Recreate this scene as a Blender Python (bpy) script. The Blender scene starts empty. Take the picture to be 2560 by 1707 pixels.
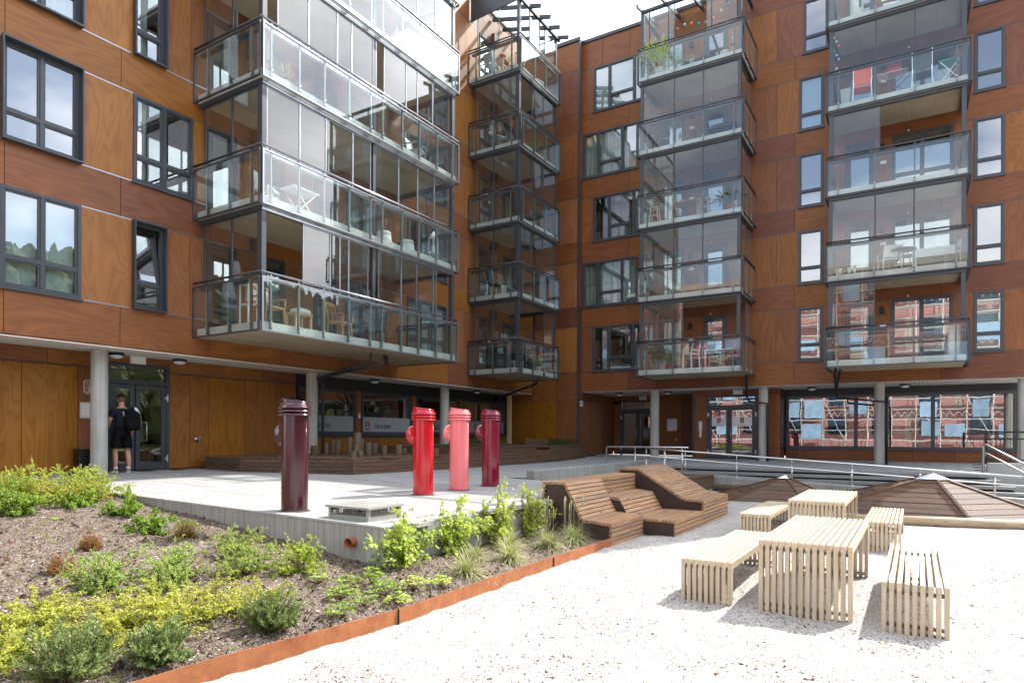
import bpy, bmesh, math, random
import numpy as np
from mathutils import Vector, Matrix, Quaternion
C = bpy.context.scene.collection
S = bpy.context.scene
rnd = random.Random(7)
PI = math.pi

# ------------------------------------------------------------------ camera
cam_d = bpy.data.cameras.new('camera')
cam = bpy.data.objects.new('camera', cam_d); C.objects.link(cam)
S.camera = cam
cam_d.sensor_width = 36.0
cam_d.lens = 1633.68 * 36 / 2560
cam_d.shift_x = 0.0
cam_d.shift_y = (1088.49 - 853.5) / 2560
cam_d.clip_start = 0.05; cam_d.clip_end = 1500
CAM_H = 0.89
_h, _r = math.radians(31.7034), math.radians(0.2614)
_fw = Vector((math.cos(_h), math.sin(_h), 0)); _ri = Vector((math.sin(_h), -math.cos(_h), 0)); _up = Vector((0, 0, 1))
_r2 = math.cos(_r) * _ri + math.sin(_r) * _up; _u2 = -math.sin(_r) * _ri + math.cos(_r) * _up
cam.matrix_world = Matrix(((_r2.x, _u2.x, -_fw.x, 0), (_r2.y, _u2.y, -_fw.y, 0), (_r2.z, _u2.z, -_fw.z, CAM_H), (0, 0, 0, 1)))

# ------------------------------------------------------------------ sky, sun, exposure
SUN_EL = math.radians(46.2)
SUN_DIR = Vector((0.925 * math.cos(SUN_EL), -0.380 * math.cos(SUN_EL), math.sin(SUN_EL)))   # towards the sun
W = bpy.data.worlds.new('World'); S.world = W; W.use_nodes = True
nt = W.node_tree; N = nt.nodes; Lk = nt.links
bg = N['Background']
sky = N.new('ShaderNodeTexSky'); sky.sky_type = 'NISHITA'; sky.sun_disc = False
sky.sun_elevation = SUN_EL; sky.sun_rotation = math.atan2(SUN_DIR.x, SUN_DIR.y)
sky.air_density = 1.0; sky.dust_density = 1.2; sky.ozone_density = 1.0
tc = N.new('ShaderNodeTexCoord')
cl = N.new('ShaderNodeTexNoise'); cl.inputs['Scale'].default_value = 2.3; cl.inputs['Detail'].default_value = 6; cl.inputs['Roughness'].default_value = 0.55
mp = N.new('ShaderNodeMapping'); mp.inputs['Scale'].default_value = (1, 1, 2.2); mp.inputs['Location'].default_value = (3.1, 0.4, 0.2)
Lk.new(tc.outputs['Generated'], mp.inputs['Vector']); Lk.new(mp.outputs['Vector'], cl.inputs['Vector'])
cr = N.new('ShaderNodeValToRGB'); cr.color_ramp.elements[0].position = 0.42; cr.color_ramp.elements[1].position = 0.64
cr.color_ramp.elements[0].color = (0.10, 0.10, 0.10, 1); cr.color_ramp.elements[1].color = (1, 1, 1, 1)
Lk.new(cl.outputs['Fac'], cr.inputs['Fac'])
mx = N.new('ShaderNodeMix'); mx.data_type = 'RGBA'
Lk.new(cr.outputs['Color'], mx.inputs['Factor']); Lk.new(sky.outputs['Color'], mx.inputs['A'])
# thin cloud scatters sunlight forward: brighter towards the sun
dt = N.new('ShaderNodeVectorMath'); dt.operation = 'DOT_PRODUCT'; nz = N.new('ShaderNodeVectorMath'); nz.operation = 'NORMALIZE'
Lk.new(tc.outputs['Generated'], nz.inputs[0]); Lk.new(nz.outputs['Vector'], dt.inputs[0]); dt.inputs[1].default_value = SUN_DIR
def _m(op, a, b):
    n = N.new('ShaderNodeMath'); n.operation = op
    for i, v in enumerate((a, b)):
        if isinstance(v, (int, float)): n.inputs[i].default_value = v
        else: Lk.new(v, n.inputs[i])
    return n.outputs[0]
glow = _m('ADD', _m('MULTIPLY', _m('POWER', _m('MAXIMUM', dt.outputs['Value'], 0.0), 4.0), 1.5), 1.0)
cb = N.new('ShaderNodeVectorMath'); cb.operation = 'SCALE'; cb.inputs[0].default_value = (8.6, 8.8, 9.2); Lk.new(glow, cb.inputs['Scale'])
Lk.new(cb.outputs['Vector'], mx.inputs['B'])
Lk.new(mx.outputs['Result'], bg.inputs['Color'])
bg.inputs['Strength'].default_value = 0.15
sun_d = bpy.data.lights.new('sun', 'SUN'); sun_d.energy = 3.9; sun_d.angle = math.radians(0.5); sun_d.color = (1.0, 0.965, 0.915)
sun = bpy.data.objects.new('sun', sun_d); C.objects.link(sun)
sun.rotation_euler = SUN_DIR.to_track_quat('Z', 'Y').to_euler(); sun.location = (0, 0, 40)
S.view_settings.view_transform = 'Standard'; S.view_settings.look = 'None'
S.view_settings.exposure = 1.3; S.view_settings.gamma = 1.0; S.view_settings.use_curve_mapping = False
S.render.engine = 'CYCLES'
S.cycles.use_denoising = True
S.cycles.max_bounces = 10; S.cycles.transparent_max_bounces = 40; S.cycles.diffuse_bounces = 4; S.cycles.glossy_bounces = 4
S.cycles.caustics_reflective = False; S.cycles.caustics_refractive = False
S.cycles.sample_clamp_indirect = 8.0

# ------------------------------------------------------------------ materials
MATS = {}
class NT:
    """small helper round a material's node tree"""
    def __init__(s, name):
        s.m = bpy.data.materials.new(name); s.m.use_nodes = True
        s.t = s.m.node_tree; s.n = s.t.nodes; s.l = s.t.links
        s.b = s.n['Principled BSDF']; s.out = s.n['Material Output']
        MATS[name] = s.m
    def new(s, typ, **kw):
        n = s.n.new('ShaderNode' + typ)
        for k, v in kw.items(): setattr(n, k, v)
        return n
    def link(s, a, b): s.l.new(a, b)
    def coord(s, scale=(1, 1, 1), rand=0.0, kind='Object'):
        tcn = s.new('TexCoord'); vm = s.new('VectorMath', operation='MULTIPLY')
        src = tcn.outputs[kind]
        if rand:
            oi = s.new('ObjectInfo'); ml = s.new('VectorMath', operation='SCALE'); cx = s.new('CombineXYZ')
            m2 = s.new('Math', operation='MULTIPLY'); m2.inputs[1].default_value = 7.3
            s.link(oi.outputs['Random'], cx.inputs['X']); s.link(oi.outputs['Random'], m2.inputs[0]); s.link(m2.outputs[0], cx.inputs['Y']); s.link(m2.outputs[0], cx.inputs['Z'])
            s.link(cx.outputs['Vector'], ml.inputs[0]); ml.inputs['Scale'].default_value = rand
            ad = s.new('VectorMath', operation='ADD'); s.link(src, ad.inputs[0]); s.link(ml.outputs['Vector'], ad.inputs[1]); src = ad.outputs['Vector']
        s.link(src, vm.inputs[0]); vm.inputs[1].default_value = scale
        return vm.outputs['Vector']
    def noise(s, vec, scale, detail=4, rough=0.55, dist=0.0):
        n = s.new('TexNoise'); n.inputs['Scale'].default_value = scale; n.inputs['Detail'].default_value = detail
        n.inputs['Roughness'].default_value = rough; n.inputs['Distortion'].default_value = dist
        s.link(vec, n.inputs['Vector']); return n.outputs['Fac']
    def ramp(s, fac, *stops):
        r = s.new('ValToRGB'); e = r.color_ramp.elements
        while len(e) < len(stops): e.new(0.5)
        for i, (p, c) in enumerate(stops):
            e[i].position = p; e[i].color = (c[0], c[1], c[2], 1) if len(c) == 3 else c
        s.link(fac, r.inputs['Fac']); return r.outputs['Color']
    def mix(s, fac, a, b, blend='MIX'):
        m = s.new('Mix', data_type='RGBA', blend_type=blend)
        for v, k in ((fac, 'Factor'), (a, 'A'), (b, 'B')):
            if isinstance(v, (int, float)): m.inputs[k].default_value = v
            elif isinstance(v, tuple): m.inputs[k].default_value = (v[0], v[1], v[2], 1)
            else: s.link(v, m.inputs[k])
        return m.outputs['Result']
    def math(s, op, a, b=None):
        m = s.new('Math', operation=op)
        for i, v in enumerate((a, b)):
            if v is None: continue
            if isinstance(v, (int, float)): m.inputs[i].default_value = v
            else: s.link(v, m.inputs[i])
        return m.outputs[0]
    def hsv(s, col, h=None, sat=None, v=None):
        n = s.new('HueSaturation'); s.link(col, n.inputs['Color'])
        for val, k in ((h, 'Hue'), (sat, 'Saturation'), (v, 'Value')):
            if val is None: continue
            if isinstance(val, (int, float)): n.inputs[k].default_value = val
            else: s.link(val, n.inputs[k])
        return n.outputs['Color']
    def rand(s, lo, hi):
        oi = s.new('ObjectInfo'); mr = s.new('MapRange'); s.link(oi.outputs['Random'], mr.inputs['Value'])
        mr.inputs['To Min'].default_value = lo; mr.inputs['To Max'].default_value = hi
        return mr.outputs['Result']
    def bump(s, h, strength=0.3, dist=0.01):
        b = s.new('Bump'); b.inputs['Strength'].default_value = strength; b.inputs['Distance'].default_value = dist
        s.link(h, b.inputs['Height']); s.link(b.outputs['Normal'], s.b.inputs['Normal'])
    def col(s, c):
        if isinstance(c, tuple): s.b.inputs['Base Color'].default_value = (c[0], c[1], c[2], 1)
        else: s.link(c, s.b.inputs['Base Color'])
    def set(s, rough=0.5, metal=0.0, spec=0.5, coat=0.0):
        if isinstance(rough, (int, float)): s.b.inputs['Roughness'].default_value = rough
        else: s.link(rough, s.b.inputs['Roughness'])
        s.b.inputs['Metallic'].default_value = metal; s.b.inputs['Specular IOR Level'].default_value = spec
        s.b.inputs['Coat Weight'].default_value = coat
        return s

def plain(name, c, rough=0.5, metal=0.0, spec=0.5, var=0.12, nscale=6.0, bump=0.0, coat=0.0, hue=0.0):
    k = NT(name); v = k.coord((1, 1, 1), 3.0)
    n = k.noise(v, nscale, 5)
    a = tuple(x * (1 - var) for x in c); b = tuple(min(1, x * (1 + var)) for x in c)
    col = k.ramp(n, (0.3, a), (0.7, b))
    col = k.hsv(col, v=k.rand(1 - var, 1 + var))
    k.col(col); k.set(rough, metal, spec, coat)
    if bump: k.bump(k.noise(v, nscale * 9, 4), bump, 0.01)
    return k.m

def veneer(name, along_z, base, dark, light):
    """flat-sawn wood veneer on facade boards: cathedral figure from contours of a stretched noise"""
    k = NT(name)
    sc = (1.5, 1.5, 0.30) if along_z else (0.26, 0.26, 1.6)
    v = k.coord(sc, 9.0)
    n1 = k.noise(v, 1.25, 2, 0.4, 0.5)
    n1 = k.math('ADD', n1, k.math('MULTIPLY', k.noise(k.coord((9, 9, 1.2) if along_z else (1.2, 1.2, 9), 9.0), 1.0, 3, 0.6), 0.035))
    rings = k.math('FRACT', k.math('MULTIPLY', n1, 13.0))
    rings = k.math('ABSOLUTE', k.math('SUBTRACT', k.math('MULTIPLY', rings, 2.0), 1.0))
    v2 = k.coord((46, 46, 2.2) if along_z else (2.2, 2.2, 46), 9.0)
    fine = k.noise(v2, 1.0, 3, 0.6)
    big = k.noise(k.coord((1, 1, 1), 5.0), 0.9, 3, 0.6)
    col = k.ramp(rings, (0.0, tuple(x * .55 + y * .45 for x, y in zip(base, dark))), (0.30, base), (1.0, light))
    col = k.mix(k.math('MULTIPLY', fine, 0.38), col, dark)
    col = k.mix(k.ramp(big, (0.35, (0, 0, 0)), (0.75, (0.55, 0.55, 0.55))), col, tuple(x * 0.62 for x in base))
    col = k.hsv(col, h=k.rand(0.488, 0.507), sat=k.rand(0.92, 1.05), v=k.rand(0.78, 1.16))
    k.col(col); k.set(0.42, 0, 0.28)
    k.bump(fine, 0.05, 0.004)
    return k.m

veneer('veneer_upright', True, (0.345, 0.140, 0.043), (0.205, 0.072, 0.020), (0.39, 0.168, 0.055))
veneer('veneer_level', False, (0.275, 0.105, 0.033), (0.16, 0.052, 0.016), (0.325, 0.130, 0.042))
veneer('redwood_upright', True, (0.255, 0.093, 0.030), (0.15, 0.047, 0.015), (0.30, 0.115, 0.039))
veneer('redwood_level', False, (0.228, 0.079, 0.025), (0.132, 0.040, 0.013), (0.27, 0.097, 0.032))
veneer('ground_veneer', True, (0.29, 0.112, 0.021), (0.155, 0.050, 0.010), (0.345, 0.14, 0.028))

plain('dark_metal', (0.045, 0.050, 0.058), 0.38, 0.0, 0.5, 0.08)
plain('black_metal', (0.012, 0.012, 0.014), 0.45, 0, 0.4, 0.1)
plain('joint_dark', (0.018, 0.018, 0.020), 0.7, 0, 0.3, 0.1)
plain('aluminium', (0.62, 0.63, 0.64), 0.28, 1.0, 0.5, 0.06)
plain('alu_frame', (0.30, 0.31, 0.33), 0.30, 0.8, 0.5, 0.08)
plain('steel', (0.66, 0.65, 0.63), 0.30, 1.0, 0.5, 0.05)
plain('white_paint', (0.78, 0.77, 0.74), 0.5, 0, 0.4, 0.04)
plain('white_plastic', (0.75, 0.74, 0.70), 0.35, 0, 0.5, 0.05)
plain('lamp_glass', (0.80, 0.80, 0.78), 0.3, 0, 0.5, 0.03)
plain('interior_wall', (0.62, 0.60, 0.56), 0.8, 0, 0.2, 0.05)
plain('interior_dark', (0.10, 0.09, 0.085), 0.8, 0, 0.2, 0.2, 2.0)
plain('interior_floor', (0.22, 0.15, 0.09), 0.6, 0, 0.3, 0.1)
plain('curtain', (0.70, 0.72, 0.68), 0.9, 0, 0.1, 0.06)
plain('curtain_green', (0.50, 0.56, 0.50), 0.9, 0, 0.1, 0.08)
plain('blind', (0.74, 0.80, 0.78), 0.8, 0, 0.2, 0.04)
plain('blind_teal', (0.30, 0.50, 0.55), 0.8, 0, 0.2, 0.05)
plain('slat_soffit', (0.72, 0.70, 0.66), 0.6, 0, 0.3, 0.05)
plain('dark_fascia', (0.022, 0.022, 0.024), 0.5, 0, 0.4, 0.1)
plain('skin', (0.50, 0.26, 0.17), 0.5, 0, 0.4, 0.06, 20)
plain('hair', (0.018, 0.013, 0.010), 0.7, 0, 0.3, 0.2, 60)
plain('hair_short', (0.16, 0.09, 0.06), 0.8, 0, 0.2, 0.15, 90)
plain('navy_cloth', (0.016, 0.017, 0.026), 0.85, 0, 0.2, 0.15, 30, 0.2)
plain('black_cloth', (0.006, 0.006, 0.007), 0.9, 0, 0.15, 0.2, 30, 0.2)
plain('shoe_grey', (0.26, 0.27, 0.23), 0.8, 0, 0.2, 0.1, 30)
plain('white_cloth', (0.78, 0.76, 0.72), 0.9, 0, 0.1, 0.06, 14)
plain('black_plastic', (0.010, 0.010, 0.012), 0.4, 0, 0.5, 0.15)
plain('chair_wood', (0.45, 0.24, 0.10), 0.5, 0, 0.4, 0.15, 8)
plain('pale_timber', (0.60, 0.44, 0.26), 0.55, 0, 0.3, 0.1, 8)
plain('red_paint_chair', (0.60, 0.025, 0.045), 0.4, 0, 0.5, 0.06)
plain('coral_fabric', (0.78, 0.15, 0.10), 0.7, 0, 0.3, 0.04)
plain('red_plastic', (0.55, 0.02, 0.04), 0.4, 0, 0.5, 0.08)
plain('teal_paint', (0.03, 0.26, 0.26), 0.4, 0, 0.5, 0.08)
plain('grey_plastic', (0.36, 0.36, 0.36), 0.5, 0, 0.4, 0.06)
plain('terracotta', (0.48, 0.15, 0.07), 0.8, 0, 0.2, 0.12, 12)
plain('brass', (0.62, 0.43, 0.14), 0.35, 1.0, 0.5, 0.05)
plain('rattan_white', (0.72, 0.70, 0.66), 0.7, 0, 0.3, 0.08, 40, 0.3)
plain('pattern_cloth', (0.5, 0.5, 0.5), 0.8, 0, 0.2, 0.9, 14)
plain('drain_clay', (0.30, 0.085, 0.035), 0.6, 0, 0.4, 0.15, 10)
plain('vent_grey', (0.30, 0.29, 0.26), 0.45, 0.3, 0.5, 0.08)
plain('pipe_inside', (0.40, 0.33, 0.29), 0.5, 0, 0.5, 0.06)
for nm, c, c2 in (('maroon', (0.050, 0.008, 0.015), 0.24), ('red', (0.50, 0.006, 0.016), 0.22), ('pink', (0.80, 0.20, 0.21), 0.28), ('crimson', (0.20, 0.007, 0.028), 0.22)):
    k = NT('lacquer_' + nm); v = k.coord((1, 1, 1), 2.0)
    dirt = k.ramp(k.noise(k.coord((9, 9, 1.3), 2.0), 2.0, 6), (0.52, (0, 0, 0)), (0.85, (0.5, 0.5, 0.5)))
    k.col(k.mix(k.math('MULTIPLY', dirt, 0.35), c, tuple(x * 0.7 + 0.015 for x in c))); k.set(k.math('ADD', k.math('MULTIPLY', k.noise(v, 7, 4), 0.06), c2 - 0.12), 0, 0.5, 0.5)
    k.b.inputs['Coat Roughness'].default_value = 0.08

# concrete with board marks, pores and stains
def concrete(name, base, marks=True, brown=0.0):
    k = NT(name); v = k.coord((1, 1, 1))
    big = k.noise(v, 1.1, 6, 0.6); fine = k.noise(v, 26, 5, 0.65)
    col = k.ramp(big, (0.28, tuple(x * 0.76 for x in base)), (0.72, tuple(min(1, x * 1.12) for x in base)))
    col = k.mix(k.math('MULTIPLY', fine, 0.35), col, tuple(x * 0.66 for x in base))
    h = fine
    if marks:
        st = k.noise(k.coord((17, 17, 0.55)), 1.0, 4, 0.6)
        col = k.mix(k.ramp(st, (0.44, (0, 0, 0)), (0.70, (0.75, 0.75, 0.75))), col, (base[0] * 0.52, base[1] * 0.48, base[2] * 0.40))
        h = k.math('ADD', fine, k.math('MULTIPLY', st, 0.6))
    vo = k.new('TexVoronoi'); vo.inputs['Scale'].default_value = 15; k.link(v, vo.inputs['Vector'])
    pores = k.ramp(vo.outputs['Distance'], (0.05, (1, 1, 1)), (0.11, (0, 0, 0)))
    col = k.mix(k.math('MULTIPLY', k.math('MULTIPLY', pores, 0.6), k.ramp(k.noise(v, 5, 2), (0.55, (0, 0, 0)), (0.6, (1, 1, 1)))), col, (0.06, 0.055, 0.05))
    k.col(col); k.set(0.8, 0, 0.3); k.bump(h, 0.25, 0.006)
    return k.m
concrete('concrete', (0.37, 0.365, 0.335)); concrete('concrete_smooth', (0.44, 0.435, 0.41), False)
concrete('column_concrete', (0.50, 0.49, 0.46)); concrete('slab_edge', (0.62, 0.61, 0.57), False)
concrete('soffit_board', (0.46, 0.38, 0.27), False); concrete('step_concrete', (0.30, 0.30, 0.28), False)

# paving slabs: pale grey, each with its own tone
k = NT('paving'); v = k.coord((1, 1, 1))
n = k.noise(v, 3.0, 6, 0.65); f = k.noise(v, 60, 3, 0.6)
c = k.ramp(n, (0.25, (0.27, 0.264, 0.25)), (0.75, (0.36, 0.354, 0.337)))
c = k.mix(k.math('MULTIPLY', f, 0.4), c, (0.32, 0.31, 0.29)); c = k.hsv(c, v=k.rand(0.93, 1.06))
k.col(c); k.set(0.85, 0, 0.25); k.bump(f, 0.15, 0.004)
plain('joint_sand', (0.10, 0.088, 0.072), 0.95, 0, 0.1, 0.3, 30)

# wood: weathered brown deck boards / pale ash bench slats
def boards(name, base, dark, axis, knots=True, rough=0.65, vv=(0.8, 1.15)):
    k = NT(name)
    s = [24, 24, 24]; s[axis] = 1.6; s2 = [9, 9, 9]; s2[axis] = 1.1
    n = k.noise(k.coord(tuple(s), 11.0), 1.0, 4, 0.6, 0.3); n2 = k.noise(k.coord(tuple(s2), 11.0), 1.0, 3, 0.5, 0.8)
    col = k.ramp(n, (0.3, dark), (0.7, base))
    col = k.mix(k.ramp(k.math('FRACT', k.math('MULTIPLY', n2, 7.0)), (0.0, (0.45, 0.45, 0.45)), (0.35, (0, 0, 0))), col, dark)
    if knots:
        sk = [5, 5, 5]; sk[axis] = 2.2
        vo = k.new('TexVoronoi'); vo.inputs['Scale'].default_value = 1.0; k.link(k.coord(tuple(sk), 11.0), vo.inputs['Vector'])
        col = k.mix(k.ramp(vo.outputs['Distance'], (0.07, (0.85, 0.85, 0.85)), (0.14, (0, 0, 0))), col, tuple(x * 0.4 for x in dark))
    col = k.hsv(col, v=k.rand(*vv), sat=k.rand(0.9, 1.08))
    k.col(col); k.set(rough, 0, 0.3); k.bump(n, 0.18, 0.003)
    return k.m
for ax, s in enumerate('xyz'):
    boards('deck_wood_' + s, (0.160, 0.094, 0.058), (0.080, 0.045, 0.027), ax)
    boards('ash_wood_' + s, (0.60, 0.50, 0.36), (0.45, 0.35, 0.225), ax, False, 0.55, (0.92, 1.08))
    boards('lounger_wood_' + s, (0.46, 0.285, 0.16), (0.27, 0.15, 0.078), ax, True, 0.5)
boards('log_wood', (0.15, 0.105, 0.065), (0.075, 0.050, 0.030), 2)
boards('pale_log', (0.52, 0.40, 0.26), (0.34, 0.24, 0.14), 1)
plain('log_end', (0.20, 0.15, 0.10), 0.8, 0, 0.2, 0.25, 40)
plain('brown_plate', (0.050, 0.030, 0.024), 0.6, 0, 0.3, 0.15, 5)

# weathering steel
k = NT('corten'); v = k.coord((1, 1, 1))
n = k.noise(v, 5, 6, 0.7); st = k.noise(k.coord((2.2, 2.2, 14)), 1.0, 4)
c = k.ramp(n, (0.3, (0.23, 0.080, 0.032)), (0.55, (0.34, 0.130, 0.055)), (0.8, (0.40, 0.175, 0.085)))
c = k.mix(k.ramp(k.noise(v, 34, 4, 0.7), (0.55, (0, 0, 0)), (0.8, (0.6, 0.6, 0.6))), c, (0.16, 0.05, 0.02))
k.col(c); k.set(0.85, 0, 0.2); k.bump(k.noise(v, 60, 4), 0.3, 0.004)

# gravel, soil
k = NT('gravel'); v = k.coord((1, 1, 1))
vo = k.new('TexVoronoi'); vo.inputs['Scale'].default_value = 95; k.link(v, vo.inputs['Vector'])
patch = k.noise(k.coord((1.5, 1.0, 1)), 2.6, 6, 0.7)
c = k.ramp(vo.outputs['Color'], (0.12, (0.24, 0.205, 0.17)), (0.42, (0.48, 0.455, 0.42)), (0.9, (0.62, 0.60, 0.57)))
sp = k.noise(v, 42, 3, 0.7)
speck = k.math('MULTIPLY', k.ramp(sp, (0.50, (0, 0, 0)), (0.58, (1, 1, 1))), k.ramp(patch, (0.40, (0.12, 0.12, 0.12)), (0.62, (1, 1, 1))))
c = k.mix(k.math('MULTIPLY', speck, 0.85), c, (0.16, 0.10, 0.06))
k.col(c); k.set(0.9, 0, 0.2)
k.bump(k.math('ADD', vo.outputs['Distance'], k.math('MULTIPLY', k.noise(v, 22, 4, 0.6), 1.2)), 0.75, 0.014)
k = NT('soil'); v = k.coord((1, 1, 1))
n = k.noise(v, 2.4, 6, 0.7); vo = k.new('TexVoronoi'); vo.inputs['Scale'].default_value = 70; k.link(v, vo.inputs['Vector'])
c = k.ramp(n, (0.3, (0.110, 0.080, 0.060)), (0.7, (0.22, 0.170, 0.130)))
c = k.mix(k.ramp(vo.outputs['Color'], (0.55, (0, 0, 0)), (0.9, (0.7, 0.7, 0.7))), c, (0.36, 0.31, 0.26))
c = k.mix(k.ramp(k.noise(v, 19, 5, 0.7), (0.5, (0, 0, 0)), (0.7, (0.8, 0.8, 0.8))), c, (0.06, 0.036, 0.024))
k.col(c); k.set(0.95, 0, 0.15); k.bump(k.math('ADD', vo.outputs['Distance'], k.noise(v, 30, 5, 0.7)), 0.9, 0.02)
for nm, c in (('chip_pale', (0.44, 0.39, 0.34)), ('chip_brown', (0.16, 0.095, 0.06)), ('chip_dark', (0.055, 0.036, 0.026)), ('stone_pale', (0.66, 0.63, 0.58)), ('stone_brown', (0.22, 0.15, 0.10))):
    plain(nm, c, 0.9, 0, 0.2, 0.3, 60)
plain('far_ground', (0.20, 0.19, 0.17), 0.9, 0, 0.2, 0.15, 0.5)

# glass: mirror-like part by Fresnel over a clear part
def glass(name, tint, ior, gain=1.0, wav=0.0, wscale=2.0, haze=0.0):
    k = NT(name); k.n.remove(k.b)
    tr = k.new('BsdfTransparent'); tr.inputs['Color'].default_value = (*tint, 1)
    gl = k.new('BsdfGlossy'); gl.inputs['Roughness'].default_value = 0.0; gl.inputs['Color'].default_value = (1, 1, 1, 1)
    fr = k.new('Fresnel'); fr.inputs['IOR'].default_value = ior
    if wav:
        b = k.new('Bump'); b.inputs['Strength'].default_value = wav; b.inputs['Distance'].default_value = 0.02
        k.link(k.noise(k.coord((1, 1, 1), 4.0), wscale, 2, 0.4), b.inputs['Height'])
        k.link(b.outputs['Normal'], gl.inputs['Normal'])
    geo = k.new('NewGeometry')     # the mirror-like part of both surfaces of the pane sits on its outer side
    m = k.new('MixShader'); k.link(k.math('MULTIPLY', k.math('MINIMUM', k.math('MULTIPLY', fr.outputs[0], gain), 1.0), k.math('SUBTRACT', 1.0, geo.outputs['Backfacing'])), m.inputs['Fac'])
    src = tr.outputs[0]
    if haze:
        df = k.new('BsdfDiffuse'); df.inputs['Color'].default_value = (0.75, 0.77, 0.76, 1); hz = k.new('MixShader')
        st = k.noise(k.coord((3, 3, 0.6), 4.0), 2.0, 5, 0.65)
        k.link(k.math('MULTIPLY', k.ramp(st, (0.35, (0.25, 0.25, 0.25)), (0.75, (1, 1, 1))), haze), hz.inputs['Fac']); k.link(src, hz.inputs[1]); k.link(df.outputs[0], hz.inputs[2]); src = hz.outputs[0]
    k.link(src, m.inputs[1]); k.link(gl.outputs[0], m.inputs[2]); k.link(m.outputs[0], k.out.inputs['Surface'])
    return k.m
glass('balcony_glass', (0.94, 0.97, 0.965), 1.52, 1.9, 0.010, 1.6, 0.012)
glass('rail_glass', (0.92, 0.96, 0.95), 1.52, 1.9, 0.008, 1.3, 0.022)
glass('window_glass', (0.80, 0.85, 0.84), 1.75, 3.6, 0.03, 1.5)
glass('shop_glass', (0.72, 0.76, 0.76), 1.75, 3.2, 0.045, 1.2)
k = NT('glass_edge'); k.col((0.16, 0.30, 0.27)); k.set(0.15, 0, 0.5)
k = NT('frosted_band'); k.col((0.30, 0.305, 0.315)); k.set(0.55, 0, 0.4)
plain('logo_brown', (0.22, 0.085, 0.04), 0.5, 0, 0.4, 0.05)
plain('logo_white', (0.75, 0.73, 0.70), 0.5, 0, 0.4, 0.03)
plain('text_black', (0.012, 0.012, 0.014), 0.5, 0, 0.4, 0.03)
plain('sign_white', (0.80, 0.80, 0.78), 0.5, 0, 0.4, 0.03)
plain('sign_metal', (0.55, 0.56, 0.57), 0.4, 0.6, 0.5, 0.05)
plain('sticker_violet', (0.22, 0.03, 0.25), 0.4, 0, 0.4, 0.05)
plain('sticker_orange', (0.75, 0.28, 0.03), 0.4, 0, 0.4, 0.05)
for nm, c in (('teal', (0.05, 0.35, 0.38)), ('orange', (0.75, 0.25, 0.08)), ('yellow', (0.70, 0.62, 0.25)), ('pink', (0.75, 0.08, 0.16)), ('sky', (0.25, 0.50, 0.65)), ('mint', (0.40, 0.62, 0.42)), ('lilac', (0.45, 0.35, 0.65))):
    plain('ball_' + nm, c, 0.7, 0, 0.2, 0.03)

# foliage
def leaf(name, c1, c2, trans=0.35, rough=0.5, nsc=9.0):
    k = NT(name); k.n.remove(k.b)
    v = k.coord((1, 1, 1), 5.0)
    col = k.ramp(k.noise(v, nsc, 3, 0.7), (0.32, c1), (0.68, c2))
    col = k.hsv(col, v=k.rand(0.9, 1.1), h=k.rand(0.49, 0.51))
    d = k.new('BsdfPrincipled'); d.inputs['Roughness'].default_value = rough; d.inputs['Specular IOR Level'].default_value = 0.35
    k.link(col, d.inputs['Base Color'])
    t = k.new('BsdfTranslucent'); k.link(k.mix(0.35, col, (0.35, 0.42, 0.05)), t.inputs['Color'])
    m = k.new('MixShader'); m.inputs['Fac'].default_value = trans
    k.link(d.outputs[0], m.inputs[1]); k.link(t.outputs[0], m.inputs[2]); k.link(m.outputs[0], k.out.inputs['Surface'])
    return k.m
leaf('leaf_gold', (0.36, 0.41, 0.045), (0.62, 0.60, 0.12), 0.42)
leaf('leaf_lime', (0.34, 0.44, 0.06), (0.57, 0.63, 0.14), 0.42)
leaf('leaf_fresh', (0.15, 0.28, 0.035), (0.33, 0.46, 0.07), 0.4)
leaf('leaf_sage', (0.30, 0.41, 0.09), (0.52, 0.59, 0.19), 0.4)
leaf('leaf_yew', (0.10, 0.165, 0.05), (0.29, 0.37, 0.12), 0.22, 0.35)
leaf('leaf_dark', (0.02, 0.05, 0.012), (0.06, 0.10, 0.02), 0.2)
leaf('leaf_brown', (0.17, 0.065, 0.022), (0.42, 0.20, 0.06), 0.25, 0.7)
leaf('leaf_straw', (0.30, 0.31, 0.10), (0.62, 0.56, 0.36), 0.3, 0.6)
leaf('leaf_grass', (0.13, 0.22, 0.02), (0.27, 0.36, 0.05), 0.4)
leaf('hill_trees', (0.035, 0.055, 0.014), (0.12, 0.11, 0.03), 0.15, 0.8, 0.35)
plain('twig', (0.13, 0.085, 0.055), 0.8, 0, 0.2, 0.2, 20)
# the block under scaffolding across the yard
plain('rose_render', (0.58, 0.31, 0.29), 0.8, 0, 0.2, 0.06, 1.0)
plain('blue_sheet', (0.33, 0.50, 0.66), 0.6, 0, 0.3, 0.2, 1.5)
plain('blue_glass_dark', (0.05, 0.10, 0.16), 0.15, 0, 0.5, 0.2)
plain('cream_render', (0.55, 0.48, 0.36), 0.8, 0, 0.2, 0.06, 1.0)

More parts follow.
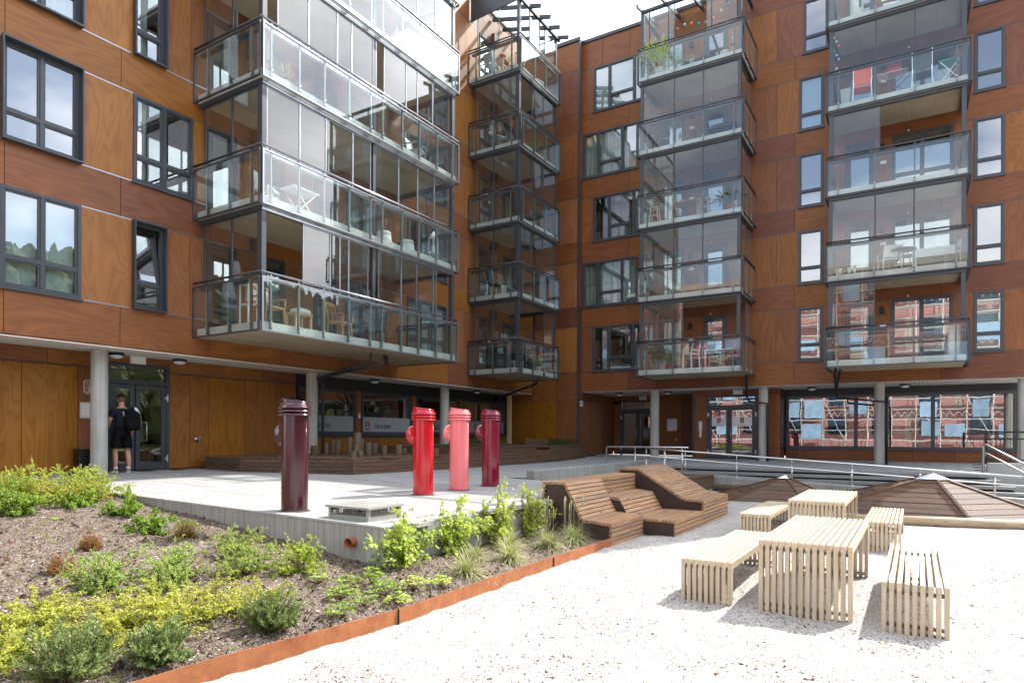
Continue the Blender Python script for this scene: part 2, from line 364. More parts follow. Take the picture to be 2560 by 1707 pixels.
# ------------------------------------------------------------------ mesh helpers
class MB:
    """collects shapes in world metres; build() links them as ONE mesh object"""
    def __init__(s): s.v = []; s.f = []; s.mi = []; s.cur = 0; s.sm = []
    def mat(s, i): s.cur = i; return s
    def face(s, idx, smooth=False): s.f.append(tuple(idx)); s.mi.append(s.cur); s.sm.append(smooth)
    def add(s, vs, fs, smooth=False):
        o = len(s.v); s.v += [tuple(p) for p in vs]
        for f in fs: s.face([i + o for i in f], smooth)
        return s
    def box(s, x0, x1, y0, y1, z0, z1):
        x0, x1 = min(x0, x1), max(x0, x1); y0, y1 = min(y0, y1), max(y0, y1); z0, z1 = min(z0, z1), max(z0, z1)
        return s.add([(x0, y0, z0), (x1, y0, z0), (x1, y1, z0), (x0, y1, z0), (x0, y0, z1), (x1, y0, z1), (x1, y1, z1), (x0, y1, z1)],
                     [(0, 3, 2, 1), (4, 5, 6, 7), (0, 1, 5, 4), (1, 2, 6, 5), (2, 3, 7, 6), (3, 0, 4, 7)])
    def cbox(s, x0, x1, y0, y1, z0, z1, b=0.004):
        """box with chamfered long edges (all 12), 24 vertices"""
        x0, x1 = min(x0, x1), max(x0, x1); y0, y1 = min(y0, y1), max(y0, y1); z0, z1 = min(z0, z1), max(z0, z1)
        b = min(b, (x1 - x0) * .4, (y1 - y0) * .4, (z1 - z0) * .4)
        bm = bmesh.new(); bmesh.ops.create_cube(bm, size=1)
        bmesh.ops.scale(bm, vec=(x1 - x0, y1 - y0, z1 - z0), verts=bm.verts)
        bmesh.ops.translate(bm, vec=((x0 + x1) / 2, (y0 + y1) / 2, (z0 + z1) / 2), verts=bm.verts)
        bmesh.ops.bevel(bm, geom=bm.edges[:], offset=b, segments=1, affect='EDGES')
        s.addbm(bm); return s
    def addbm(s, bm, smooth=False):
        bm.verts.ensure_lookup_table(); bm.verts.index_update()
        s.add([v.co[:] for v in bm.verts], [[v.index for v in f.verts] for f in bm.faces], smooth); bm.free()
    def bar(s, p, q, w, h, up=(0, 0, 1)):
        """rectangular bar from p to q, w across, h along 'up'"""
        p, q = Vector(p), Vector(q); d = (q - p).normalized(); u = Vector(up)
        a = d.cross(u)
        if a.length < 1e-4: a = d.cross(Vector((0, 1, 0)))
        a.normalize(); u = a.cross(d).normalized()
        a *= w / 2; u *= h / 2
        vs = [p - a - u, p + a - u, p + a + u, p - a + u, q - a - u, q + a - u, q + a + u, q - a + u]
        return s.add(vs, [(0, 3, 2, 1), (4, 5, 6, 7), (0, 1, 5, 4), (1, 2, 6, 5), (2, 3, 7, 6), (3, 0, 4, 7)])
    def tube(s, pts, r, n=8, cap=True):
        pts = [Vector(p) for p in pts]; rs = r if isinstance(r, (list, tuple)) else [r] * len(pts); o = len(s.v)
        prev = None
        for i, p in enumerate(pts):
            d = (pts[min(i + 1, len(pts) - 1)] - pts[max(i - 1, 0)])
            d = d.normalized() if d.length > 1e-9 else Vector((0, 0, 1))
            if prev is None:
                a = d.cross(Vector((0, 0, 1)));
                if a.length < 1e-3: a = d.cross(Vector((1, 0, 0)))
            else: a = prev - d * prev.dot(d)
            if a.length < 1e-6: a = d.orthogonal()
            a.normalize(); prev = a; b = d.cross(a)
            for k in range(n):
                t = 2 * PI * k / n; s.v.append(tuple(p + (a * math.cos(t) + b * math.sin(t)) * rs[i]))
        for i in range(len(pts) - 1):
            for k in range(n): s.face((o + i * n + k, o + i * n + (k + 1) % n, o + (i + 1) * n + (k + 1) % n, o + (i + 1) * n + k), True)
        if cap:
            s.face([o + k for k in reversed(range(n))]); s.face([o + (len(pts) - 1) * n + k for k in range(n)])
        return s
    def lathe(s, prof, c=(0, 0, 0), n=24, axis=None, smooth=True, capb=False, capt=False):
        """prof: (r, z) list turned about the vertical through c (or about 'axis')"""
        o = len(s.v); M = Matrix.Identity(3)
        if axis is not None: M = Vector((0, 0, 1)).rotation_difference(Vector(axis).normalized()).to_matrix()
        c = Vector(c)
        for r, z in prof:
            for k in range(n):
                t = 2 * PI * k / n; s.v.append(tuple(c + M @ Vector((r * math.cos(t), r * math.sin(t), z))))
        for i in range(len(prof) - 1):
            for k in range(n): s.face((o + i * n + k, o + i * n + (k + 1) % n, o + (i + 1) * n + (k + 1) % n, o + (i + 1) * n + k), smooth)
        if capb: s.face([o + k for k in reversed(range(n))])
        if capt: s.face([o + (len(prof) - 1) * n + k for k in range(n)])
        return s
    def prism(s, poly, vec):
        """closed polygon swept along vec"""
        n = len(poly); v = Vector(vec); o = len(s.v)
        s.v += [tuple(p) for p in poly] + [tuple(Vector(p) + v) for p in poly]
        s.face(tuple(o + i for i in reversed(range(n)))); s.face(tuple(o + n + i for i in range(n)))
        for i in range(n): s.face((o + i, o + (i + 1) % n, o + n + (i + 1) % n, o + n + i))
        return s
    def mesh(s, name, mats, loc=(0, 0, 0)):
        me = bpy.data.meshes.new(name); l = loc
        me.from_pydata([(p[0] - l[0], p[1] - l[1], p[2] - l[2]) for p in s.v], [], s.f)
        for m in ([mats] if isinstance(mats, str) else mats): me.materials.append(MATS[m])
        if any(s.mi): me.polygons.foreach_set('material_index', s.mi)
        if any(s.sm): me.polygons.foreach_set('use_smooth', s.sm)
        me.update(); return me
    def build(s, name, mats, parent=None, loc=None, fixn=False):
        base = Vector((0, 0, 0)) if parent is None else wloc(parent)
        l = base if loc is None else Vector(loc)
        me = s.mesh(name, mats, l)
        if fixn:
            bm = bmesh.new(); bm.from_mesh(me); bmesh.ops.recalc_face_normals(bm, faces=bm.faces); bm.to_mesh(me); bm.free()
        return link(name, me, parent, l - base if parent is not None else l)

WL = {}
def wloc(o): return WL[o.name]
def link(name, data, parent=None, loc=(0, 0, 0)):
    o = bpy.data.objects.new(name, data); C.objects.link(o); o.location = loc
    if parent is not None: o.parent = parent; WL[o.name] = WL[parent.name] + Vector(loc)
    else: WL[o.name] = Vector(loc)
    return o
def tag(o, label=None, cat=None, group=None, kind=None):
    if label: o['label'] = label
    if cat: o['category'] = cat
    if group: o['group'] = group
    if kind: o['kind'] = kind
    return o
def thing(name, loc, label, cat, group=None):
    return tag(link(name, None, None, loc), label, cat, group)
def copy_thing(root, dx, label, group=None):
    """copy of a thing with copies of its parts and sub-parts, moved by dx"""
    def cp(o, parent):
        c = o.copy(); C.objects.link(c)
        if parent is not None: c.parent = parent; WL[c.name] = WL[o.name] + Vector(dx)
        else: c.location = o.location + Vector(dx); WL[c.name] = Vector(c.location)
        for ch in o.children: cp(ch, c)
        return c
    r = cp(root, None); r['label'] = label
    if group: r['group'] = group
    return r
def text_mesh(body, size, M, name, mat, parent, squeeze=1.0, align='CENTER'):
    """lettering as a flat mesh placed by matrix M (x right, y up, z out of the surface)"""
    cu = bpy.data.curves.new('lettering', 'FONT'); cu.body = body; cu.size = size; cu.align_x = align; cu.align_y = 'CENTER'; cu.extrude = 0.001; cu.resolution_u = 3
    ob = bpy.data.objects.new('lettering', cu); C.objects.link(ob)
    me = bpy.data.meshes.new_from_object(ob); bpy.data.objects.remove(ob); bpy.data.curves.remove(cu)
    me.transform(Matrix.Diagonal((squeeze, 1, 1, 1)))
    b = wloc(parent); me.transform(Matrix.Translation(-b) @ M)
    me.materials.clear(); me.materials.append(MATS[mat]); me.name = name
    return link(name, me, parent)
def frame_on(axis, c, a, z):
    """matrix of a surface: 'Y' wall faces -Y, 'X' wall faces -X"""
    if axis == 'Y': x, n, o = Vector((1, 0, 0)), Vector((0, -1, 0)), Vector((a, c, z))
    else: x, n, o = Vector((0, -1, 0)), Vector((-1, 0, 0)), Vector((c, a, z))
    return Matrix(((x.x, 0, n.x, o.x), (x.y, 0, n.y, o.y), (x.z, 1, n.z, o.z), (0, 0, 0, 1)))

class Wall:
    """an upright plane: axis 'Y' (faces -Y, runs along X) or 'X' (faces -X, runs along Y)"""
    def __init__(s, axis, c): s.ax = axis; s.c = c
    def box(s, mb, a0, a1, z0, z1, d0, d1):
        if s.ax == 'Y': mb.box(a0, a1, s.c + d0, s.c + d1, z0, z1)
        else: mb.box(s.c + d0, s.c + d1, a0, a1, z0, z1)
    def pt(s, a, z, d=0.0): return Vector((a, s.c + d, z)) if s.ax == 'Y' else Vector((s.c + d, a, z))

def pz(X, Y):
    """height of the paved yard (falls gently towards the camera and the steps)"""
    t = min(1.0, max(0.0, (X - 22.5) / 4.5))
    return -0.0182 * (16 - min(Y, 16.0)) * (1 - t)
def sm(t): t = min(1, max(0, t)); return t * t * (3 - 2 * t)
def gz(X, Y):
    """height of the gravel court"""
    return -0.87 + 0.18 * sm((X - 13.5) / 5) * sm((Y - 0.6) / 2.6)
def sz(X, Y):
    """height of the planted bank"""
    return -0.76 + 0.0895 * max(0.0, Y - 4.12)

# ================================================================== LARGE STRUCTURE
# ------------------------------------------------------------------ ground
mb = MB(); mb.add([(-400, -400, -1.3), (400, -400, -1.3), (400, 400, -1.3), (-400, 400, -1.3)], [(0, 1, 2, 3)])
tag(mb.build('ground', 'far_ground'), kind='structure')

LB = thing('apartment_building', (9.3, 14.72, 0), 'orange veneer wing with the long glazed balconies, left of the yard', 'building')
RB = thing('apartment_building', (25.9, 5, 0), 'red brown wing with the shop front, behind the steps', 'building')
L = Wall('Y', 14.72); Lg = Wall('Y', 16.0); R = Wall('X', 25.9); Rg = Wall('X', 27.2); Rs = Wall('X', 25.6); Rf = Wall('X', 28.2); Re = Wall('X', 29.5)
ZW = lambda k: (3.66 + 2.8 * k, 5.60 + 2.8 * k)
TOP = 17.98

def panel(wall, P, a0, a1, z0, z1, mat, strip=False):
    if a1 < a0: a0, a1 = a1, a0
    mb = MB(); g = 0.006
    wall.box(mb, a0 + g, a1 - g, z0 + g, z1 - g, 0, 0.014)
    mb.mat(1); wall.box(mb, a0, a1, z0, z1, 0.03, 0.06)
    if strip:
        mb.mat(2)
        for z in (z0, z1): wall.box(mb, a0 + 0.001, a1 - 0.001, z - 0.012, z + 0.012, -0.006, 0.02)
    return mb.build('wall_panel', [mat, 'joint_dark', 'alu_frame' if wall is L else 'dark_metal'], P)

def window(wall, P, a0, a1, z0, z1, cols=1, mull=None, transom=0.30, deep=0.0, cover=None, cov_cols=None, glassm='window_glass', transom_cols=None, tilt=False, name='window'):
    """frame with mullions and transoms, panes, and what hangs behind them"""
    if a1 < a0: a0, a1 = a1, a0
    mb = MB(); w = 0.065
    if deep:
        for (p, q, r, s) in ((a0, a1, z0 - .012, z0 + 0.025), (a0, a1, z1 - 0.025, z1 + .012), (a0, a0 + 0.025, z0 + 0.025, z1 - 0.025), (a1 - 0.025, a1, z0 + 0.025, z1 - 0.025)):
            wall.box(mb, p, q, r, s, -deep, 0.12)
        a0 += 0.027; a1 -= 0.027; z0 += 0.027; z1 -= 0.027
        d0, d1 = 0.02, 0.12
    else: d0, d1 = -0.02, 0.12
    wall.box(mb, a0, a0 + w, z0, z1, d0, d1); wall.box(mb, a1 - w, a1, z0, z1, d0, d1)
    wall.box(mb, a0 + w, a1 - w, z1 - w, z1, d0, d1); wall.box(mb, a0 + w, a1 - w, z0, z0 + w, d0, d1)
    if not deep: wall.box(mb, a0 - 0.03, a1 + 0.03, z0 - 0.035, z0 - 0.002, -0.06, 0.1)
    ms = mull or [a0 + (a1 - a0) * i / cols for i in range(1, cols)]
    edges = [a0 + w] + [x for m in ms for x in (m - w / 2, m + w / 2)] + [a1 - w]
    for m in ms: wall.box(mb, m - w / 2, m + w / 2, z0 + w, z1 - w, d0 + 0.003, d1)
    cells = []
    zt = z0 + (z1 - z0) * transom if transom else None
    nc = len(edges) // 2
    for i in range(nc):
        p, q = edges[2 * i], edges[2 * i + 1]
        if zt and (transom_cols is None or i in transom_cols):
            wall.box(mb, p, q, zt - w / 2, zt + w / 2, d0 + 0.004, d1)
            cells += [(i, p, q, z0 + w, zt - w / 2), (i, p, q, zt + w / 2, z1 - w)]
        else: cells.append((i, p, q, z0 + w, z1 - w))
    s = 0.032
    for (i, p, q, r, t) in cells:      # sash
        if tilt and t > z1 - w - .01: continue
        for b in ((p, p + s, r, t), (q - s, q, r, t), (p + s, q - s, r, r + s), (p + s, q - s, t - s, t)): wall.box(mb, *b, d0 + 0.022, d1 - 0.01)
    W_ = mb.build(name, 'dark_metal', P)
    for (i, p, q, r, t) in cells:
        g = MB()
        if tilt and t > z1 - w - .01:   # tilted-in sash: frame and pane lean inwards at the top
            lean = 0.17
            def ln(mbx, b, e0, e1):
                st = len(mbx.v); wall.box(mbx, *b, e0, e1)
                for j in range(st, len(mbx.v)):
                    x, y, z = mbx.v[j]; dd = lean * (z - r) / (t - r)
                    mbx.v[j] = (x, y + dd, z) if wall.ax == 'Y' else (x + dd, y, z)
            for b in ((p, p + .05, r, t), (q - .05, q, r, t), (p + .05, q - .05, r, r + .05), (p + .05, q - .05, t - .05, t)): ln(g, b, d0 + .03, d0 + .08)
            g.mat(1); ln(g, (p + .05, q - .05, r + .05, t - .05), d0 + .05, d0 + .056)
            g.build('tilted_sash', ['dark_metal', glassm], W_); continue
        wall.box(g, p + s - .004, q - s + .004, r + s - .004, t - s + .004, d0 + 0.055, d0 + 0.061)
        g.build('pane', glassm, W_)
        cv = cover if cov_cols is None or i in cov_cols else None
        if cv in ('blind', 'blind_teal', 'curtain_full'):
            c = MB(); wall.box(c, p - .02, q + .02, r - .02, t + .02, d1 + 0.03, d1 + 0.036); c.build('blind', 'curtain' if cv == 'curtain_full' else cv, W_)
        elif cv in ('curtain', 'curtain_green', 'half'):
            c = MB(); n = max(6, int((q - p) / 0.05)); pts = []
            a_, b_ = (p - .03, q + .03) if cv != 'half' else (p - .03, p + (q - p) * 0.55)
            for j in range(n + 1):
                a = a_ + (b_ - a_) * j / n; pts.append((a, d1 + 0.07 + 0.03 * math.sin(j * 2.1 + i)))
            for j in range(n):
                v = [wall.pt(pts[j][0], r - .03, pts[j][1]), wall.pt(pts[j + 1][0], r - .03, pts[j + 1][1]), wall.pt(pts[j + 1][0], t + .03, pts[j + 1][1]), wall.pt(pts[j][0], t + .03, pts[j][1])]
                c.add(v, [(0, 1, 2, 3)], True)
            c.build('curtain', 'curtain_green' if cv == 'curtain_green' else 'curtain', W_)
    return W_

def door(wall, P, a0, a1, z0, z1, leaves=1, glassm='window_glass', cover=None):
    """glazed door in a metal frame, tall pane and low rail"""
    if a1 < a0: a0, a1 = a1, a0
    mb = MB(); w = 0.08
    wall.box(mb, a0, a0 + w, z0, z1, -0.02, 0.12); wall.box(mb, a1 - w, a1, z0, z1, -0.02, 0.12); wall.box(mb, a0 + w, a1 - w, z1 - w, z1, -0.02, 0.12)
    wall.box(mb, a0 + w, a1 - w, z0, z0 + 0.03, -0.02, 0.12)
    D = mb.build('door', 'dark_metal', P); n = leaves; cw = (a1 - a0 - 2 * w) / n
    for i in range(n):
        p = a0 + w + cw * i + 0.004; q = p + cw - 0.008; m = MB(); t = 0.09
        for b in ((p, p + t, z0 + .035, z1 - w - .005), (q - t, q, z0 + .035, z1 - w - .005), (p + t, q - t, z0 + .035, z0 + .2), (p + t, q - t, z1 - w - .005 - t, z1 - w - .005)): wall.box(m, *b, 0.0, 0.07)
        m.build('door_leaf', 'dark_metal', D)
        g = MB(); wall.box(g, p + t - .004, q - t + .004, z0 + .196, z1 - w - t, 0.03, 0.037); g.build('pane', glassm, D)
        if cover:
            c = MB(); wall.box(c, p + t, q - t, z0 + .2, z1 - w - t, 0.12, 0.126); c.build('blind', cover, D)
    h = MB(); ha = a1 - w - 0.045
    h.tube([wall.pt(ha, z0 + 1.02, -.01), wall.pt(ha, z0 + 1.02, -.05), wall.pt(ha - .11, z0 + 1.02, -.05)], 0.009, 6); h.build('handle', 'steel', D)
    return D

# ------------------------------------------------------------------ left wing: upper wall
sp_seams = [1.2, 3.34, 5.47, 7.60, 9.73, 11.86, 14.0, 16.1, 17.6, 19.3, 21.5, 23.6, 25.6]
for k in range(-1, 5):
    z0 = 2.76 if k < 0 else ZW(k)[1]; z1 = ZW(k + 1)[0] if k < 4 else TOP
    for a, b in zip(sp_seams, sp_seams[1:]): panel(L, LB, a, b, z0, z1, 'veneer_level')
for k in range(5):
    z0, z1 = ZW(k)
    wins = [(5.40, 6.81)] + ([(7.85, 8.585)] if k % 2 == 0 else [(7.86, 9.26)]) + [(11.2, 11.95), (14.2, 15.55), (17.0, 19.2), (21.25, 22.1)]
    doors = [(9.62, 10.45), (12.95, 13.8), (23.0, 23.85)]
    holes = sorted(wins + doors)
    cells = []; a = 1.2
    cuts = [3.3, 9.32 if k % 2 else 9.2, 12.4, 16.2, 20.3, 24.6]
    for h0, h1 in holes + [(25.6, 25.6)]:
        seg = [a] + [c for c in cuts if a + .12 < c < h0 - .12] + [h0]
        for p, q in zip(seg, seg[1:]):
            if q - p > 0.02: cells.append((p, q))
        a = h1
    for p, q in cells: panel(L, LB, p, q, z0, z1, 'veneer_upright', True)
    for p, q in doors: panel(L, LB, p, q, z0 - .26, z0, 'veneer_level') if False else None
    window(L, LB, 5.40, 6.81, z0, z1, 2, deep=0.0 if k == 0 else 0.13, cover='blind' if k == 0 else ('curtain' if k == 2 else None))
    if k % 2 == 0: window(L, LB, 7.85, 8.585, z0, z1, 1, deep=0.13, tilt=(k == 0), cover=None if k == 0 else 'half')
    else: window(L, LB, 7.86, 9.26, z0, z1, 2, cover='half', cov_cols=[0])
    window(L, LB, 11.2, 11.95, z0, z1, 1, cover='curtain_green' if k in (2,) else None)
    window(L, LB, 14.2, 15.55, z0, z1, 2, cover='curtain' if k in (1, 3) else None)
    window(L, LB, 17.0, 19.2, z0, z1, 3, cover='blind' if k == 0 else 'half')
    window(L, LB, 21.25, 22.1, z0, z1, 1, cover='half', tilt=(k in (0, 1)))
    for p, q in doors: door(L, LB, p, q, 3.40 + 2.8 * k + .02, z1, 1, cover='curtain_green' if (k, p) in ((1, 9.62), (2, 9.62)) else None)
# joist ends, roof, hidden sides
mb = MB(); mb.box(1.2, 36, 14.79, 27, 17.9, 18.02); mb.box(1.14, 1.2, 14.74, 27, 0, 17.9); mb.box(1.2, 36, 27, 27.1, 0, 18); mb.box(36, 36.1, 14.0, 27, 0, 18); mb.box(25.65, 36, 14.70, 14.80, 17.9, 18.02); mb.build('roof_shell', 'joint_dark', LB)
mb = MB(); mb.box(1.1, 25.62, 14.66, 14.95, TOP, TOP + .12); mb.build('coping', 'dark_metal', LB)
mb = MB()
for k in range(5):
    zf = 3.40 + 2.8 * k
    mb.mat(1); mb.box(1.2, 25.5, 14.86, 19.2, zf - .25, zf - .01); mb.mat(0); mb.box(1.2, 25.5, 19.2, 19.25, zf, zf + 2.5)
    for a in (2, 7.3, 10.9, 12.4, 16.4, 20.6, 25.3): mb.box(a, a + .1, 14.9, 19.2, zf, zf + 2.52)
mb.build('interior', ['interior_wall', 'interior_floor'], LB)
# soffit under the overhang: long white boards
mb = MB(); nb = 12; w = (16.0 - 14.72) / nb
for i in range(nb): mb.box(1.2, 25.55, 14.72 + i * w + .004, 14.72 + (i + 1) * w - .004, 2.745, 2.775)
mb.mat(1); mb.box(1.2, 25.55, 14.72, 16.0, 2.776, 2.79)
tag(mb.build('soffit_boards', ['slat_soffit', 'joint_dark'], LB), kind='stuff')

# ------------------------------------------------------------------ left wing: ground floor
for a, b in zip([1.2, 3.4, 4.9, 6.75, 7.96, 8.6, 9.46, 11.0, 12.2, 13.42], [3.4, 4.9, 6.75, 7.96, 8.6, 9.46, 11.0, 12.2, 13.42]): panel(Lg, LB, a, b, 2.57 if 7.9 < a < 9.4 else 2.42, 2.745, 'veneer_level')
for a, b in ((1.2, 3.4), (3.4, 5.2), (5.2, 6.27), (6.27, 7.35), (7.35, 7.96), (9.46, 10.02), (10.02, 10.55), (10.55, 11.63), (11.63, 12.69), (12.69, 13.42)):
    panel(Lg, LB, a, b, 0.02, 2.40, 'ground_veneer')
mb = MB(); Lg.box(mb, 1.2, 13.42, 2.398, 2.422, -.006, .03); mb.build('flashing', 'dark_metal', LB)
mb = MB(); Lg.box(mb, 13.42, 25.4, 2.36, 2.745, 0.02, 0.1); mb.build('fascia', 'dark_fascia', LB)
for a, b in zip([13.42, 15.9, 17.0, 19.0, 21.0, 23.2], [15.9, 17.0, 19.0, 21.0, 23.2, 25.45]): panel(Lg, LB, a, b, 0.02, 0.82, 'ground_veneer')
mb = MB(); Lg.box(mb, 13.42, 25.4, 0.82, 0.90, -0.03, 0.1); mb.build('sill', 'dark_metal', LB)
shop = [(13.50, 14.18), (14.22, 15.93), (16.16, 18.80), (19.03, 21.76), (21.98, 25.30)]
for i, (a, b) in enumerate(shop):
    Wn = window(Lg, LB, a, b, 0.90, 2.36, 1, transom=None, glassm='shop_glass', name='shop_window')
    if i:
        fb = MB(); Lg.box(fb, a + .10, b - .10, 1.00, 1.50, 0.0285, 0.032); fb.build('frosted_band', 'frosted_band', Wn)
        cx = (a + b) / 2
        ca = {1: 14.47, 2: 17.27, 3: 20.55, 4: 23.75}[i]
        text_mesh('Hus du trives i', 0.27, frame_on('Y', 16.0 + 0.022, ca, 1.20), 'lettering', 'text_black', Wn, 0.50)
        if i > 1:
            la = ca - .78
            lg = MB(); pr = [(math.cos(t) * .07, math.sin(t) * .07) for t in [PI * 2 * j / 20 for j in range(20)]]
            poly = [(la + x + (0.03 if x > 0 else -.03), 16.024, 1.20 + y + (.09 if y > 0 else -.09)) for x, y in pr]
            lg.prism(poly, (0, .004, 0)); lg.build('emblem', 'logo_brown', Wn, fixn=True)
            for ch, dz in (('J', .075), ('M', -.075)): text_mesh(ch, .13, frame_on('Y', 16.018, la, 1.20 + dz), 'emblem_letter', 'logo_white', Wn)
for a, b in ((15.93, 16.16), (18.80, 19.03), (21.76, 21.98)): panel(Lg, LB, a, b, 0.90, 2.36, 'ground_veneer')
mb = MB(); mb.box(1.2, 25.5, 21, 21.1, 0, 2.9); mb.box(13.2, 13.3, 16.1, 21, 0, 2.9)
mb.mat(1); mb.box(1.2, 25.5, 16.06, 21, -.02, 0.0); mb.mat(2); mb.box(1.2, 25.5, 16.12, 21, 2.8, 2.9)
mb.mat(3); mb.box(17.0, 18.6, 20.9, 20.96, 1.2, 2.0); mb.box(20, 22, 19.8, 20.4, 0, 1.05); mb.mat(2); mb.box(14.6, 15.0, 20.9, 20.97, 1.2, 2.0); mb.box(15.4, 15.9, 20.9, 20.97, 1.2, 2.0); mb.box(22.5, 23.6, 20.9, 20.97, 1.1, 2.1)
mb.lathe([(.17, 0), (.17, 2.8)], (18.3, 18.2, 0), 16)
mb.build('interior', ['interior_dark', 'interior_floor', 'interior_wall', 'cream_render'], LB)
# entrance door with two leaves, light over it
DR = MB(); 
for b in ((7.96, 8.04, 0, 2.57), (9.38, 9.46, 0, 2.57), (8.04, 9.38, 2.50, 2.57), (8.04, 9.38, 2.08, 2.18)): Lg.box(DR, *b, -.03, .12)
D = DR.build('door', 'dark_metal', LB)
g = MB(); Lg.box(g, 8.04, 9.38, 2.18, 2.50, .04, .048); g.build('pane', 'window_glass', D)
def leaf_door(wall, D, p, q, z1=2.07, handle=None, hinge=None, glassm='window_glass', swing=0.0):
    m = MB(); t = 0.105
    def B(mm, *b):
        st = len(mm.v); wall.box(mm, *b)
        if swing:
            for j in range(st, len(mm.v)):
                x, y, z = mm.v[j]
                if wall.ax == 'Y': u = x - q; mm.v[j] = (q + u * math.cos(swing) + (y - wall.c) * math.sin(swing), wall.c + (y - wall.c) * math.cos(swing) + u * math.sin(swing), z)
    for b in ((p, p + t, .02, z1), (q - t, q, .02, z1), (p + t, q - t, .02, .20), (p + t, q - t, z1 - t, z1)): B(m, *b, -.01, .055)
    m.build('door_leaf', 'dark_metal', D)
    g = MB(); B(g, p + t - .003, q - t + .003, .197, z1 - t + .003, .02, .028); g.build('pane', glassm, D)
    if handle is not None:
        h = MB(); h.tube([wall.pt(handle, .72, -.01), wall.pt(handle, .72, -.075), wall.pt(handle, 1.17, -.075), wall.pt(handle, 1.17, -.01)], .014, 8); h.build('handle', 'steel', D)
    if hinge is not None:
        for z in (.28, 1.78):
            h = MB(); wall.box(h, hinge - .018, hinge + .018, z - .09, z + .09, -.045, -.012); wall.box(h, hinge - .055, hinge - .018, z - .03, z + .03, -.04, -.012); h.build('hinge', 'sign_metal', D)
leaf_door(Lg, D, 8.045, 8.60, 2.07)
leaf_door(Lg, D, 8.63, 9.375, 2.07, handle=8.86, hinge=9.40)
# columns under the overhang
for i, (x, y, r) in enumerate(((7.50, 15.37, .168), (13.49, 15.38, .172), (19.96, 15.38, .178))):
    mb = MB(); mb.lathe([(r, -.05), (r, 2.742)], (x, y, 0), 28); mb.build('column', 'column_concrete', LB)
mb = MB(); mb.box(24.25, 24.42, 15.1, 15.25, 0.3, 2.74); mb.build('timber_post', 'pale_timber', LB)

# ------------------------------------------------------------------ right wing
RSE = [12.45, 10.26, 8.0, 6.2, 3.82, 1.72, -0.7, -2.97]
for k in range(-1, 5):
    z0 = 2.80 if k < 0 else ZW(k)[1]; z1 = ZW(k + 1)[0] if k < 4 else TOP
    sea = [12.45, 10.3, 9.0, 6.3, 3.82, 1.72, -0.7, -2.97] if k < 0 else ([12.45, 11.52] + RSE[1:] if k == 4 else RSE)
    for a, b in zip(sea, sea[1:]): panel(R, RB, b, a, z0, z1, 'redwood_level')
for k in range(5):
    z0, z1 = ZW(k); even = k % 2 == 0
    n0, n1 = (3.55, 2.71) if k == 4 else (3.69, 2.86)
    lw = (9.35, 11.92) if even else (9.88, 12.41)
    wins = [lw, (7.95, 8.85), (n1, n0), (-1.02, 0.72), (-2.38, -1.58)]; doors = [(6.25, 7.15), (1.25, 2.15)]
    a = -2.97; cells = []; cuts = [4.45, 5.6, -1.3]
    for h0, h1 in sorted(wins + doors) + [(12.45, 12.45)]:
        seg = [a] + sorted(c for c in cuts if a + .12 < c < h0 - .12) + [h0]
        for p, q in zip(seg, seg[1:]):
            if q - p > .02: cells.append((p, q))
        a = h1
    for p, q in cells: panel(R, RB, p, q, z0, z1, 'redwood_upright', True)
    cv = {0: 'half', 1: 'curtain_green', 2: None, 3: 'curtain', 4: 'curtain_full'}[k]
    window(R, RB, *lw, z0, z1, 3, mull=[10.07, 11.18] if even else [10.58, 11.70], transom_cols=[1], cover=cv, cov_cols=[2] if k in (0,) else None)
    window(R, RB, 7.95, 8.85, z0, z1, 1, cover='curtain_green', transom=None)
    window(R, RB, n1, n0, z0, z1, 1, cover='blind_teal' if k == 3 else None)
    window(R, RB, -1.02, 0.72, z0, z1, 2, cover='half' if k in (0, 1) else None)
    window(R, RB, -2.38, -1.58, z0, z1, 1, cover='blind' if k == 0 else None)
    for p, q in doors: door(R, RB, p, q, 3.42 + 2.8 * k, z1)
# the forward strip in the inner corner
for a, b in ((12.5, 13.5), (13.5, 14.70)):
    panel(Rs, RB, a, b, 0.02, 2.40, 'ground_veneer'); panel(Rs, RB, a, b, 2.40, ZW(0)[0], 'veneer_level')
panel(Rs, RB, 14.70, 16.0, .02, 2.40, 'ground_veneer'); panel(Rs, RB, 14.70, 16.0, 2.40, 2.745, 'veneer_level')
for k in range(5):
    z0, z1 = ZW(k); panel(Rs, RB, 12.5, 14.7, z0, z1, 'redwood_upright' if k > 2 else 'veneer_upright', True)
    panel(Rs, RB, 12.5, 14.7, z1, ZW(k + 1)[0] if k < 4 else TOP, 'redwood_level')
ret = Wall('Y', 12.45)
for k in range(-1, 5):
    z0 = 2.80 if k < 0 else ZW(k)[1]; z1 = ZW(k + 1)[0] if k < 4 else TOP
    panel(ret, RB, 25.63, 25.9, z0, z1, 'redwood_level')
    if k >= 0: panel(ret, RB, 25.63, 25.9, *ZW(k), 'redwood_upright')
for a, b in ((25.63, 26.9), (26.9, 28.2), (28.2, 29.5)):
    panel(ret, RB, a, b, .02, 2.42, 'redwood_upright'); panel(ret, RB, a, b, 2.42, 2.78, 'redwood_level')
mb = MB(); mb.box(25.56, 25.63, 12.41, 12.50, 0, TOP); mb.build('corner_trim', 'dark_metal', RB)
mb = MB(); mb.box(25.84, 26.2, -2.976, 12.44, TOP, TOP + .13); mb.box(25.54, 26.2, 12.41, 14.66, TOP + .02, TOP + .17); mb.build('coping', 'dark_metal', RB)
mb = MB(); mb.box(25.97, 36, -2.97, 14.7, 17.9, 18.03); mb.box(35.9, 36, -2.97, 16, 0, 18); mb.box(25.98, 36, -2.976, -2.97, 2.8, 18); mb.box(28.3, 36, -2.976, -2.97, 0, 2.8); mb.build('roof_shell', 'joint_dark', RB)
mb = MB()
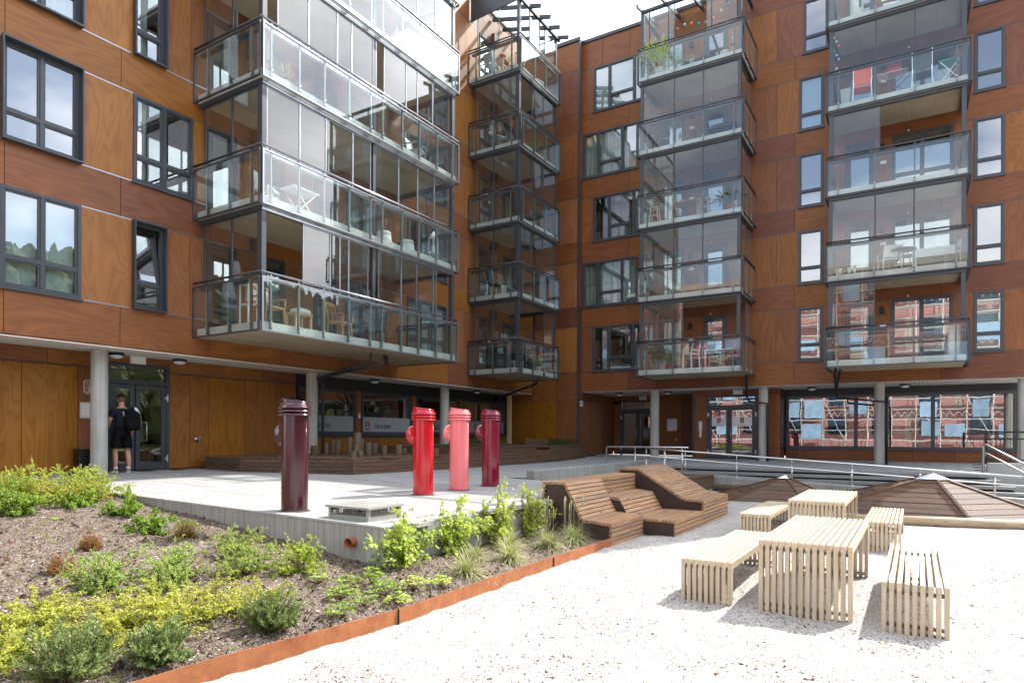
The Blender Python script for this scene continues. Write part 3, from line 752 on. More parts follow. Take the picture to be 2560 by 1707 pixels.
for k in range(5):
    zf = 3.40 + 2.8 * k
    mb.mat(1); mb.box(26.05, 30, -3.0, 12.4, zf - .25, zf - .01); mb.mat(0); mb.box(30, 30.1, -3.0, 12.4, zf, zf + 2.5)
    for a in (-2.9, 1.0, 4.4, 7.6, 9.1, 12.32): mb.box(26.1, 30, a, a + .1, zf, zf + 2.52)
mb.build('interior', ['interior_wall', 'interior_floor'], RB)
# soffit of the right wing: boards square to the wall
mb = MB(); n = 124
for i in range(n):
    y0 = -2.97 + 15.5 * i / n; mb.box(25.93, 28.2 if y0 < 7.9 else 29.5, y0 + .005, y0 + 15.5 / n - .005, 2.785, 2.80)
mb.mat(1); mb.box(25.93, 29.5, -2.97, 12.4, 2.802, 2.82)
tag(mb.build('soffit_boards', ['slat_soffit', 'joint_dark'], RB), kind='stuff')
# ground floor: entry recess
panel(Re, RB, 12.1, 12.43, .02, 2.42, 'redwood_upright'); panel(Re, RB, 7.9, 12.43, 2.57, 2.78, 'redwood_level')
for a, b in ((7.9, 9.1), (9.1, 9.9), (9.9, 10.3)): panel(Re, RB, a, b, .02, 2.57, 'redwood_upright')
DR = MB()
for b in ((10.3, 10.38, 0, 2.57), (12.02, 12.1, 0, 2.57), (10.38, 12.02, 2.50, 2.57), (10.38, 12.02, 2.08, 2.18)): Re.box(DR, *b, -.03, .12)
D2 = DR.build('door', 'dark_metal', RB)
g = MB(); Re.box(g, 10.38, 12.02, 2.18, 2.50, .04, .048); g.build('pane', 'window_glass', D2)
leaf_door(Re, D2, 11.2, 12.01, handle=11.27, hinge=12.05); leaf_door(Re, D2, 10.39, 11.19)
mb = MB(); 
for i in range(4):
    for j in range(2): mb.box(30.6, 30.9, 11.9 - i * .5, 11.44 - i * .5, 1.05 + j * .36, 1.36 + j * .36)
mb.mat(1); mb.box(30.95, 31.0, 7.9, 12.4, 0, 2.8); mb.box(30.55, 30.93, 12.0, 9.8, 1.76, 1.80); mb.box(30.55, 30.93, 12.0, 9.8, .98, 1.02)
mb.build('interior', ['interior_dark', 'redwood_level'], RB)
mb = MB(); mb.box(27.23, 29.45, 7.86, 7.9, 0, 2.78); mb.build('recess_side', 'redwood_upright', RB)
# second entrance and shop front
mb = MB(); mb.box(27.17, 27.22, 7.84, 7.93, 0, 2.78); mb.build('corner_trim', 'dark_metal', RB)
panel(Rg, RB, 7.35, 7.84, .02, 2.57, 'redwood_upright'); panel(Rg, RB, 4.5, 5.35, .02, 2.57, 'redwood_upright')
panel(Rg, RB, 4.5, 6.3, 2.57, 2.785, 'redwood_level'); panel(Rg, RB, 6.3, 7.84, 2.57, 2.785, 'redwood_level')
DR = MB()
for b in ((5.35, 5.44, 0, 2.57), (7.26, 7.35, 0, 2.57), (5.44, 7.26, 2.49, 2.57), (5.44, 7.26, 2.08, 2.17)): Rg.box(DR, *b, -.03, .12)
D3 = DR.build('door', 'dark_metal', RB)
g = MB(); Rg.box(g, 5.44, 7.26, 2.17, 2.49, .04, .048); g.build('pane', 'window_glass', D3)
leaf_door(Rg, D3, 6.46, 7.25, hinge=7.29); leaf_door(Rg, D3, 5.45, 6.44, handle=6.36, hinge=5.41)
for p, q in ((6.57, 7.14), (5.56, 6.33)):
    b = MB(); Rg.box(b, p, q, 1.31, 1.68, .012, .016); b.build('frosted_band', 'sign_metal', D3)
    la = (p + q) / 2; lg = MB(); pr = [(math.cos(t) * .055, math.sin(t) * .055) for t in [PI * 2 * j / 20 for j in range(20)]]
    lg.prism([(27.209, la - (x + (.022 if x > 0 else -.022)), 1.55 + y + (.06 if y > 0 else -.06)) for x, y in pr], (.003, 0, 0)); lg.build('emblem', 'logo_brown', D3, fixn=True)
    for ch, dz in (('J', .05), ('M', -.05)): text_mesh(ch, .095, frame_on('X', 27.206, la, 1.55 + dz), 'emblem_letter', 'logo_white', D3)
    text_mesh('Hus du trives i', .062, frame_on('X', 27.209, la, 1.365), 'lettering', 'text_black', D3, .9)
b = MB(); cs = [(math.cos(t), math.sin(t)) for t in [PI * 2 * j / 24 for j in range(24)]]
b.prism([(27.207, 6.93 + x * .15, 1.84 + y * .15) for x, y in cs], (.004, 0, 0)); b.build('sticker', 'sticker_violet', D3, fixn=True)
b = MB(); b.prism([(27.205, 6.93 + x * .15, 1.84 + y * .15) for x, y in cs if y - x < -.35], (.0015, 0, 0)); b.build('sticker', 'sticker_orange', D3, fixn=True)
for i in range(4):
    b = MB(); Rg.box(b, 6.85 + .02 * (i % 2), 7.02 - .03 * (i % 3), 1.895 - i * .036, 1.910 - i * .036, .002, .0045); b.build('sticker_line', 'logo_white', D3)
# return beside the shop front, then the shop windows
rt = Wall('Y', 4.5)
panel(rt, RB, 27.22, 27.42, .02, 2.78, 'redwood_upright'); panel(rt, RB, 28.05, 28.2, .02, 2.78, 'redwood_upright'); panel(rt, RB, 27.42, 28.05, .02, .45, 'redwood_upright')
window(rt, RB, 27.42, 28.05, .47, 2.5, 1, transom=None, glassm='shop_glass', name='shop_window')
mb = MB(); rt.box(mb, 27.42, 28.05, 2.5, 2.78, .01, .06); Rf.box(mb, -2.97, 4.46, 2.52, 2.785, .0, .1); mb.build('fascia', 'dark_fascia', RB)
window(Rf, RB, -2.95, 4.44, .44, 2.52, mull=[-.53, 1.95], transom=None, glassm='shop_glass', name='shop_window')
for a, b in zip([4.46, 4.0, 2.7, 1.4, .1, -1.2, -2.3, -2.97], [4.0, 2.7, 1.4, .1, -1.2, -2.3, -2.97]): panel(Rf, RB, b, a, .0, .405, 'redwood_level')
mb = MB(); mb.box(33, 33.1, -3, 7.8, 0, 2.8); mb.mat(1); mb.box(27.3, 33, -3, 4.5, -.03, -.01); mb.mat(2); mb.box(28.35, 33, -3, 4.5, 2.7, 2.78); mb.box(31, 31.1, -3.0, 1.0, 0, 2.7); mb.mat(0); mb.box(30, 30.6, 1.5, 3.8, 0, .9); mb.build('interior', ['interior_dark', 'interior_floor', 'interior_wall'], RB)
for (y, r) in ((9.27, .185), (4.97, .175), (1.09, .165), (-2.93, .16)):
    mb = MB(); mb.lathe([(r, -.12), (r, 2.783)], (26.35, y, 0), 28); mb.build('column', 'column_concrete', RB)

# ------------------------------------------------------------------ glazed balconies
class Face:
    """one side of a balcony; s=+1 when inward is +axis"""
    def __init__(s, ax, c, sg): s.ax = ax; s.c = c; s.sg = sg
    def box(s, mb, a0, a1, z0, z1, d0, d1):
        if s.ax == 'Y': mb.box(a0, a1, s.c + s.sg * d0, s.c + s.sg * d1, z0, z1)
        else: mb.box(s.c + s.sg * d0, s.c + s.sg * d1, a0, a1, z0, z1)
    def pt(s, a, z, d): return Vector((a, s.c + s.sg * d, z)) if s.ax == 'Y' else Vector((s.c + s.sg * d, a, z))

def balcony(P, zb, x0, x1, y0, y1, faces, joints=0, jax='x', top_open=False):
    mb = MB(); mb.box(x0 + .04, x1 - .02, y0 + .04, y1 - .02, zb + .012, zb + .205)
    mb.mat(1)
    if joints:
        n = joints
        for i in range(n):
            if jax == 'y': mb.box(x0 + .05, x1 - .03, y0 + .05 + (y1 - y0 - .08) * i / n + .006, y0 + .05 + (y1 - y0 - .08) * (i + 1) / n - .006, zb - .006, zb + .009)
            else: mb.box(x0 + .05 + (x1 - x0 - .08) * i / n + .004, x0 + .05 + (x1 - x0 - .08) * (i + 1) / n - .004, y0 + .05, y1 - .03, zb - .006, zb + .009)
    else: mb.box(x0 + .05, x1 - .03, y0 + .05, y1 - .03, zb - .006, zb + .009)
    B = mb.build('balcony', ['slab_edge', 'soffit_board'], P)
    for F, a0, a1, seams, gl, fm in faces:
        ra, rb = min(a0, a1), max(a0, a1)
        # balustrade frame, panels, posts, handrail
        fr = MB()
        F.box(fr, ra, rb, zb + 1.150, zb + 1.185, -.075, -.03); F.box(fr, ra, rb, zb - .025, zb + .012, -.075, -.03)
        for a in (ra, rb): F.box(fr, a - .018, a + .018, zb - .024, zb + 1.184, -.074, -.031)
        fr.build('balustrade_frame', fm, B)
        ss = sorted(seams); ed = [ra + .018] + ss + [rb - .018]
        for p, q in zip(ed, ed[1:]):
            g = MB(); F.box(g, p + .004, q - .004, zb + .008, zb + 1.153, -.058, -.046); g.build('glass_panel', 'rail_glass', B)
        for a in ss:
            po = MB(); F.box(po, a - .022, a + .022, zb + .03, zb + 1.26, -.030, .015); po.mat(1); F.box(po, a - .0035, a + .0035, zb + .01, zb + 1.15, -.060, -.044)
            po.mat(2)
            for z in (zb + .1, zb + .2): F.box(po, a - .012, a + .012, z - .012, z + .012, -.064, -.058)
            po.build('post', [fm, 'glass_edge', 'steel'], B)
        hr = MB(); hr.tube([F.pt(ra - .02, zb + 1.285, -.03), F.pt(rb + .02, zb + 1.285, -.03)], .026, 8); hr.build('handrail', fm, B)
        # sliding glazing above
        if gl is not None:
            D0, D1 = .06, .14
            if not top_open: tr = MB(); F.box(tr, ra + .06, rb - .06, zb + 2.68, zb + 2.78, D0 - .02, D1 + .02); tr.build('upper_track', fm, B)
            tr = MB(); F.box(tr, ra + .06, rb - .06, zb + 1.115, zb + 1.185, D0 - .01, D1 + .01)
            tr.build('lower_track', fm, B)
            for p, q in gl:
                if q < p: p, q = q, p
                gm = MB(); w = .022; z0, z1 = zb + 1.186, zb + 2.679
                for b in ((p, p + w, z0, z1), (q - w, q, z0, z1), (p + w, q - w, z0, z0 + .03), (p + w, q - w, z1 - .03, z1)): F.box(gm, *b, D0 + .015, D1 - .03)
                gm.mat(1); F.box(gm, p + w - .002, q - w + .002, z0 + .028, z1 - .028, D0 + .028, D0 + .036)
                gm.build('glazing_pane', [fm, 'balcony_glass'], B)
    return B
def corner_post(B, x, y, z0, z1, w=.12, m='dark_metal'):
    mb = MB(); mb.box(x - w / 2, x + w / 2, y - w / 2, y + w / 2, z0, z1); return mb.build('corner_post', m, B)
def runs(pts, skip=()): return [(p, q) for i, (p, q) in enumerate(zip(pts, pts[1:])) if i not in skip]

BALC = {}
# first: on the left wing, eleven panes long
X0, X1, Y0, Y1 = 9.33, 16.53, 12.28, 14.70
fse = [9.57, 10.35, 11.11, 11.93, 12.70, 13.14, 13.93, 14.67, 15.48, 16.26]
lse = [12.59, 13.37, 14.19]
for k in range(5):
    zb = 3.2 + 2.8 * k
    front_gl = {0: [(10.55, 11.4), (11.4, 11.72), (11.72, 12.02), (12.02, 12.72), (13.1, 14.03), (14.03, 14.70), (14.7, 15.46), (15.46, 15.63)],
                1: [(9.52, 10.45), (10.45, 11.25), (11.25, 12.15), (12.15, 12.8), (12.95, 13.9), (13.9, 14.72), (14.72, 15.5), (15.5, 16.38)],
                2: [(9.8, 10.7), (10.7, 11.6), (11.6, 12.1), (12.1, 12.88), (12.95, 13.0), (13.28, 14.2), (14.2, 14.7), (14.7, 15.4), (15.4, 16.38)],
                3: [(9.52, 10.4), (10.4, 11.2), (11.2, 12.1), (12.1, 12.9), (12.95, 13.8), (13.8, 14.7), (14.7, 15.5), (15.5, 16.38)],
                4: [(9.52, 10.6), (10.6, 11.7), (11.7, 12.8), (12.9, 14.1), (14.1, 15.2), (15.2, 16.38)]}[k]
    side_gl = [(12.42, 12.50), (12.50, 13.44), (13.44, 14.50)] if k != 2 else [(12.42, 12.5), (13.28, 13.44), (13.44, 14.50)]
    faces = [(Face('Y', Y0, 1), X0, X1, fse, front_gl, 'alu_frame'), (Face('X', X0, 1), Y0, Y1, lse, side_gl, 'dark_metal'),
             (Face('X', X1, -1), Y0, Y1, [12.6, 13.4, 14.3], [] if k == 0 else [(12.42, 13.4), (13.4, 14.5)], 'dark_metal')]
    B = balcony(LB, zb, X0, X1, Y0, Y1, faces); BALC['one', k] = B
    corner_post(B, X0 + .12, Y0 + .12, zb + .21, zb + 2.79); corner_post(B, X1 - .12, Y0 + .12, zb + .21, zb + 2.79); corner_post(B, 12.93, Y0 + .12, zb + .21, zb + 2.79, .10)
    mb = MB(); mb.box(10.82, 11.14, 14.52, 14.69, zb + 2.42, zb + 2.72); mb.build('vent_hood', 'black_metal', B)
    mb = MB(); mb.box(10.95, 11.10, 14.68, 14.71, zb + 1.42, zb + 1.50); mb.build('socket', 'white_plastic', B)
# second: in the inner corner
X0, X1, Y0, Y1 = 20.58, 23.68, 12.44, 14.70
for k in range(5):
    zb = 3.2 + 2.8 * k
    fg = {0: [(22.62, 23.55)], 1: [(20.8, 21.6), (21.6, 22.5), (22.5, 23.55)], 2: [(20.8, 21.6), (21.6, 22.5), (22.5, 23.55)], 3: [(21.6, 21.7), (21.7, 22.5), (22.5, 23.55)], 4: [(21.4, 22.2), (22.6, 23.55)]}[k]
    sg = [(12.64, 13.63), (13.63, 14.5)] if k != 4 else [(13.4, 14.4)]
    faces = [(Face('Y', Y0, 1), X0, X1, [20.78, 21.62, 22.5, 23.40], fg, 'dark_metal'), (Face('X', X0, 1), Y0, Y1, [12.79, 13.57, 14.40], sg, 'dark_metal'),
             (Face('X', X1, -1), Y0, Y1, [12.7, 13.6, 14.4], [(12.6, 13.5), (13.5, 14.5)], 'dark_metal')]
    B = balcony(LB, zb, X0, X1, Y0, Y1, faces, top_open=(k == 4)); BALC['two', k] = B
    zt = zb + (2.79 if k < 4 else 2.62)
    corner_post(B, X0 + .12, Y0 + .12, zb + .21, zt); corner_post(B, X1 - .10, Y0 + .12, zb + .21, zt, .09)
    mb = MB(); mb.box(22.0, 22.3, 14.50, 14.69, zb + 2.4, zb + 2.7); mb.build('vent_hood', 'black_metal', B)
    mb = MB(); mb.box(21.9, 22.02, 14.68, 14.71, zb + 1.45, zb + 1.55); mb.build('socket', 'white_plastic', B)
# its glass roof: rafters rising to the wall
B = BALC['two', 4]; zr = 3.2 + 2.8 * 4
for i in range(5):
    x = 20.62 + i * .76; mb = MB(); mb.bar((x, 14.68, zr + 3.35), (x, 12.02, zr + 2.60), .07, .14); mb.build('rafter', 'dark_metal', B)
for i in range(4):
    x = 20.62 + i * .76; g = MB(); g.add([(x + .01, 14.68, zr + 3.44), (x + .75, 14.68, zr + 3.44), (x + .75, 12.1, zr + 2.72), (x + .01, 12.1, zr + 2.72), (x + .01, 14.68, zr + 3.452), (x + .75, 14.68, zr + 3.452), (x + .75, 12.1, zr + 2.732), (x + .01, 12.1, zr + 2.732)], [(0, 3, 2, 1), (4, 5, 6, 7), (0, 1, 5, 4), (1, 2, 6, 5), (2, 3, 7, 6), (3, 0, 4, 7)]); g.build('roof_pane', 'balcony_glass', B)
mb = MB(); mb.box(20.58, 23.7, 12.40, 12.50, zr + 2.55, zr + 2.66); mb.build('eaves_beam', 'dark_metal', B)
mb = MB(); mb.prism([(20.60, 14.68, zr + 2.45), (20.60, 12.5, zr + 2.45 + .14), (20.60, 12.5, zr + 2.60), (20.60, 14.68, zr + 3.3)], (.05, 0, 0)); mb.build('gable_plate', 'dark_metal', B, fixn=True)
# third and fourth: on the right wing
X0, X1 = 23.85, 25.88
for nm, y0, y1, se, gls, ssl in (
    ('three', 5.24, 9.08, [5.53, 6.61, 7.71, 8.73], {0: [(7.72, 8.95), (7.35, 7.72)], 1: runs([5.40, 6.64, 7.72, 8.95]), 2: runs([5.40, 6.64, 7.72, 8.95]), 3: runs([5.40, 6.64, 7.72, 8.95]), 4: [(5.45, 6.35), (6.35, 6.55), (7.72, 7.95), (7.95, 8.7), (8.7, 8.95)]}, [24.35, 25.1]),
    ('four', -1.33, 2.52, [-1.02, 0.06, 1.15, 2.20], {0: [(1.13, 2.42)], 1: runs([-1.20, .07, 1.13, 2.42]), 2: [(1.0, 2.36), (2.36, 2.42)], 3: runs([-1.20, .07, 1.13, 2.42]), 4: runs([-1.20, .07, 1.13, 2.42])}, [24.35, 25.1])):
    for k in range(5):
        zb = 3.2 + 2.8 * k
        sg = [(24.02, 24.8), (24.8, 25.75)] if k else [(24.85, 25.75)]
        if nm == 'four' and k in (0, 2): sg = []
        faces = [(Face('X', X0, 1), y0, y1, se, gls[k], 'dark_metal'), (Face('Y', y0, 1), X0, X1, ssl, sg, 'dark_metal'), (Face('Y', y1, -1), X0, X1, ssl, sg if sg else None, 'dark_metal')]
        B = balcony(RB, zb, X0, X1, y0, y1, faces, joints=5 if nm == 'four' else 0, jax='y', top_open=False); BALC[nm, k] = B
        for y in (y0 + .12, y1 - .10): corner_post(B, X0 + .12, y, zb + .21, zb + 2.79, .12)
        mb = MB(); yl = (y0 + y1) / 2 + (-.3 if nm == 'three' else -.35); mb.lathe([(.001, 0), (.055, .0), (.055, .05), (.03, .07)], (X1 - .02, yl, zb + 2.47), 10, axis=(-1, 0, 0)); mb.build('wall_lamp', 'steel', B)
        mb = MB(); ys = 7.62 if nm == 'three' else .98; mb.box(X1 - .03, X1 + .01, ys - .09, ys + .09, zb + 1.5, zb + 1.6); mb.build('socket', 'white_plastic', B)
        mb = MB(); mb.box(X1 - .12, X1 + .01, ys - .04, ys + .10, zb + 1.95, zb + 2.16); mb.build('wall_box', 'black_metal', B)
B = BALC['three', 4]; zr = 3.2 + 2.8 * 4
for i in range(5):
    y = 5.3 + i * .94; mb = MB(); mb.bar((25.86, y, zr + 3.3), (23.55, y, zr + 2.78), .07, .13); mb.build('rafter', 'dark_metal', B)
for i in range(4):
    y = 5.3 + i * .94; g = MB(); g.add([(25.86, y + .01, zr + 3.38), (25.86, y + .93, zr + 3.38), (23.65, y + .93, zr + 2.88), (23.65, y + .01, zr + 2.88), (25.86, y + .01, zr + 3.392), (25.86, y + .93, zr + 3.392), (23.65, y + .93, zr + 2.892), (23.65, y + .01, zr + 2.892)], [(0, 1, 2, 3), (4, 7, 6, 5), (0, 4, 5, 1), (1, 5, 6, 2), (2, 6, 7, 3), (3, 7, 4, 0)]); g.build('roof_pane', 'balcony_glass', B)

# ------------------------------------------------------------------ drain pipes
def pipe(P, pts, r=.042): mb = MB(); mb.tube(pts, r, 8); return mb.build('drain_pipe', 'black_metal' if P is RB else 'dark_metal', P)
pipe(LB, [(13.6, 13.1, 3.19), (13.6, 13.1, 2.98), (13.45, 15.1, 2.55), (13.72, 15.16, 2.4), (13.72, 15.16, -.02)])
pipe(LB, [(14.05, 13.0, 3.19), (14.05, 13.0, 2.94), (13.6, 15.0, 2.62)]); pipe(LB, [(14.3, 13.15, 3.19), (14.3, 13.15, 2.92)])
pipe(LB, [(23.3, 13.2, 3.19), (23.3, 13.2, 3.02), (24.35, 15.9, 2.5)], .05); pipe(LB, [(24.6, 15.88, 3.2), (24.6, 15.88, -.05)], .05)
pipe(RB, [(25.2, 5.35, 3.19), (25.2, 5.35, 2.95), (25.95, 5.5, 2.45), (26.1, 5.45, 2.25), (26.12, 4.78, 2.15), (26.12, 4.76, -.1)])
pipe(RB, [(25.6, 5.42, 3.19), (25.9, 5.5, 2.6)])
pipe(RB, [(24.4, 2.3, 3.19), (24.4, 2.3, 2.95), (25.8, 2.42, 2.50), (26.1, 2.4, 2.30), (26.12, .88, 2.12), (26.12, .86, -.1)])
pipe(RB, [(24.9, 2.2, 3.19), (25.8, 2.40, 2.62)])

# ------------------------------------------------------------------ lamps and fittings on the ground floor
def ceiling_lamp(x, y, z, label):
    t = thing('ceiling_lamp', (x, y, z), label, 'lamp', 'round lamps under the overhangs')
    m = MB(); m.lathe([(.001, 0), (.155, 0), (.165, -.02), (.165, -.062), (.145, -.066)], (x, y, z), 20); m.build('lamp_ring', 'black_metal', t)
    m = MB(); m.lathe([(.146, -.060), (.135, -.09), (.10, -.118), (.05, -.134), (.001, -.138)], (x, y, z), 20); m.build('lamp_shade', 'lamp_glass', t)
for x, y, z, lb in ((7.97, 15.6, 2.744, 'round ceiling lamp next to the concrete column by the man'), (9.46, 15.55, 2.744, 'round ceiling lamp just right of the entrance door where the man stands'),
                    (16.18, 15.4, 2.744, 'round ceiling lamp over the window lettered Hus du trives i'), (22.16, 15.4, 2.744, 'round ceiling lamp over the last shop window near the timber post'),
                    (26.9, 11.07, 2.784, 'round ceiling lamp in the dark entry recess, left of its column'), (27.0, 8.95, 2.784, 'round ceiling lamp in the dark entry recess, right of its column'),
                    (27.1, 3.36, 2.784, 'round ceiling lamp over the left shop window of the red wing'), (27.1, .33, 2.784, 'round ceiling lamp over the right shop window of the red wing')):
    ceiling_lamp(x, y, z, lb)
def emergency(wall, a, z, label):
    p = wall.pt(a, z, -.02); t = thing('emergency_light', p, label, 'light', 'white box lights over the doors'); m = MB(); wall.box(m, a - .18, a + .18, z - .09, z + .09, -.07, .0); m.build('housing', 'white_plastic', t)
    m = MB(); wall.box(m, a - .13, a + .13, z - .05, z + .05, -.078, -.071); m.build('diffuser', 'lamp_glass', t)
emergency(Lg, 8.66, 2.66, 'white box light over the door where the man stands')
emergency(Re, 10.95, 2.68, 'white box light over the door in the dark entry recess')
emergency(Rg, 6.1, 2.68, 'white box light over the glass doors with stickers')
def board(wall, a, z, w, h, label, cols=2):
    t = thing('directory_board', wall.pt(a, z, -.01), label, 'sign', 'name boards by the doors'); m = MB(); wall.box(m, a - w / 2, a + w / 2, z - h / 2, z + h / 2, -.018, 0); m.build('plate', 'sign_metal', t)
    for i in range(cols):
        m = MB(); c = a - w / 2 + w * (i + .5) / cols; n = 9
        for j in range(n):
            zz = z + h / 2 - .05 - (h - .09) * j / n - (.06 if i else 0)
            if zz - .02 < z - h / 2: continue
            wall.box(m, c - w * .2, c + w * .2, zz - (h - .1) / n * .36, zz + (h - .1) / n * .36, -.0225, -.0185)
        m.build('name_strips', 'sign_white', t)
board(Lg, 7.60, 1.42, .42, .36, 'grey name board behind the column left of the man')
board(Re, 9.55, 1.42, .44, .56, 'pale name board on the dark wall right of the recess column', 3)
t = thing('wall_emblem', (7.62, 15.98, 1.95), 'brick patterned crest with letters J and M, half hidden by the column', 'emblem')
m = MB(); pr = [(math.cos(a) * .08, math.sin(a) * .08) for a in [PI * 2 * j / 24 for j in range(24)]]
ol = [(7.62 + x + (.07 if x > 0 else -.07), 15.985, 1.95 + y + (.08 if y > 0 else -.08)) for x, y in pr]; m.prism(ol, (0, .012, 0)); m.build('rim', 'logo_white', t, fixn=True)
m = MB(); ol = [(7.62 + (x + (.07 if x > 0 else -.07)) * .92, 15.981, 1.95 + (y + (.08 if y > 0 else -.08)) * .92) for x, y in pr]; m.prism(ol, (0, .004, 0)); m.build('field', 'logo_brown', t, fixn=True)
m = MB()
for j in range(5): m.box(7.50, 7.74, 15.976, 15.981, 1.84 + j * .055, 1.845 + j * .055)
for j in range(5):
    for i in range(4): xx = 7.53 + i * .06 + (.03 if j % 2 else 0); m.box(xx, xx + .005, 15.976, 15.981, 1.79 + j * .055, 1.84 + j * .055)
m.build('brick_lines', 'logo_white', t)
for ch, dz in (('J', .07), ('M', -.07)): text_mesh(ch, .15, frame_on('Y', 15.972, 7.62, 1.95 + dz), 'emblem_letter', 'logo_white', t)
t = thing('house_number_sign', (25.85, 12.42, 2.3), 'white plate with number 69 at the corner of the dark recess', 'sign')
m = MB(); m.box(25.72, 25.98, 12.405, 12.42, 2.18, 2.42); m.build('plate', 'sign_white', t); text_mesh('69', .2, frame_on('Y', 12.402, 25.85, 2.3), 'number', 'text_black', t, .8)
t = thing('intercom', (27.16, 7.6, 1.3), 'tall steel door intercom left of the glass doors with stickers', 'intercom')
m = MB(); Rg.box(m, 7.53, 7.67, 1.10, 1.52, -.04, 0); m.build('panel', 'sign_metal', t); m = MB(); Rg.box(m, 7.545, 7.60, 1.2, 1.48, -.044, -.0405); m.build('name_list', 'sign_white', t)
m = MB(); Rg.box(m, 7.56, 7.64, .86, 1.09, -.03, 0); m.build('card_reader', 'white_plastic', t)
t = thing('outdoor_tap', (10.2, 15.99, .76), 'small round metal garden tap on the veneer wall right of the entrance', 'tap')
m = MB(); m.lathe([(.001, 0), (.07, 0), (.065, .02), (.02, .03), (.02, .06)], (10.2, 15.99, .76), 14, axis=(0, -1, 0)); m.build('rosette', 'steel', t)
m = MB(); m.tube([(10.2, 15.93, .76), (10.2, 15.88, .76), (10.2, 15.87, .70)], .014, 8); m.bar((10.16, 15.9, .80), (10.26, 15.9, .80), .02, .02); m.build('spout', 'steel', t)
t = thing('wall_hydrant_knob', (29.46, 9.35, .75), 'round metal knob on the dark wall of the entry recess', 'tap')
m = MB(); m.lathe([(.001, 0.03), (.07, .02), (.07, 0)], (29.49, 9.35, .75), 14, axis=(-1, 0, 0)); m.build('knob', 'steel', t)
t = thing('waste_bin', (7.38, 15.75, 0), 'black square bin half behind the concrete column', 'bin'); m = MB(); m.cbox(7.22, 7.52, 15.62, 15.90, 0, .52); m.build('bin_body', 'black_plastic', t); m = MB(); m.cbox(7.21, 7.53, 15.61, 15.91, .52, .55); m.build('lid', 'black_metal', t)
t = thing('switch_plate', (16.05, 15.99, 1.5), 'little white switch plate on the timber pier between the shop windows', 'switch'); m = MB(); m.box(16.03, 16.10, 15.975, 15.998, 1.46, 1.60); m.build('plate', 'white_plastic', t); m = MB(); m.box(16.045, 16.085, 15.97, 15.974, 1.54, 1.57); m.build('button', 'dark_metal', t)

# ------------------------------------------------------------------ paved yard
plaza = tag(link('plaza_pavement', None, None, (10, 10, 0)), kind='structure')
def in_yard(x, y):
    if y > 15.95 or x < 5.8: return False
    if x > 22.45: return x < 29.4 and -1.7 < y < (12.4 if x < 29 else 12.4) and (x < 27.15 or (y > 7.9 and x < 29.4) or y < 4.4)
    return y > (5.55 if x < 13.6 else 8.0)
bed = MB()
def quad_at(mb, x0, x1, y0, y1, dz): mb.add([(x0, y0, pz(x0, y0) + dz), (x1, y0, pz(x1, y0) + dz), (x1, y1, pz(x1, y1) + dz), (x0, y1, pz(x0, y1) + dz)], [(0, 1, 2, 3)])
quad_at(bed, 5.78, 13.6, 5.5, 16.1, -.012); quad_at(bed, 13.6, 22.5, 8.0, 16.1, -.012); quad_at(bed, 22.5, 27, -1.9, 16, -.012); quad_at(bed, 27, 29.6, -1.9, 16.1, -.012); quad_at(bed, -4, 5.78, 11.8, 16.1, -.014)
bed.build('joint_sand', 'joint_sand', plaza)
slabs = []
SX, SY = 0.40, 0.80
nx = int((29.4 - 5.8) / SX) + 1
for i in range(nx):
    for j in range(-4, 26):
        x = 5.80 + i * SX; y = 16.0 - (j + (0.5 if i % 2 else 0)) * SY
        if in_yard(x + SX / 2, y - SY / 2): slabs.append((x, y))
slabs.sort(key=lambda s: math.hypot(s[0] + .2, s[1] - .4))
rest = MB()
for n, (x, y) in enumerate(slabs):
    g = .008; dz = rnd.uniform(-.0015, .0015); x1, y0 = x + SX, y - SY
    vs = [(x + g, y0 + g), (x1 - g, y0 + g), (x1 - g, y - g), (x + g, y - g)]
    mb = MB() if n < 300 else rest
    top = [(a, b, pz(a, b) + dz) for a, b in vs]; bt = [(a, b, pz(a, b) - .05) for a, b in vs]
    mb.add(bt + top, [(4, 5, 6, 7), (0, 1, 5, 4), (1, 2, 6, 5), (2, 3, 7, 6), (3, 0, 4, 7)])
    if n < 300: mb.build('paving_slab', 'paving', plaza)
tag(rest.build('paving_slabs', 'paving', plaza), kind='stuff')
mb = MB()
for i in range(16):
    for j in range(24):
        x = -3.6 + i * .4 - .8; y = 15.9 - j * .2 - .2
        if y > 12 and x < 5.35: mb.box(x + .004, x + .396, y + .004, y + .196, pz(x, y) - .05, pz(x, y) + .0)
tag(mb.build('paving_blocks', 'paving', plaza), kind='stuff')

# retaining wall round the bank: two legs, rounded arris, drain outlet
RW = thing('retaining_wall', (5.75, 5.4, -.2), 'pale cast concrete retaining wall between the planted bank and the paved yard', 'wall')
def rwz(y): return pz(7, y) + .004
mb = MB(); n = 14; t = .22
for i in range(n):
    y0, y1 = 5.31 + (13.0 - 5.31) * i / n, 5.31 + (13.0 - 5.31) * (i + 1) / n
    st = len(mb.v); mb.box(5.74, 5.74 + t, y0, y1, -1.2, 0)
    for j in range(st, len(mb.v)):
        v = mb.v[j]
        if v[2] > -.5: mb.v[j] = (v[0], v[1], rwz(v[1]))
st = len(mb.v); mb.box(5.74 + t, 9.78, 5.31, 5.31 + t, -1.2, rwz(5.4))
W1 = mb.build('wall_body', 'concrete', RW)
mb = MB()
for i in range(n):     # thin worn lip along the top
    y0, y1 = 5.295 + (13.0 - 5.295) * i / n, 5.295 + (13.0 - 5.295) * (i + 1) / n
    st = len(mb.v); mb.box(5.728, 5.80, y0, y1, -.04, 0)
    for j in range(st, len(mb.v)):
        v = mb.v[j]; mb.v[j] = (v[0], v[1], rwz(v[1]) + (.003 if v[2] > -.02 else -.022))
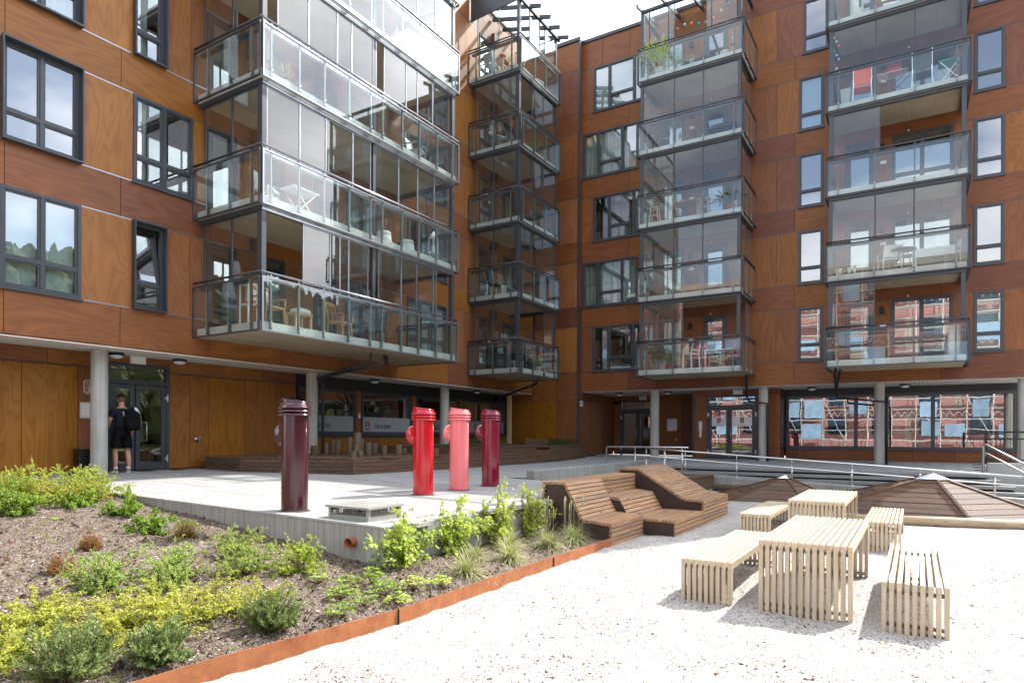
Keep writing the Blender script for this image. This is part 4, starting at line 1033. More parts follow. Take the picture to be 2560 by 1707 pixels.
mb.box(5.80, 9.78, 5.297, 5.36, rwz(5.4) - .02, rwz(5.4) + .003)
mb.build('top_arris', 'concrete_smooth', RW)
# tie holes
for (y, z) in ((6.6, -.45), (7.6, -.42), (8.8, -.33), (10.0, -.26)):
    m = MB(); m.lathe([(.001, .004), (.018, .004), (.028, .0)], (5.741, y, z), 10, axis=(-1, 0, 0)); m.build('tie_hole', 'joint_dark', RW)
for x in (6.6, 7.9, 9.0):
    m = MB(); m.lathe([(.001, .004), (.018, .004), (.028, .0)], (x, 5.311, -.42), 10, axis=(0, -1, 0)); m.build('tie_hole', 'joint_dark', RW)
m = MB(); c = (5.76, 5.80, -.405); m.lathe([(.060, 0), (.060, .13), (.055, .13), (.052, .0)], c, 20, axis=(-1, -.12, 0)); m.mat(1); m.lathe([(.001, .02), (.053, .02)], c, 20, axis=(-1, -.12, 0)); m.build('drain_outlet', ['drain_clay', 'joint_dark'], RW)

# low wall along the ramp
mb = MB(); mb.cbox(13.65, 21.8, 7.78, 8.02, -.4, .05, .012); LW = mb.build('low_wall', 'concrete'); tag(LW, 'low pale concrete upstand running across the shaded yard behind the lounger', 'wall')

# ------------------------------------------------------------------ steps and ramp up to the shop front
ST = thing('steps', (21.9, 3, -.5), 'wide grey concrete steps rising to the shop front behind the ramp handrail', 'steps')
for i in range(6):
    x = 22.5 - .38 * i; zt = -.15 - .135 * i; y0 = -1.72 - .28 * i
    mb = MB(); mb.cbox(x - .02, x + (.42 if i else .1), y0, 7.7, zt - .080, zt, .008); o = mb.build('step', 'step_concrete', ST)
    mb = MB(); mb.box(x - .022, x + .035, y0 + .02, 7.68, zt + .001, zt + .004)
    for q in range(120):
        yy = y0 + .05 + q * (7.6 - y0) / 120; mb.box(x - .018, x + .03, yy, yy + .035, zt + .004, zt + .007)
    mb.build('nosing', 'aluminium', o)
    mb = MB(); mb.box(x + .06, x + .5, y0 + .05, 7.65, zt - .2, zt - .081); mb.build('shadow_riser', 'joint_dark', o)  # recess coloured near-black to stand in for the shadow under the nosing
RP = tag(link('ramp', None, None, (20.5, 3, -.6)), kind='structure')
rz = lambda y: -.33 - (6.2 - y) * .036
mb = MB(); mb.add([(20.35, 7.7, rz(7.7) - .02), (20.35, -2.6, rz(-2.6) - .02), (22.4, -2.6, rz(-2.6) - .02), (22.4, 7.7, rz(7.7) - .02)], [(0, 1, 2, 3)]); mb.build('ramp_surface', 'step_concrete', RP)
RC = thing('ramp_wall', (20.4, 3, -.6), 'grey concrete kerb wall under the ramp handrail behind the pyramids', 'wall')
mb = MB(); mb.prism([(20.24, 8.0, -1.2), (20.24, -2.7, -1.2), (20.24, -2.7, rz(-2.7) + .02), (20.24, 6.2, rz(6.2) + .02), (20.24, 8.0, rz(6.2) + .03)], (.26, 0, 0)); mb.build('wall_body', 'concrete', RC, fixn=True)
# handrails of bright steel
def rail_thing(loc, label): return thing('handrail', loc, label, 'handrail', 'steel handrails of the ramp and steps')
HR = rail_thing((20.4, 3, -.4), 'long two tube steel handrail following the ramp behind the pyramids')
ytop = lambda y: .42 - (6.2 - y) * .0585
m = MB(); m.tube([(20.37, 7.6, ytop(7.6) + .02), (20.37, 6.2, ytop(6.2)), (20.37, -3.0, ytop(-3.0))], .026, 10); m.build('top_tube', 'steel', HR)
m = MB(); m.tube([(20.30, 9.2, ytop(7.4) - .23), (20.30, 7.4, ytop(7.4) - .24), (20.30, 6.2, ytop(6.2) - .25), (20.30, -3.0, ytop(-3.0) - .22)], .021, 10); m.build('lower_tube', 'steel', HR)
for y in (7.45, 6.85, 6.17, 4.6, 3.05, 1.5, -.1, -1.7):
    m = MB(); zb = (rz(y) if y < 6.3 else rz(6.2)) + .03; m.tube([(20.37, y, zb), (20.37, y, zb + .46)], .024, 8); m.tube([(20.37, y, zb + .46), (20.37, y, ytop(y))], .013, 8); m.lathe([(.05, 0), (.05, .012), (.024, .014)], (20.37, y, zb), 12); m.build('post', 'steel', HR)
    m = MB(); m.tube([(20.37, y, ytop(y) - .33), (20.31, y + .02, ytop(y) - .33), (20.30, y + .02, ytop(y) - .26)], .007, 6); m.build('bracket', 'steel', HR)
HL = rail_thing((20.2, 8.4, -.1), 'short level steel handrail at the top of the ramp before the dark recess')
m = MB(); m.tube([(20.6, 8.95, -.33), (20.6, 8.95, .50), (20.58, 8.9, .53), (20.8, 6.35, .53), (20.8, 6.2, .53)], .028, 10); m.build('top_tube', 'steel', HL)
m = MB(); m.tube([(20.6, 9.25, .215), (20.8, 6.35, .215)], .024, 10); m.build('lower_tube', 'steel', HL)
for y in (7.95, 6.95, 6.4):
    x = 20.6 + (8.95 - y) * .077
    m = MB(); m.tube([(x, y, -.35), (x, y, .36)], .024, 8); m.tube([(x, y, .36), (x, y, .52)], .013, 8); m.build('post', 'steel', HL)
    m = MB(); m.tube([(x, y + .2, .19), (x, y + .2, .08), (x, y + .05, .06)], .008, 6); m.build('bracket', 'steel', HL)
# cheek wall on the right with its handrail and the black railing
CW = thing('cheek_wall', (22, -1.9, -.3), 'smooth grey concrete wall flanking the steps at the right edge', 'wall')
mb = MB(); mb.cbox(22.95, 23.25, -6.5, -1.74, -1.2, .17, .012); mb.build('wall_body', 'concrete_smooth', CW); mb = MB(); mb.box(22.943, 22.949, -3.0, -2.5, -.02, .08); mb.build('wall_plate', 'sign_metal', CW)
HS = rail_thing((21.5, -1.65, .2), 'sloping steel handrail beside the steps, fixed to the smooth grey wall')
m = MB(); m.tube([(22.62, -1.62, -.2), (22.62, -1.62, .66), (22.58, -1.63, .70), (22.45, -1.67, .69), (19.6, -2.60, .02)], .027, 10); m.build('top_tube', 'steel', HS)
m = MB(); m.tube([(22.5, -1.65, .46), (22.35, -1.70, .44), (19.6, -2.60, -.20)], .022, 10); m.build('lower_tube', 'steel', HS)
m = MB(); m.tube([(22.6, -1.62, .38), (22.5, -1.65, .36), (22.45, -1.67, .43)], .009, 6); m.build('bracket', 'steel', HS)
BR = thing('black_railing', (23.3, -2.2, .2), 'black steel bar railing before the shop window at the right edge', 'railing')
m = MB()
for p, q in (((23.15, -1.72, .15), (23.15, -1.72, 1.10)),): m.bar(p, q, .07, .07)
m.build('post', 'black_metal', BR)
for z in (1.05, .86, .26):
    m = MB(); m.bar((23.15, -1.72, z), (23.15, -4.2, z), .03, .04 if z < 1 else .05); m.build('rail', 'black_metal', BR)
for i in range(22):
    y = -1.84 - i * .11; m = MB(); m.bar((23.15, y, .26), (23.15, y, .86), .014, .014); m.build('bar', 'black_metal', BR)

EDGE = [(-1.5, 4.6), (0.6, 4.48), (2.0, 4.38), (2.75, 4.32), (3.6, 4.18), (4.63, 4.10), (6.0, 4.11), (7.7, 4.10), (9.74, 4.12)]
def edge_y(x):
    for (a, b), (c, d) in zip(EDGE, EDGE[1:]):
        if x <= c: return b + (d - b) * max(0, (x - a)) / (c - a)
    return EDGE[-1][1]
# ------------------------------------------------------------------ gravel court
def grid_obj(name, mat, x0, x1, y0, y1, step, zf, keep=None):
    nx, ny = int((x1 - x0) / step) + 1, int((y1 - y0) / step) + 1
    xs = np.linspace(x0, x1, nx); ys = np.linspace(y0, y1, ny)
    vs = [(x, y, zf(x, y)) for y in ys for x in xs]; fs = []
    for j in range(ny - 1):
        for i in range(nx - 1):
            if keep is None or keep((xs[i] + xs[i + 1]) / 2, (ys[j] + ys[j + 1]) / 2): fs.append((j * nx + i, j * nx + i + 1, (j + 1) * nx + i + 1, (j + 1) * nx + i))
    me = bpy.data.meshes.new(name); me.from_pydata(vs, [], fs); me.materials.append(MATS[mat]); me.polygons.foreach_set('use_smooth', [True] * len(fs)); me.update()
    return link(name, me)
from mathutils import noise as mnoise
def fb(x, y, s, o=3): return mnoise.fractal(Vector((x * s, y * s, 1.7)), 1.0, 2.0, o)
gzn = lambda x, y: gz(x, y) + .014 * fb(x, y, 1.1) + (.017 * fb(x, y, 4.8, 4) if x < 12 else .008 * fb(x, y, 4))
g1 = grid_obj('gravel_court', 'gravel', 0.8, 12.0, -4.5, 4.62, .036, lambda x, y: gzn(x, y), lambda x, y: y < edge_y(x) + .06); tag(g1, kind='structure')
g2 = grid_obj('gravel_court', 'gravel', 12.0, 20.3, -6.0, 8.0, .12, lambda x, y: gzn(x, y), lambda x, y: y < 5.6 or x > 13.5); tag(g2, kind='structure')
g3 = grid_obj('gravel_court', 'gravel', -30, 20.3, -30, -4.4, 2.0, lambda x, y: gz(x, y) - .01); tag(g3, kind='structure')
g4 = grid_obj('gravel_court', 'gravel', -30, 0.9, -4.5, 4.2, 1.0, lambda x, y: gz(x, y) - .01); tag(g4, kind='structure')
# loose stones and bits of bark lying on it
def scatter(name, mats, n, pick, zf, smin, smax, flat=.5, kind='stuff', thin=False):
    V = []; F = []; MI = []; r = random.Random(hash(name) & 0xffff if False else len(name) * 31 + n)
    for i in range(n):
        x, y = pick(r); z = zf(x, y); s = r.uniform(smin, smax) * (1 if r.random() < .85 else 1.6); a = r.uniform(0, PI); o = len(V)
        ca, sa = math.cos(a), math.sin(a); e = r.uniform(.3, .7) if not thin else r.uniform(.15, .4); h = s * flat * r.uniform(.6, 1.2); tl = r.uniform(-.35, .35) * s
        for (u, v, w) in ((-1, 0, tl), (0, -e, 0), (1, 0, -tl), (0, e, 0), (r.uniform(-.3, .3), r.uniform(-.2, .2), h)):
            V.append((x + (u * ca - v * sa) * s, y + (u * sa + v * ca) * s, z + w + (0 if w == h else -.001)))
        F += [(o, o + 1, o + 4), (o + 1, o + 2, o + 4), (o + 2, o + 3, o + 4), (o + 3, o, o + 4)]; m = r.choices(range(len(mats[0])), mats[1])[0]; MI += [m] * 4
    me = bpy.data.meshes.new(name); me.from_pydata(V, [], F)
    for m in mats[0]: me.materials.append(MATS[m])
    me.polygons.foreach_set('material_index', MI); me.update()
    o = link(name, me); tag(o, kind=kind); return o
def pick_near(r):
    while True:
        d = 2.6 + 9 * r.random() ** 1.7; a = r.uniform(-.72, .78); h = math.radians(31.7) + a; x, y = d * math.cos(h), d * math.sin(h)
        if y < 4.0 and x < 11.9: return x, y
scatter('loose_stones', (['stone_pale', 'stone_brown', 'chip_dark'], [8, 3, 1]), 26000, pick_near, gzn, .004, .011, .7)
scatter('bark_bits', (['chip_brown', 'chip_dark'], [2, 1]), 9000, lambda r: next((p for p in iter(lambda: pick_near(r), None) if fb(p[0], p[1], 1.3) > .10)), gzn, .006, .02, .35, thin=True)

# ------------------------------------------------------------------ planted bank
def szn(x, y): return sz(x, y) - .045 * (1 - sm((y - edge_y(x)) / .3)) + .022 * fb(x, y, 1.6) + .032 * fb(x, y, 6.5, 4)
def in_bank(x, y): return 4.12 < y and (x < 5.75 or y < 5.32) and x < 9.8
b1 = grid_obj('planting_soil', 'soil', -2.0, 5.80, 4.12, 12.6, .036, szn, lambda x, y: y > edge_y(x) + .035); tag(b1, kind='structure')
b2 = grid_obj('planting_soil', 'soil', 5.80, 9.85, 4.12, 5.36, .045, lambda x, y: szn(x, y) - .06 * sm((x - 6) / 3)); tag(b2, kind='structure')
def soil_z(x, y): return szn(x, y) - (.06 * sm((x - 6) / 3) if x > 5.8 else 0)
def pick_bank(r):
    while True:
        d = 4.2 + 8.5 * r.random() ** 1.4; h = math.radians(31.7) + r.uniform(-.35, .76); x, y = d * math.cos(h), d * math.sin(h)
        if in_bank(x, y) and y > edge_y(x) + .06 and y < 12 and (y < 5.25 or x < 5.68): return x, y
scatter('bark_mulch', (['chip_pale', 'chip_brown', 'chip_dark'], [4, 5, 4]), 30000, pick_bank, soil_z, .005, .017, .4, thin=True)
scatter('soil_clods', (['chip_dark', 'chip_brown', 'soil'], [3, 3, 4]), 4200, pick_bank, soil_z, .010, .030, .75)

# weathering steel edging
ED = thing('steel_edging', (6, 4.12, -.8), 'rusty weathering steel strip between the planting bed and the gravel', 'edging')
m = MB(); pts = EDGE
fine = []
for (a, b), (c, d) in zip(pts, pts[1:]):
    for i in range(6): fine.append((a + (c - a) * i / 6, b + (d - b) * i / 6))
fine.append(pts[-1])
for i, ((a, b), (c, d)) in enumerate(zip(fine, fine[1:])):
    tz = -.725 + .008 * math.sin(i * .35); m.add([(a, b, -1.0), (c, d, -1.0), (c, d, tz), (a, b, tz), (a, b + .008, -1.0), (c, d + .008, -1.0), (c, d + .008, tz), (a, b + .008, tz)], [(0, 1, 2, 3), (5, 4, 7, 6), (3, 2, 6, 7)])
m.build('steel_strip', 'corten', ED)
for x in (4.63, 7.7):
    m = MB(); m.box(x - .003, x + .003, 4.085, 4.112, -1, -.73); m.build('joint', 'joint_dark', ED)

# ------------------------------------------------------------------ vent pipes
def vent_pipe(x, y, h, paint, label, r=.165):
    z0 = pz(x, y); t = thing('vent_pipe', (x, y, z0), label, 'vent pipe', 'coloured vent pipes on the paved yard'); c = (x, y, z0)
    m = MB(); n = 40; zt = h - .02; tilt = .055; dirx, diry = .25, -.968      # the cut falls towards this side
    o = 0; m.v = []
    for k in range(n):
        a = 2 * PI * k / n; m.v.append((x + r * math.cos(a), y + r * math.sin(a), z0 - .02))
    for k in range(n):
        a = 2 * PI * k / n; m.v.append((x + r * math.cos(a), y + r * math.sin(a), z0 + zt - tilt * .5 - tilt * .5 * (math.cos(a) * dirx + math.sin(a) * diry)))
    for k in range(n): m.face((k, (k + 1) % n, n + (k + 1) % n, n + k), True)
    m.build('pipe', paint, t)
    m = MB()
    vs = []
    for rr, dz in ((r + .004, -.006), (r + .004, .004), (r - .016, .004)):
        for k in range(n):
            a = 2 * PI * k / n; vs.append((x + rr * math.cos(a), y + rr * math.sin(a), z0 + zt - tilt * .5 - tilt * .5 * (math.cos(a) * dirx + math.sin(a) * diry) * rr / r + dz))
    m.add(vs, [(i * n + k, i * n + (k + 1) % n, (i + 1) * n + (k + 1) % n, (i + 1) * n + k) for i in range(2) for k in range(n)], True)
    m.add([(x + (r - .016) * math.cos(2 * PI * k / n), y + (r - .016) * math.sin(2 * PI * k / n), vs[2 * n + k][2] - .012) for k in range(n)], [tuple(range(n))])
    m.build('cap', paint, t)
    for i, zc in enumerate((h - .155, h - .205, h - .255)):
        m = MB(); m.lathe([(r + .001, zc + (.070 if i == 0 else .040)), (r + .038, zc + .004), (r + .040, zc - .004), (r + .036, zc - .008), (r + .001, zc - .002)], c, 40); m.build('collar', paint, t)
    m = MB(); ax = Vector((.22, .975, 0)).normalized(); cc = (x, y, z0 + h - .52)
    m.lathe([(.166, r * .3), (.166, r + .092), (.171, r + .096), (.171, r + .102), (.158, r + .102), (.156, r * .4)], cc, 28, axis=ax); m.mat(1); m.lathe([(.001, r * .8), (.157, r * .8)], cc, 28, axis=ax); m.build('side_port', [paint, 'joint_dark'], t)
    m = MB(); m.lathe([(r + .03, .006), (r, .012)], c, 30); m.build('sand_ring', 'joint_sand', t)
    m = MB(); d = Vector((.25, -.97, 0)).normalized(); m.tube([Vector(c) + d * (r + .000) + Vector((0, 0, 0.02)), Vector(c) + d * (r + .000) + Vector((0, 0, h - .32))], .004, 5); m.build('seam', paint, t)
vent_pipe(6.09, 7.28, 1.57, 'lacquer_maroon', 'dark maroon vent pipe standing alone on the edge of the yard', .180)
vent_pipe(9.0, 7.40, 1.57, 'lacquer_red', 'bright red vent pipe, left of the pink one', .180)
vent_pipe(10.15, 7.46, 1.60, 'lacquer_pink', 'salmon pink vent pipe between the two red ones', .182)
vent_pipe(11.3, 7.50, 1.62, 'lacquer_crimson', 'deep crimson vent pipe, right of the pink one', .182)

# vent box with a flat lid and barred sides
VB = thing('vent_box', (6.35, 6.2, -.19), 'low square metal vent box with barred sides behind the concrete wall', 'vent')
bx0, bx1, by0, by1, bz = 5.94, 6.50, 5.75, 6.41, -.185
m = MB(); m.add([(bx0 - .05, by0 - .05, -.035), (bx1 + .05, by0 - .05, -.035), (bx1 + .05, by1 + .05, -.035), (bx0 - .05, by1 + .05, -.035), (bx0 - .05, by0 - .05, -.008), (bx1 + .05, by0 - .05, -.008), (bx1 + .05, by1 + .05, -.008), (bx0 - .05, by1 + .05, -.008), ((bx0 + bx1) / 2, (by0 + by1) / 2, .02)], [(0, 3, 2, 1), (0, 1, 5, 4), (1, 2, 6, 5), (2, 3, 7, 6), (3, 0, 4, 7), (4, 5, 8), (5, 6, 8), (6, 7, 8), (7, 4, 8)]); m.build('lid', 'vent_grey', VB)
for x in (bx0, bx1):
    for y in (by0, by1): m = MB(); m.box(x - .02, x + .02, y - .02, y + .02, bz, -.035); m.build('corner_leg', 'vent_grey', VB)
for (p, q) in (((bx0, by0), (bx1, by0)), ((bx1, by0), (bx1, by1)), ((bx1, by1), (bx0, by1)), ((bx0, by1), (bx0, by0))):
    m = MB(); m.bar((p[0], p[1], bz + .03), (q[0], q[1], bz + .03), .02, .06); m.build('base_rail', 'vent_grey', VB)
    m = MB(); n = 24
    for i in range(1, n): a = i / n; xx, yy = p[0] + (q[0] - p[0]) * a, p[1] + (q[1] - p[1]) * a; m.box(xx - .0035, xx + .0035, yy - .0035, yy + .0035, bz + .05, -.035)
    tag(m.build('bars', 'vent_grey', VB), kind='stuff')
m = MB(); m.box(6.1, 6.5, 5.95, 6.35, bz, -.08); m.build('damper', 'black_metal', VB)
for y in (5.9, 6.4): m = MB(); m.tube([(5.93, y, -.06), (6.03, y, -.06)], .02, 10); m.build('clamp', 'black_metal', VB)

# ------------------------------------------------------------------ slatted tables and benches of pale ash
def slatted(nm, x0, x1, y0, y1, zt, n, label, cat, group, zb=-.875, th=.042, sw=None):
    t = thing(nm, ((x0 + x1) / 2, (y0 + y1) / 2, zb), label, cat, group); p = (y1 - y0) / n; w = p * .66
    for i in range(n):
        y = y0 + p * (i + .5); jx = rnd.uniform(-.003, .003); hh = .075
        m = MB(); m.cbox(x0 + jx, x1 + jx, y - w / 2, y + w / 2, zt - hh, zt, .003); m.build('slat', 'ash_wood_x', t)
        for x, s in ((x0, 1), (x1, -1)):
            m = MB(); dx = rnd.uniform(-.004, .004); m.cbox(x + jx, x + jx + s * .07, y - w / 2 + .0005, y + w / 2 - .0005, zb - .03 + rnd.uniform(0, .01), zt - hh - .0005, .003); m.build('leg_slat', 'ash_wood_z', t)
    for x in (x0 + .10, x1 - .10):
        for z in (zt - hh - .02, zb + .06):
            m = MB(); m.box(x - .02, x + .02, y0 + .015, y1 - .015, z - .018, z + .018); m.build('cross_bar', 'vent_grey', t)
    for y in (y0 + .08, y1 - .08): m = MB(); m.box(x0 + .12, x1 - .12, y - .015, y + .015, zt - hh - .038, zt - hh - .004); m.build('under_rail', 'vent_grey', t)
    return t
GT, GB = 'slatted picnic tables on the gravel', 'slatted benches on the gravel'
slatted('picnic_table', 6.95, 9.38, .49, 1.36, -.15, 14, 'nearer pale slatted picnic table, at the front of the gravel court', 'table', GT)
slatted('picnic_table', 11.5, 14.05, .93, 1.79, -.14, 14, 'farther pale slatted picnic table, right before the timber pyramids', 'table', GT, -.87)
slatted('picnic_bench', 6.97, 9.5, 1.61, 2.16, -.42, 9, 'slatted bench on the left of the nearer picnic table', 'bench', GB)
slatted('picnic_bench', 6.83, 9.36, -.27, .27, -.42, 9, 'slatted bench on the right of the nearer picnic table, lowest in the picture', 'bench', GB)
slatted('picnic_bench', 11.6, 14.15, 2.06, 2.58, -.42, 9, 'slatted bench on the left of the farther picnic table', 'bench', GB, -.87)
slatted('picnic_bench', 11.55, 14.0, .17, .70, -.42, 9, 'slatted bench on the right of the farther picnic table', 'bench', GB, -.87)

# ------------------------------------------------------------------ big terraced timber lounger
LO = thing('timber_lounger', (11.5, 4.6, -.87), 'large terraced brown timber lounger with sloping backs on the gravel', 'lounger')
def slats_along(P, prof, x0, x1, th=.045, w=.066, gap=.008, sk=None):
    """boards running along X, laid side by side up a profile in (y, z); each board is a part"""
    for (a, b) in zip(prof, prof[1:]):
        d = Vector((0, b[0] - a[0], b[1] - a[1])); Ln = d.length; d.normalize(); nrm = Vector((0, -d.z, d.y))
        if nrm.z < -1e-6 or (abs(nrm.z) < 1e-6 and nrm.y > 0): nrm = -nrm
        n = max(1, round(Ln / (w + gap))); st = Ln / n
        for i in range(n):
            c = Vector((0, a[0], a[1])) + d * (st * (i + .5)) - nrm * th / 2; ww = st - gap; e0, e1 = rnd.uniform(0, .006), rnd.uniform(0, .006)
            m = MB(); vs = []
            for x in (x0 + e0, x1 - e1):
                for su, sv in ((-1, -1), (1, -1), (1, 1), (-1, 1)):
                    k = .92 if sv > 0 else 1
                    p = c + d * (su * ww / 2 * k) + nrm * (sv * th / 2); vs.append((x, p.y, p.z))
            m.add(vs, [(0, 1, 2, 3), (7, 6, 5, 4), (0, 4, 5, 1), (1, 5, 6, 2), (2, 6, 7, 3), (3, 7, 4, 0)]); m.build('slat', 'lounger_wood_x', P, fixn=True)
def plate(P, x, poly, th=.012):
    m = MB(); m.prism([(x, y, z) for y, z in poly], (th, 0, 0)); m.build('side_plate', 'brown_plate', P, fixn=True)
g = -.89
pa = [(4.14, g), (4.14, -.52), (4.66, -.485), (4.98, .115), (5.38, .115), (5.38, -.25)]
slats_along(LO, pa, 9.76, 11.19); plate(LO, 9.775, [(4.16, -.86), (4.17, -.57), (4.64, -.54), (4.96, .065), (5.33, .065), (5.33, -.86)]); plate(LO, 11.165, [(4.16, -.86), (4.17, -.57), (4.64, -.54), (4.96, .065), (5.33, .065), (5.33, -.86)])
pb = [(3.57, g), (3.57, -.585), (4.42, -.585), (4.62, -.24), (5.0, -.20), (5.0, .115), (5.38, .115), (5.38, -.25)]
slats_along(LO, pb, 11.21, 13.03); plate(LO, 11.205, [(3.59, -.86), (3.59, -.635), (4.40, -.635), (4.60, -.29), (4.98, -.25), (4.98, .065), (5.33, .065), (5.33, -.86)])
pc = [(3.57, g), (3.57, -.385), (3.98, -.365), (4.95, .215), (5.36, .215), (5.36, -.25)]
slats_along(LO, pc, 13.05, 14.99); 
for x in (13.062, 14.95): plate(LO, x, [(3.60, -.86), (3.60, -.43), (3.97, -.415), (4.94, .16), (5.33, .16), (5.33, -.86)])
TB = thing('timber_box', (19.3, 5.6, -.7), 'plain brown timber box bench behind the right end of the lounger', 'bench')
for i in range(4): m = MB(); m.cbox(18.0, 20.15, 5.22, 5.26, -.78 + i * .12, -.665 + i * .12, .004); m.build('board', 'deck_wood_x', TB)
for i in range(4): m = MB(); m.cbox(17.96, 18.0, 5.26, 6.3, -.78 + i * .12, -.665 + i * .12, .004); m.build('board', 'deck_wood_y', TB)
for i in range(8): m = MB(); m.cbox(17.95, 20.17, 5.2 + i * .145, 5.338 + i * .145, -.295, -.262, .004); m.build('board', 'deck_wood_x', TB)

# ------------------------------------------------------------------ timber pyramids
def pyramid(base, apex, zb, label, nb=7):
    t = thing('timber_pyramid', (apex[0], apex[1], zb), label, 'play pyramid', 'boarded timber pyramids in the gravel'); A = Vector(apex); n = len(base)
    for i in range(n):
        P, Q = Vector((*base[i], zb)), Vector((*base[(i + 1) % n], zb)); nrm = (Q - P).cross(A - P).normalized()
        if nrm.z < 0: nrm = -nrm
        ax = 'deck_wood_y' if abs((Q - P).y) > abs((Q - P).x) else 'deck_wood_x'
        for j in range(nb):
            t0, t1 = j / nb * .93 + .006, (j + 1) / nb * .93 - .004
            vs = [P.lerp(A, t0), Q.lerp(A, t0), Q.lerp(A, t1), P.lerp(A, t1)]; off = nrm * .012 * ((j % 2) * .3)
            dn = nrm * -.03
            m = MB(); m.add([v + off for v in vs] + [v + dn for v in vs], [(0, 1, 2, 3), (7, 6, 5, 4), (0, 4, 5, 1), (1, 5, 6, 2), (2, 6, 7, 3), (3, 7, 4, 0)]); m.build('board', ax, t, fixn=True)
        m = MB(); e = (A - P).normalized(); m.bar(P - e * .05 + nrm * .006, P.lerp(A, .96) + nrm * .006, .06, .045, up=nrm); m.build('hip_batten', 'deck_wood_x', t)
    m = MB(); k = .86; cap = [Vector((*b, zb)).lerp(A, k) + Vector((0, 0, .045)) for b in base]; m.add(cap + [A + Vector((0, 0, .05))], [(i, (i + 1) % n, n) for i in range(n)]); m.build('metal_cap', 'aluminium', t)
    return t
pyramid([(16.85, -1.02), (16.74, 2.1), (18.4, 3.0), (20.0, 1.7), (20.0, -1.6), (18.5, -2.7)], (17.85, -.34, .02), -.89, 'larger timber pyramid on the right with one sunlit boarded face', 8)
pyramid([(17.0, 2.2), (16.84, 4.02), (18.6, 4.85), (19.9, 4.0), (19.9, 2.6), (18.5, 1.6)], (18.0, 2.84, -.13), -.74, 'smaller shaded timber pyramid left of the larger one', 6)
def log(p, q, r, label):
    t = thing('lying_log', p, label, 'log', 'lying round logs edging the gravel'); m = MB(); m.tube([p, Vector(p).lerp(Vector(q), .5) + Vector((0, 0, .01)), q], [r * .96, r, r], 16); m.build('trunk', 'pale_log' if r > .1 else 'log_wood', t); return t
log((15.1, 1.4, -.80), (15.95, -2.2, -.80), .105, 'pale barked log lying before the larger pyramid')
log((19.35, 5.05, -.6), (19.9, 3.2, -.62), .10, 'grey brown log lying behind the smaller pyramid')

# ------------------------------------------------------------------ timber deck with standing logs, planters along the wall
def boarded(P, p, q, z0, z1, nb, mat, th=.035, out=(0, -1), post=True):
    """horizontal boards from p to q (plan points), stacked"""
    h = (z1 - z0) / nb; d = Vector((q[0] - p[0], q[1] - p[1], 0)).normalized()
    for i in range(nb):
        m = MB(); m.bar((p[0], p[1], z0 + h * (i + .5)), (q[0], q[1], z0 + h * (i + .5)), th, h - .008); m.build('board', mat, P)
DK = thing('timber_deck', (12.5, 12.8, 0), 'low brown timber deck carrying the standing logs before the shop window', 'deck')
dz = .31; cA, cB, cC, cD, cE = (10.2, 14.15), (11.52, 11.66), (15.3, 11.35), (15.8, 15.8), (10.2, 15.8)
boarded(DK, cA, cB, -.09, dz - .02, 4, 'deck_wood_y'); boarded(DK, cB, cC, -.09, dz - .02, 4, 'deck_wood_x'); boarded(DK, cA, (10.2, 15.6), -.05, dz - .02, 4, 'deck_wood_y')
for c in (cA, cB): m = MB(); m.box(c[0] - .05, c[0] + .05, c[1] - .05, c[1] + .05, -.1, dz - .015); m.build('corner_post', 'deck_wood_z', DK)
for i in range(30):
    y0 = 11.36 + i * .148; y1 = y0 + .140; ym = (y0 + y1) / 2
    xl = 10.2 if ym > 14.15 else 10.2 + (14.15 - ym) / (14.15 - 11.66) * 1.32; xr = 15.35
    if ym < 11.66: xl = 11.52 + (11.66 - ym) / .31 * 3.78
    if xr - xl < .2 or ym > 15.75: continue
    m = MB(); m.cbox(xl - .03, xr, y0, y1, dz - .018, dz + .012, .003); m.build('deck_board', 'deck_wood_x', DK)
lgs = [(12.6, 14.25, .27, .075), (12.72, 14.45, .24, .07), (12.95, 14.15, .33, .075), (13.05, 14.0, .42, .075), (12.9, 13.62, .42, .08), (13.0, 13.3, .50, .08), (12.75, 12.75, .62, .105), (13.35, 13.2, .46, .075),
       (11.85, 12.0, .15, .075), (12.08, 11.98, .16, .075), (12.3, 12.35, .30, .08), (12.75, 12.35, .36, .08), (13.3, 12.9, .36, .08), (13.2, 12.55, .34, .085), (13.3, 12.3, .28, .08), (13.55, 12.0, .30, .09), (13.9, 12.1, .19, .07), (13.9, 11.75, .22, .09), (14.85, 11.75, .19, .09)]
LOGL = ['short standing log at the left end of the log row', 'short standing log behind the leftmost one', 'standing log third from the left, a little higher than the first two', 'tall standing log fourth from the left', 'tall standing log standing apart in the middle of the left row',
        'second tallest standing log, just left of the tallest', 'tallest and thickest of the standing logs on the deck', 'standing log behind the tallest, on its right', 'low log stump at the front, left one of the foremost pair', 'low log stump at the front, right one of the foremost pair',
        'low standing log close before the tallest', 'standing log before and right of the tallest', 'standing log at the back just right of the tallest', 'thick standing log in the dense group right of the tallest', 'standing log at the right of the dense group', 'stout log standing alone right of the dense group', 'small thin stump half behind the stout lone log', 'low log stump next to last on the right of the deck', 'lone low log stump at the right end of the deck']
for i, (x, y, h, r) in enumerate(lgs):
    t = thing('log_post', (x, y, dz + .012), LOGL[i], 'log', 'standing logs on the timber deck')
    m = MB(); m.lathe([(r, 0), (r * .99, h - .008), (r * .94, h)], (x, y, dz + .012), 14); m.mat(1); m.lathe([(r * .94, h), (.001, h + .002)], (x, y, dz + .012), 14); m.build('trunk', ['log_wood', 'log_end'], t)
PB = thing('timber_planter', (18, 12.2, 0), 'long brown timber planter with a low seat along the shaded wall', 'planter')
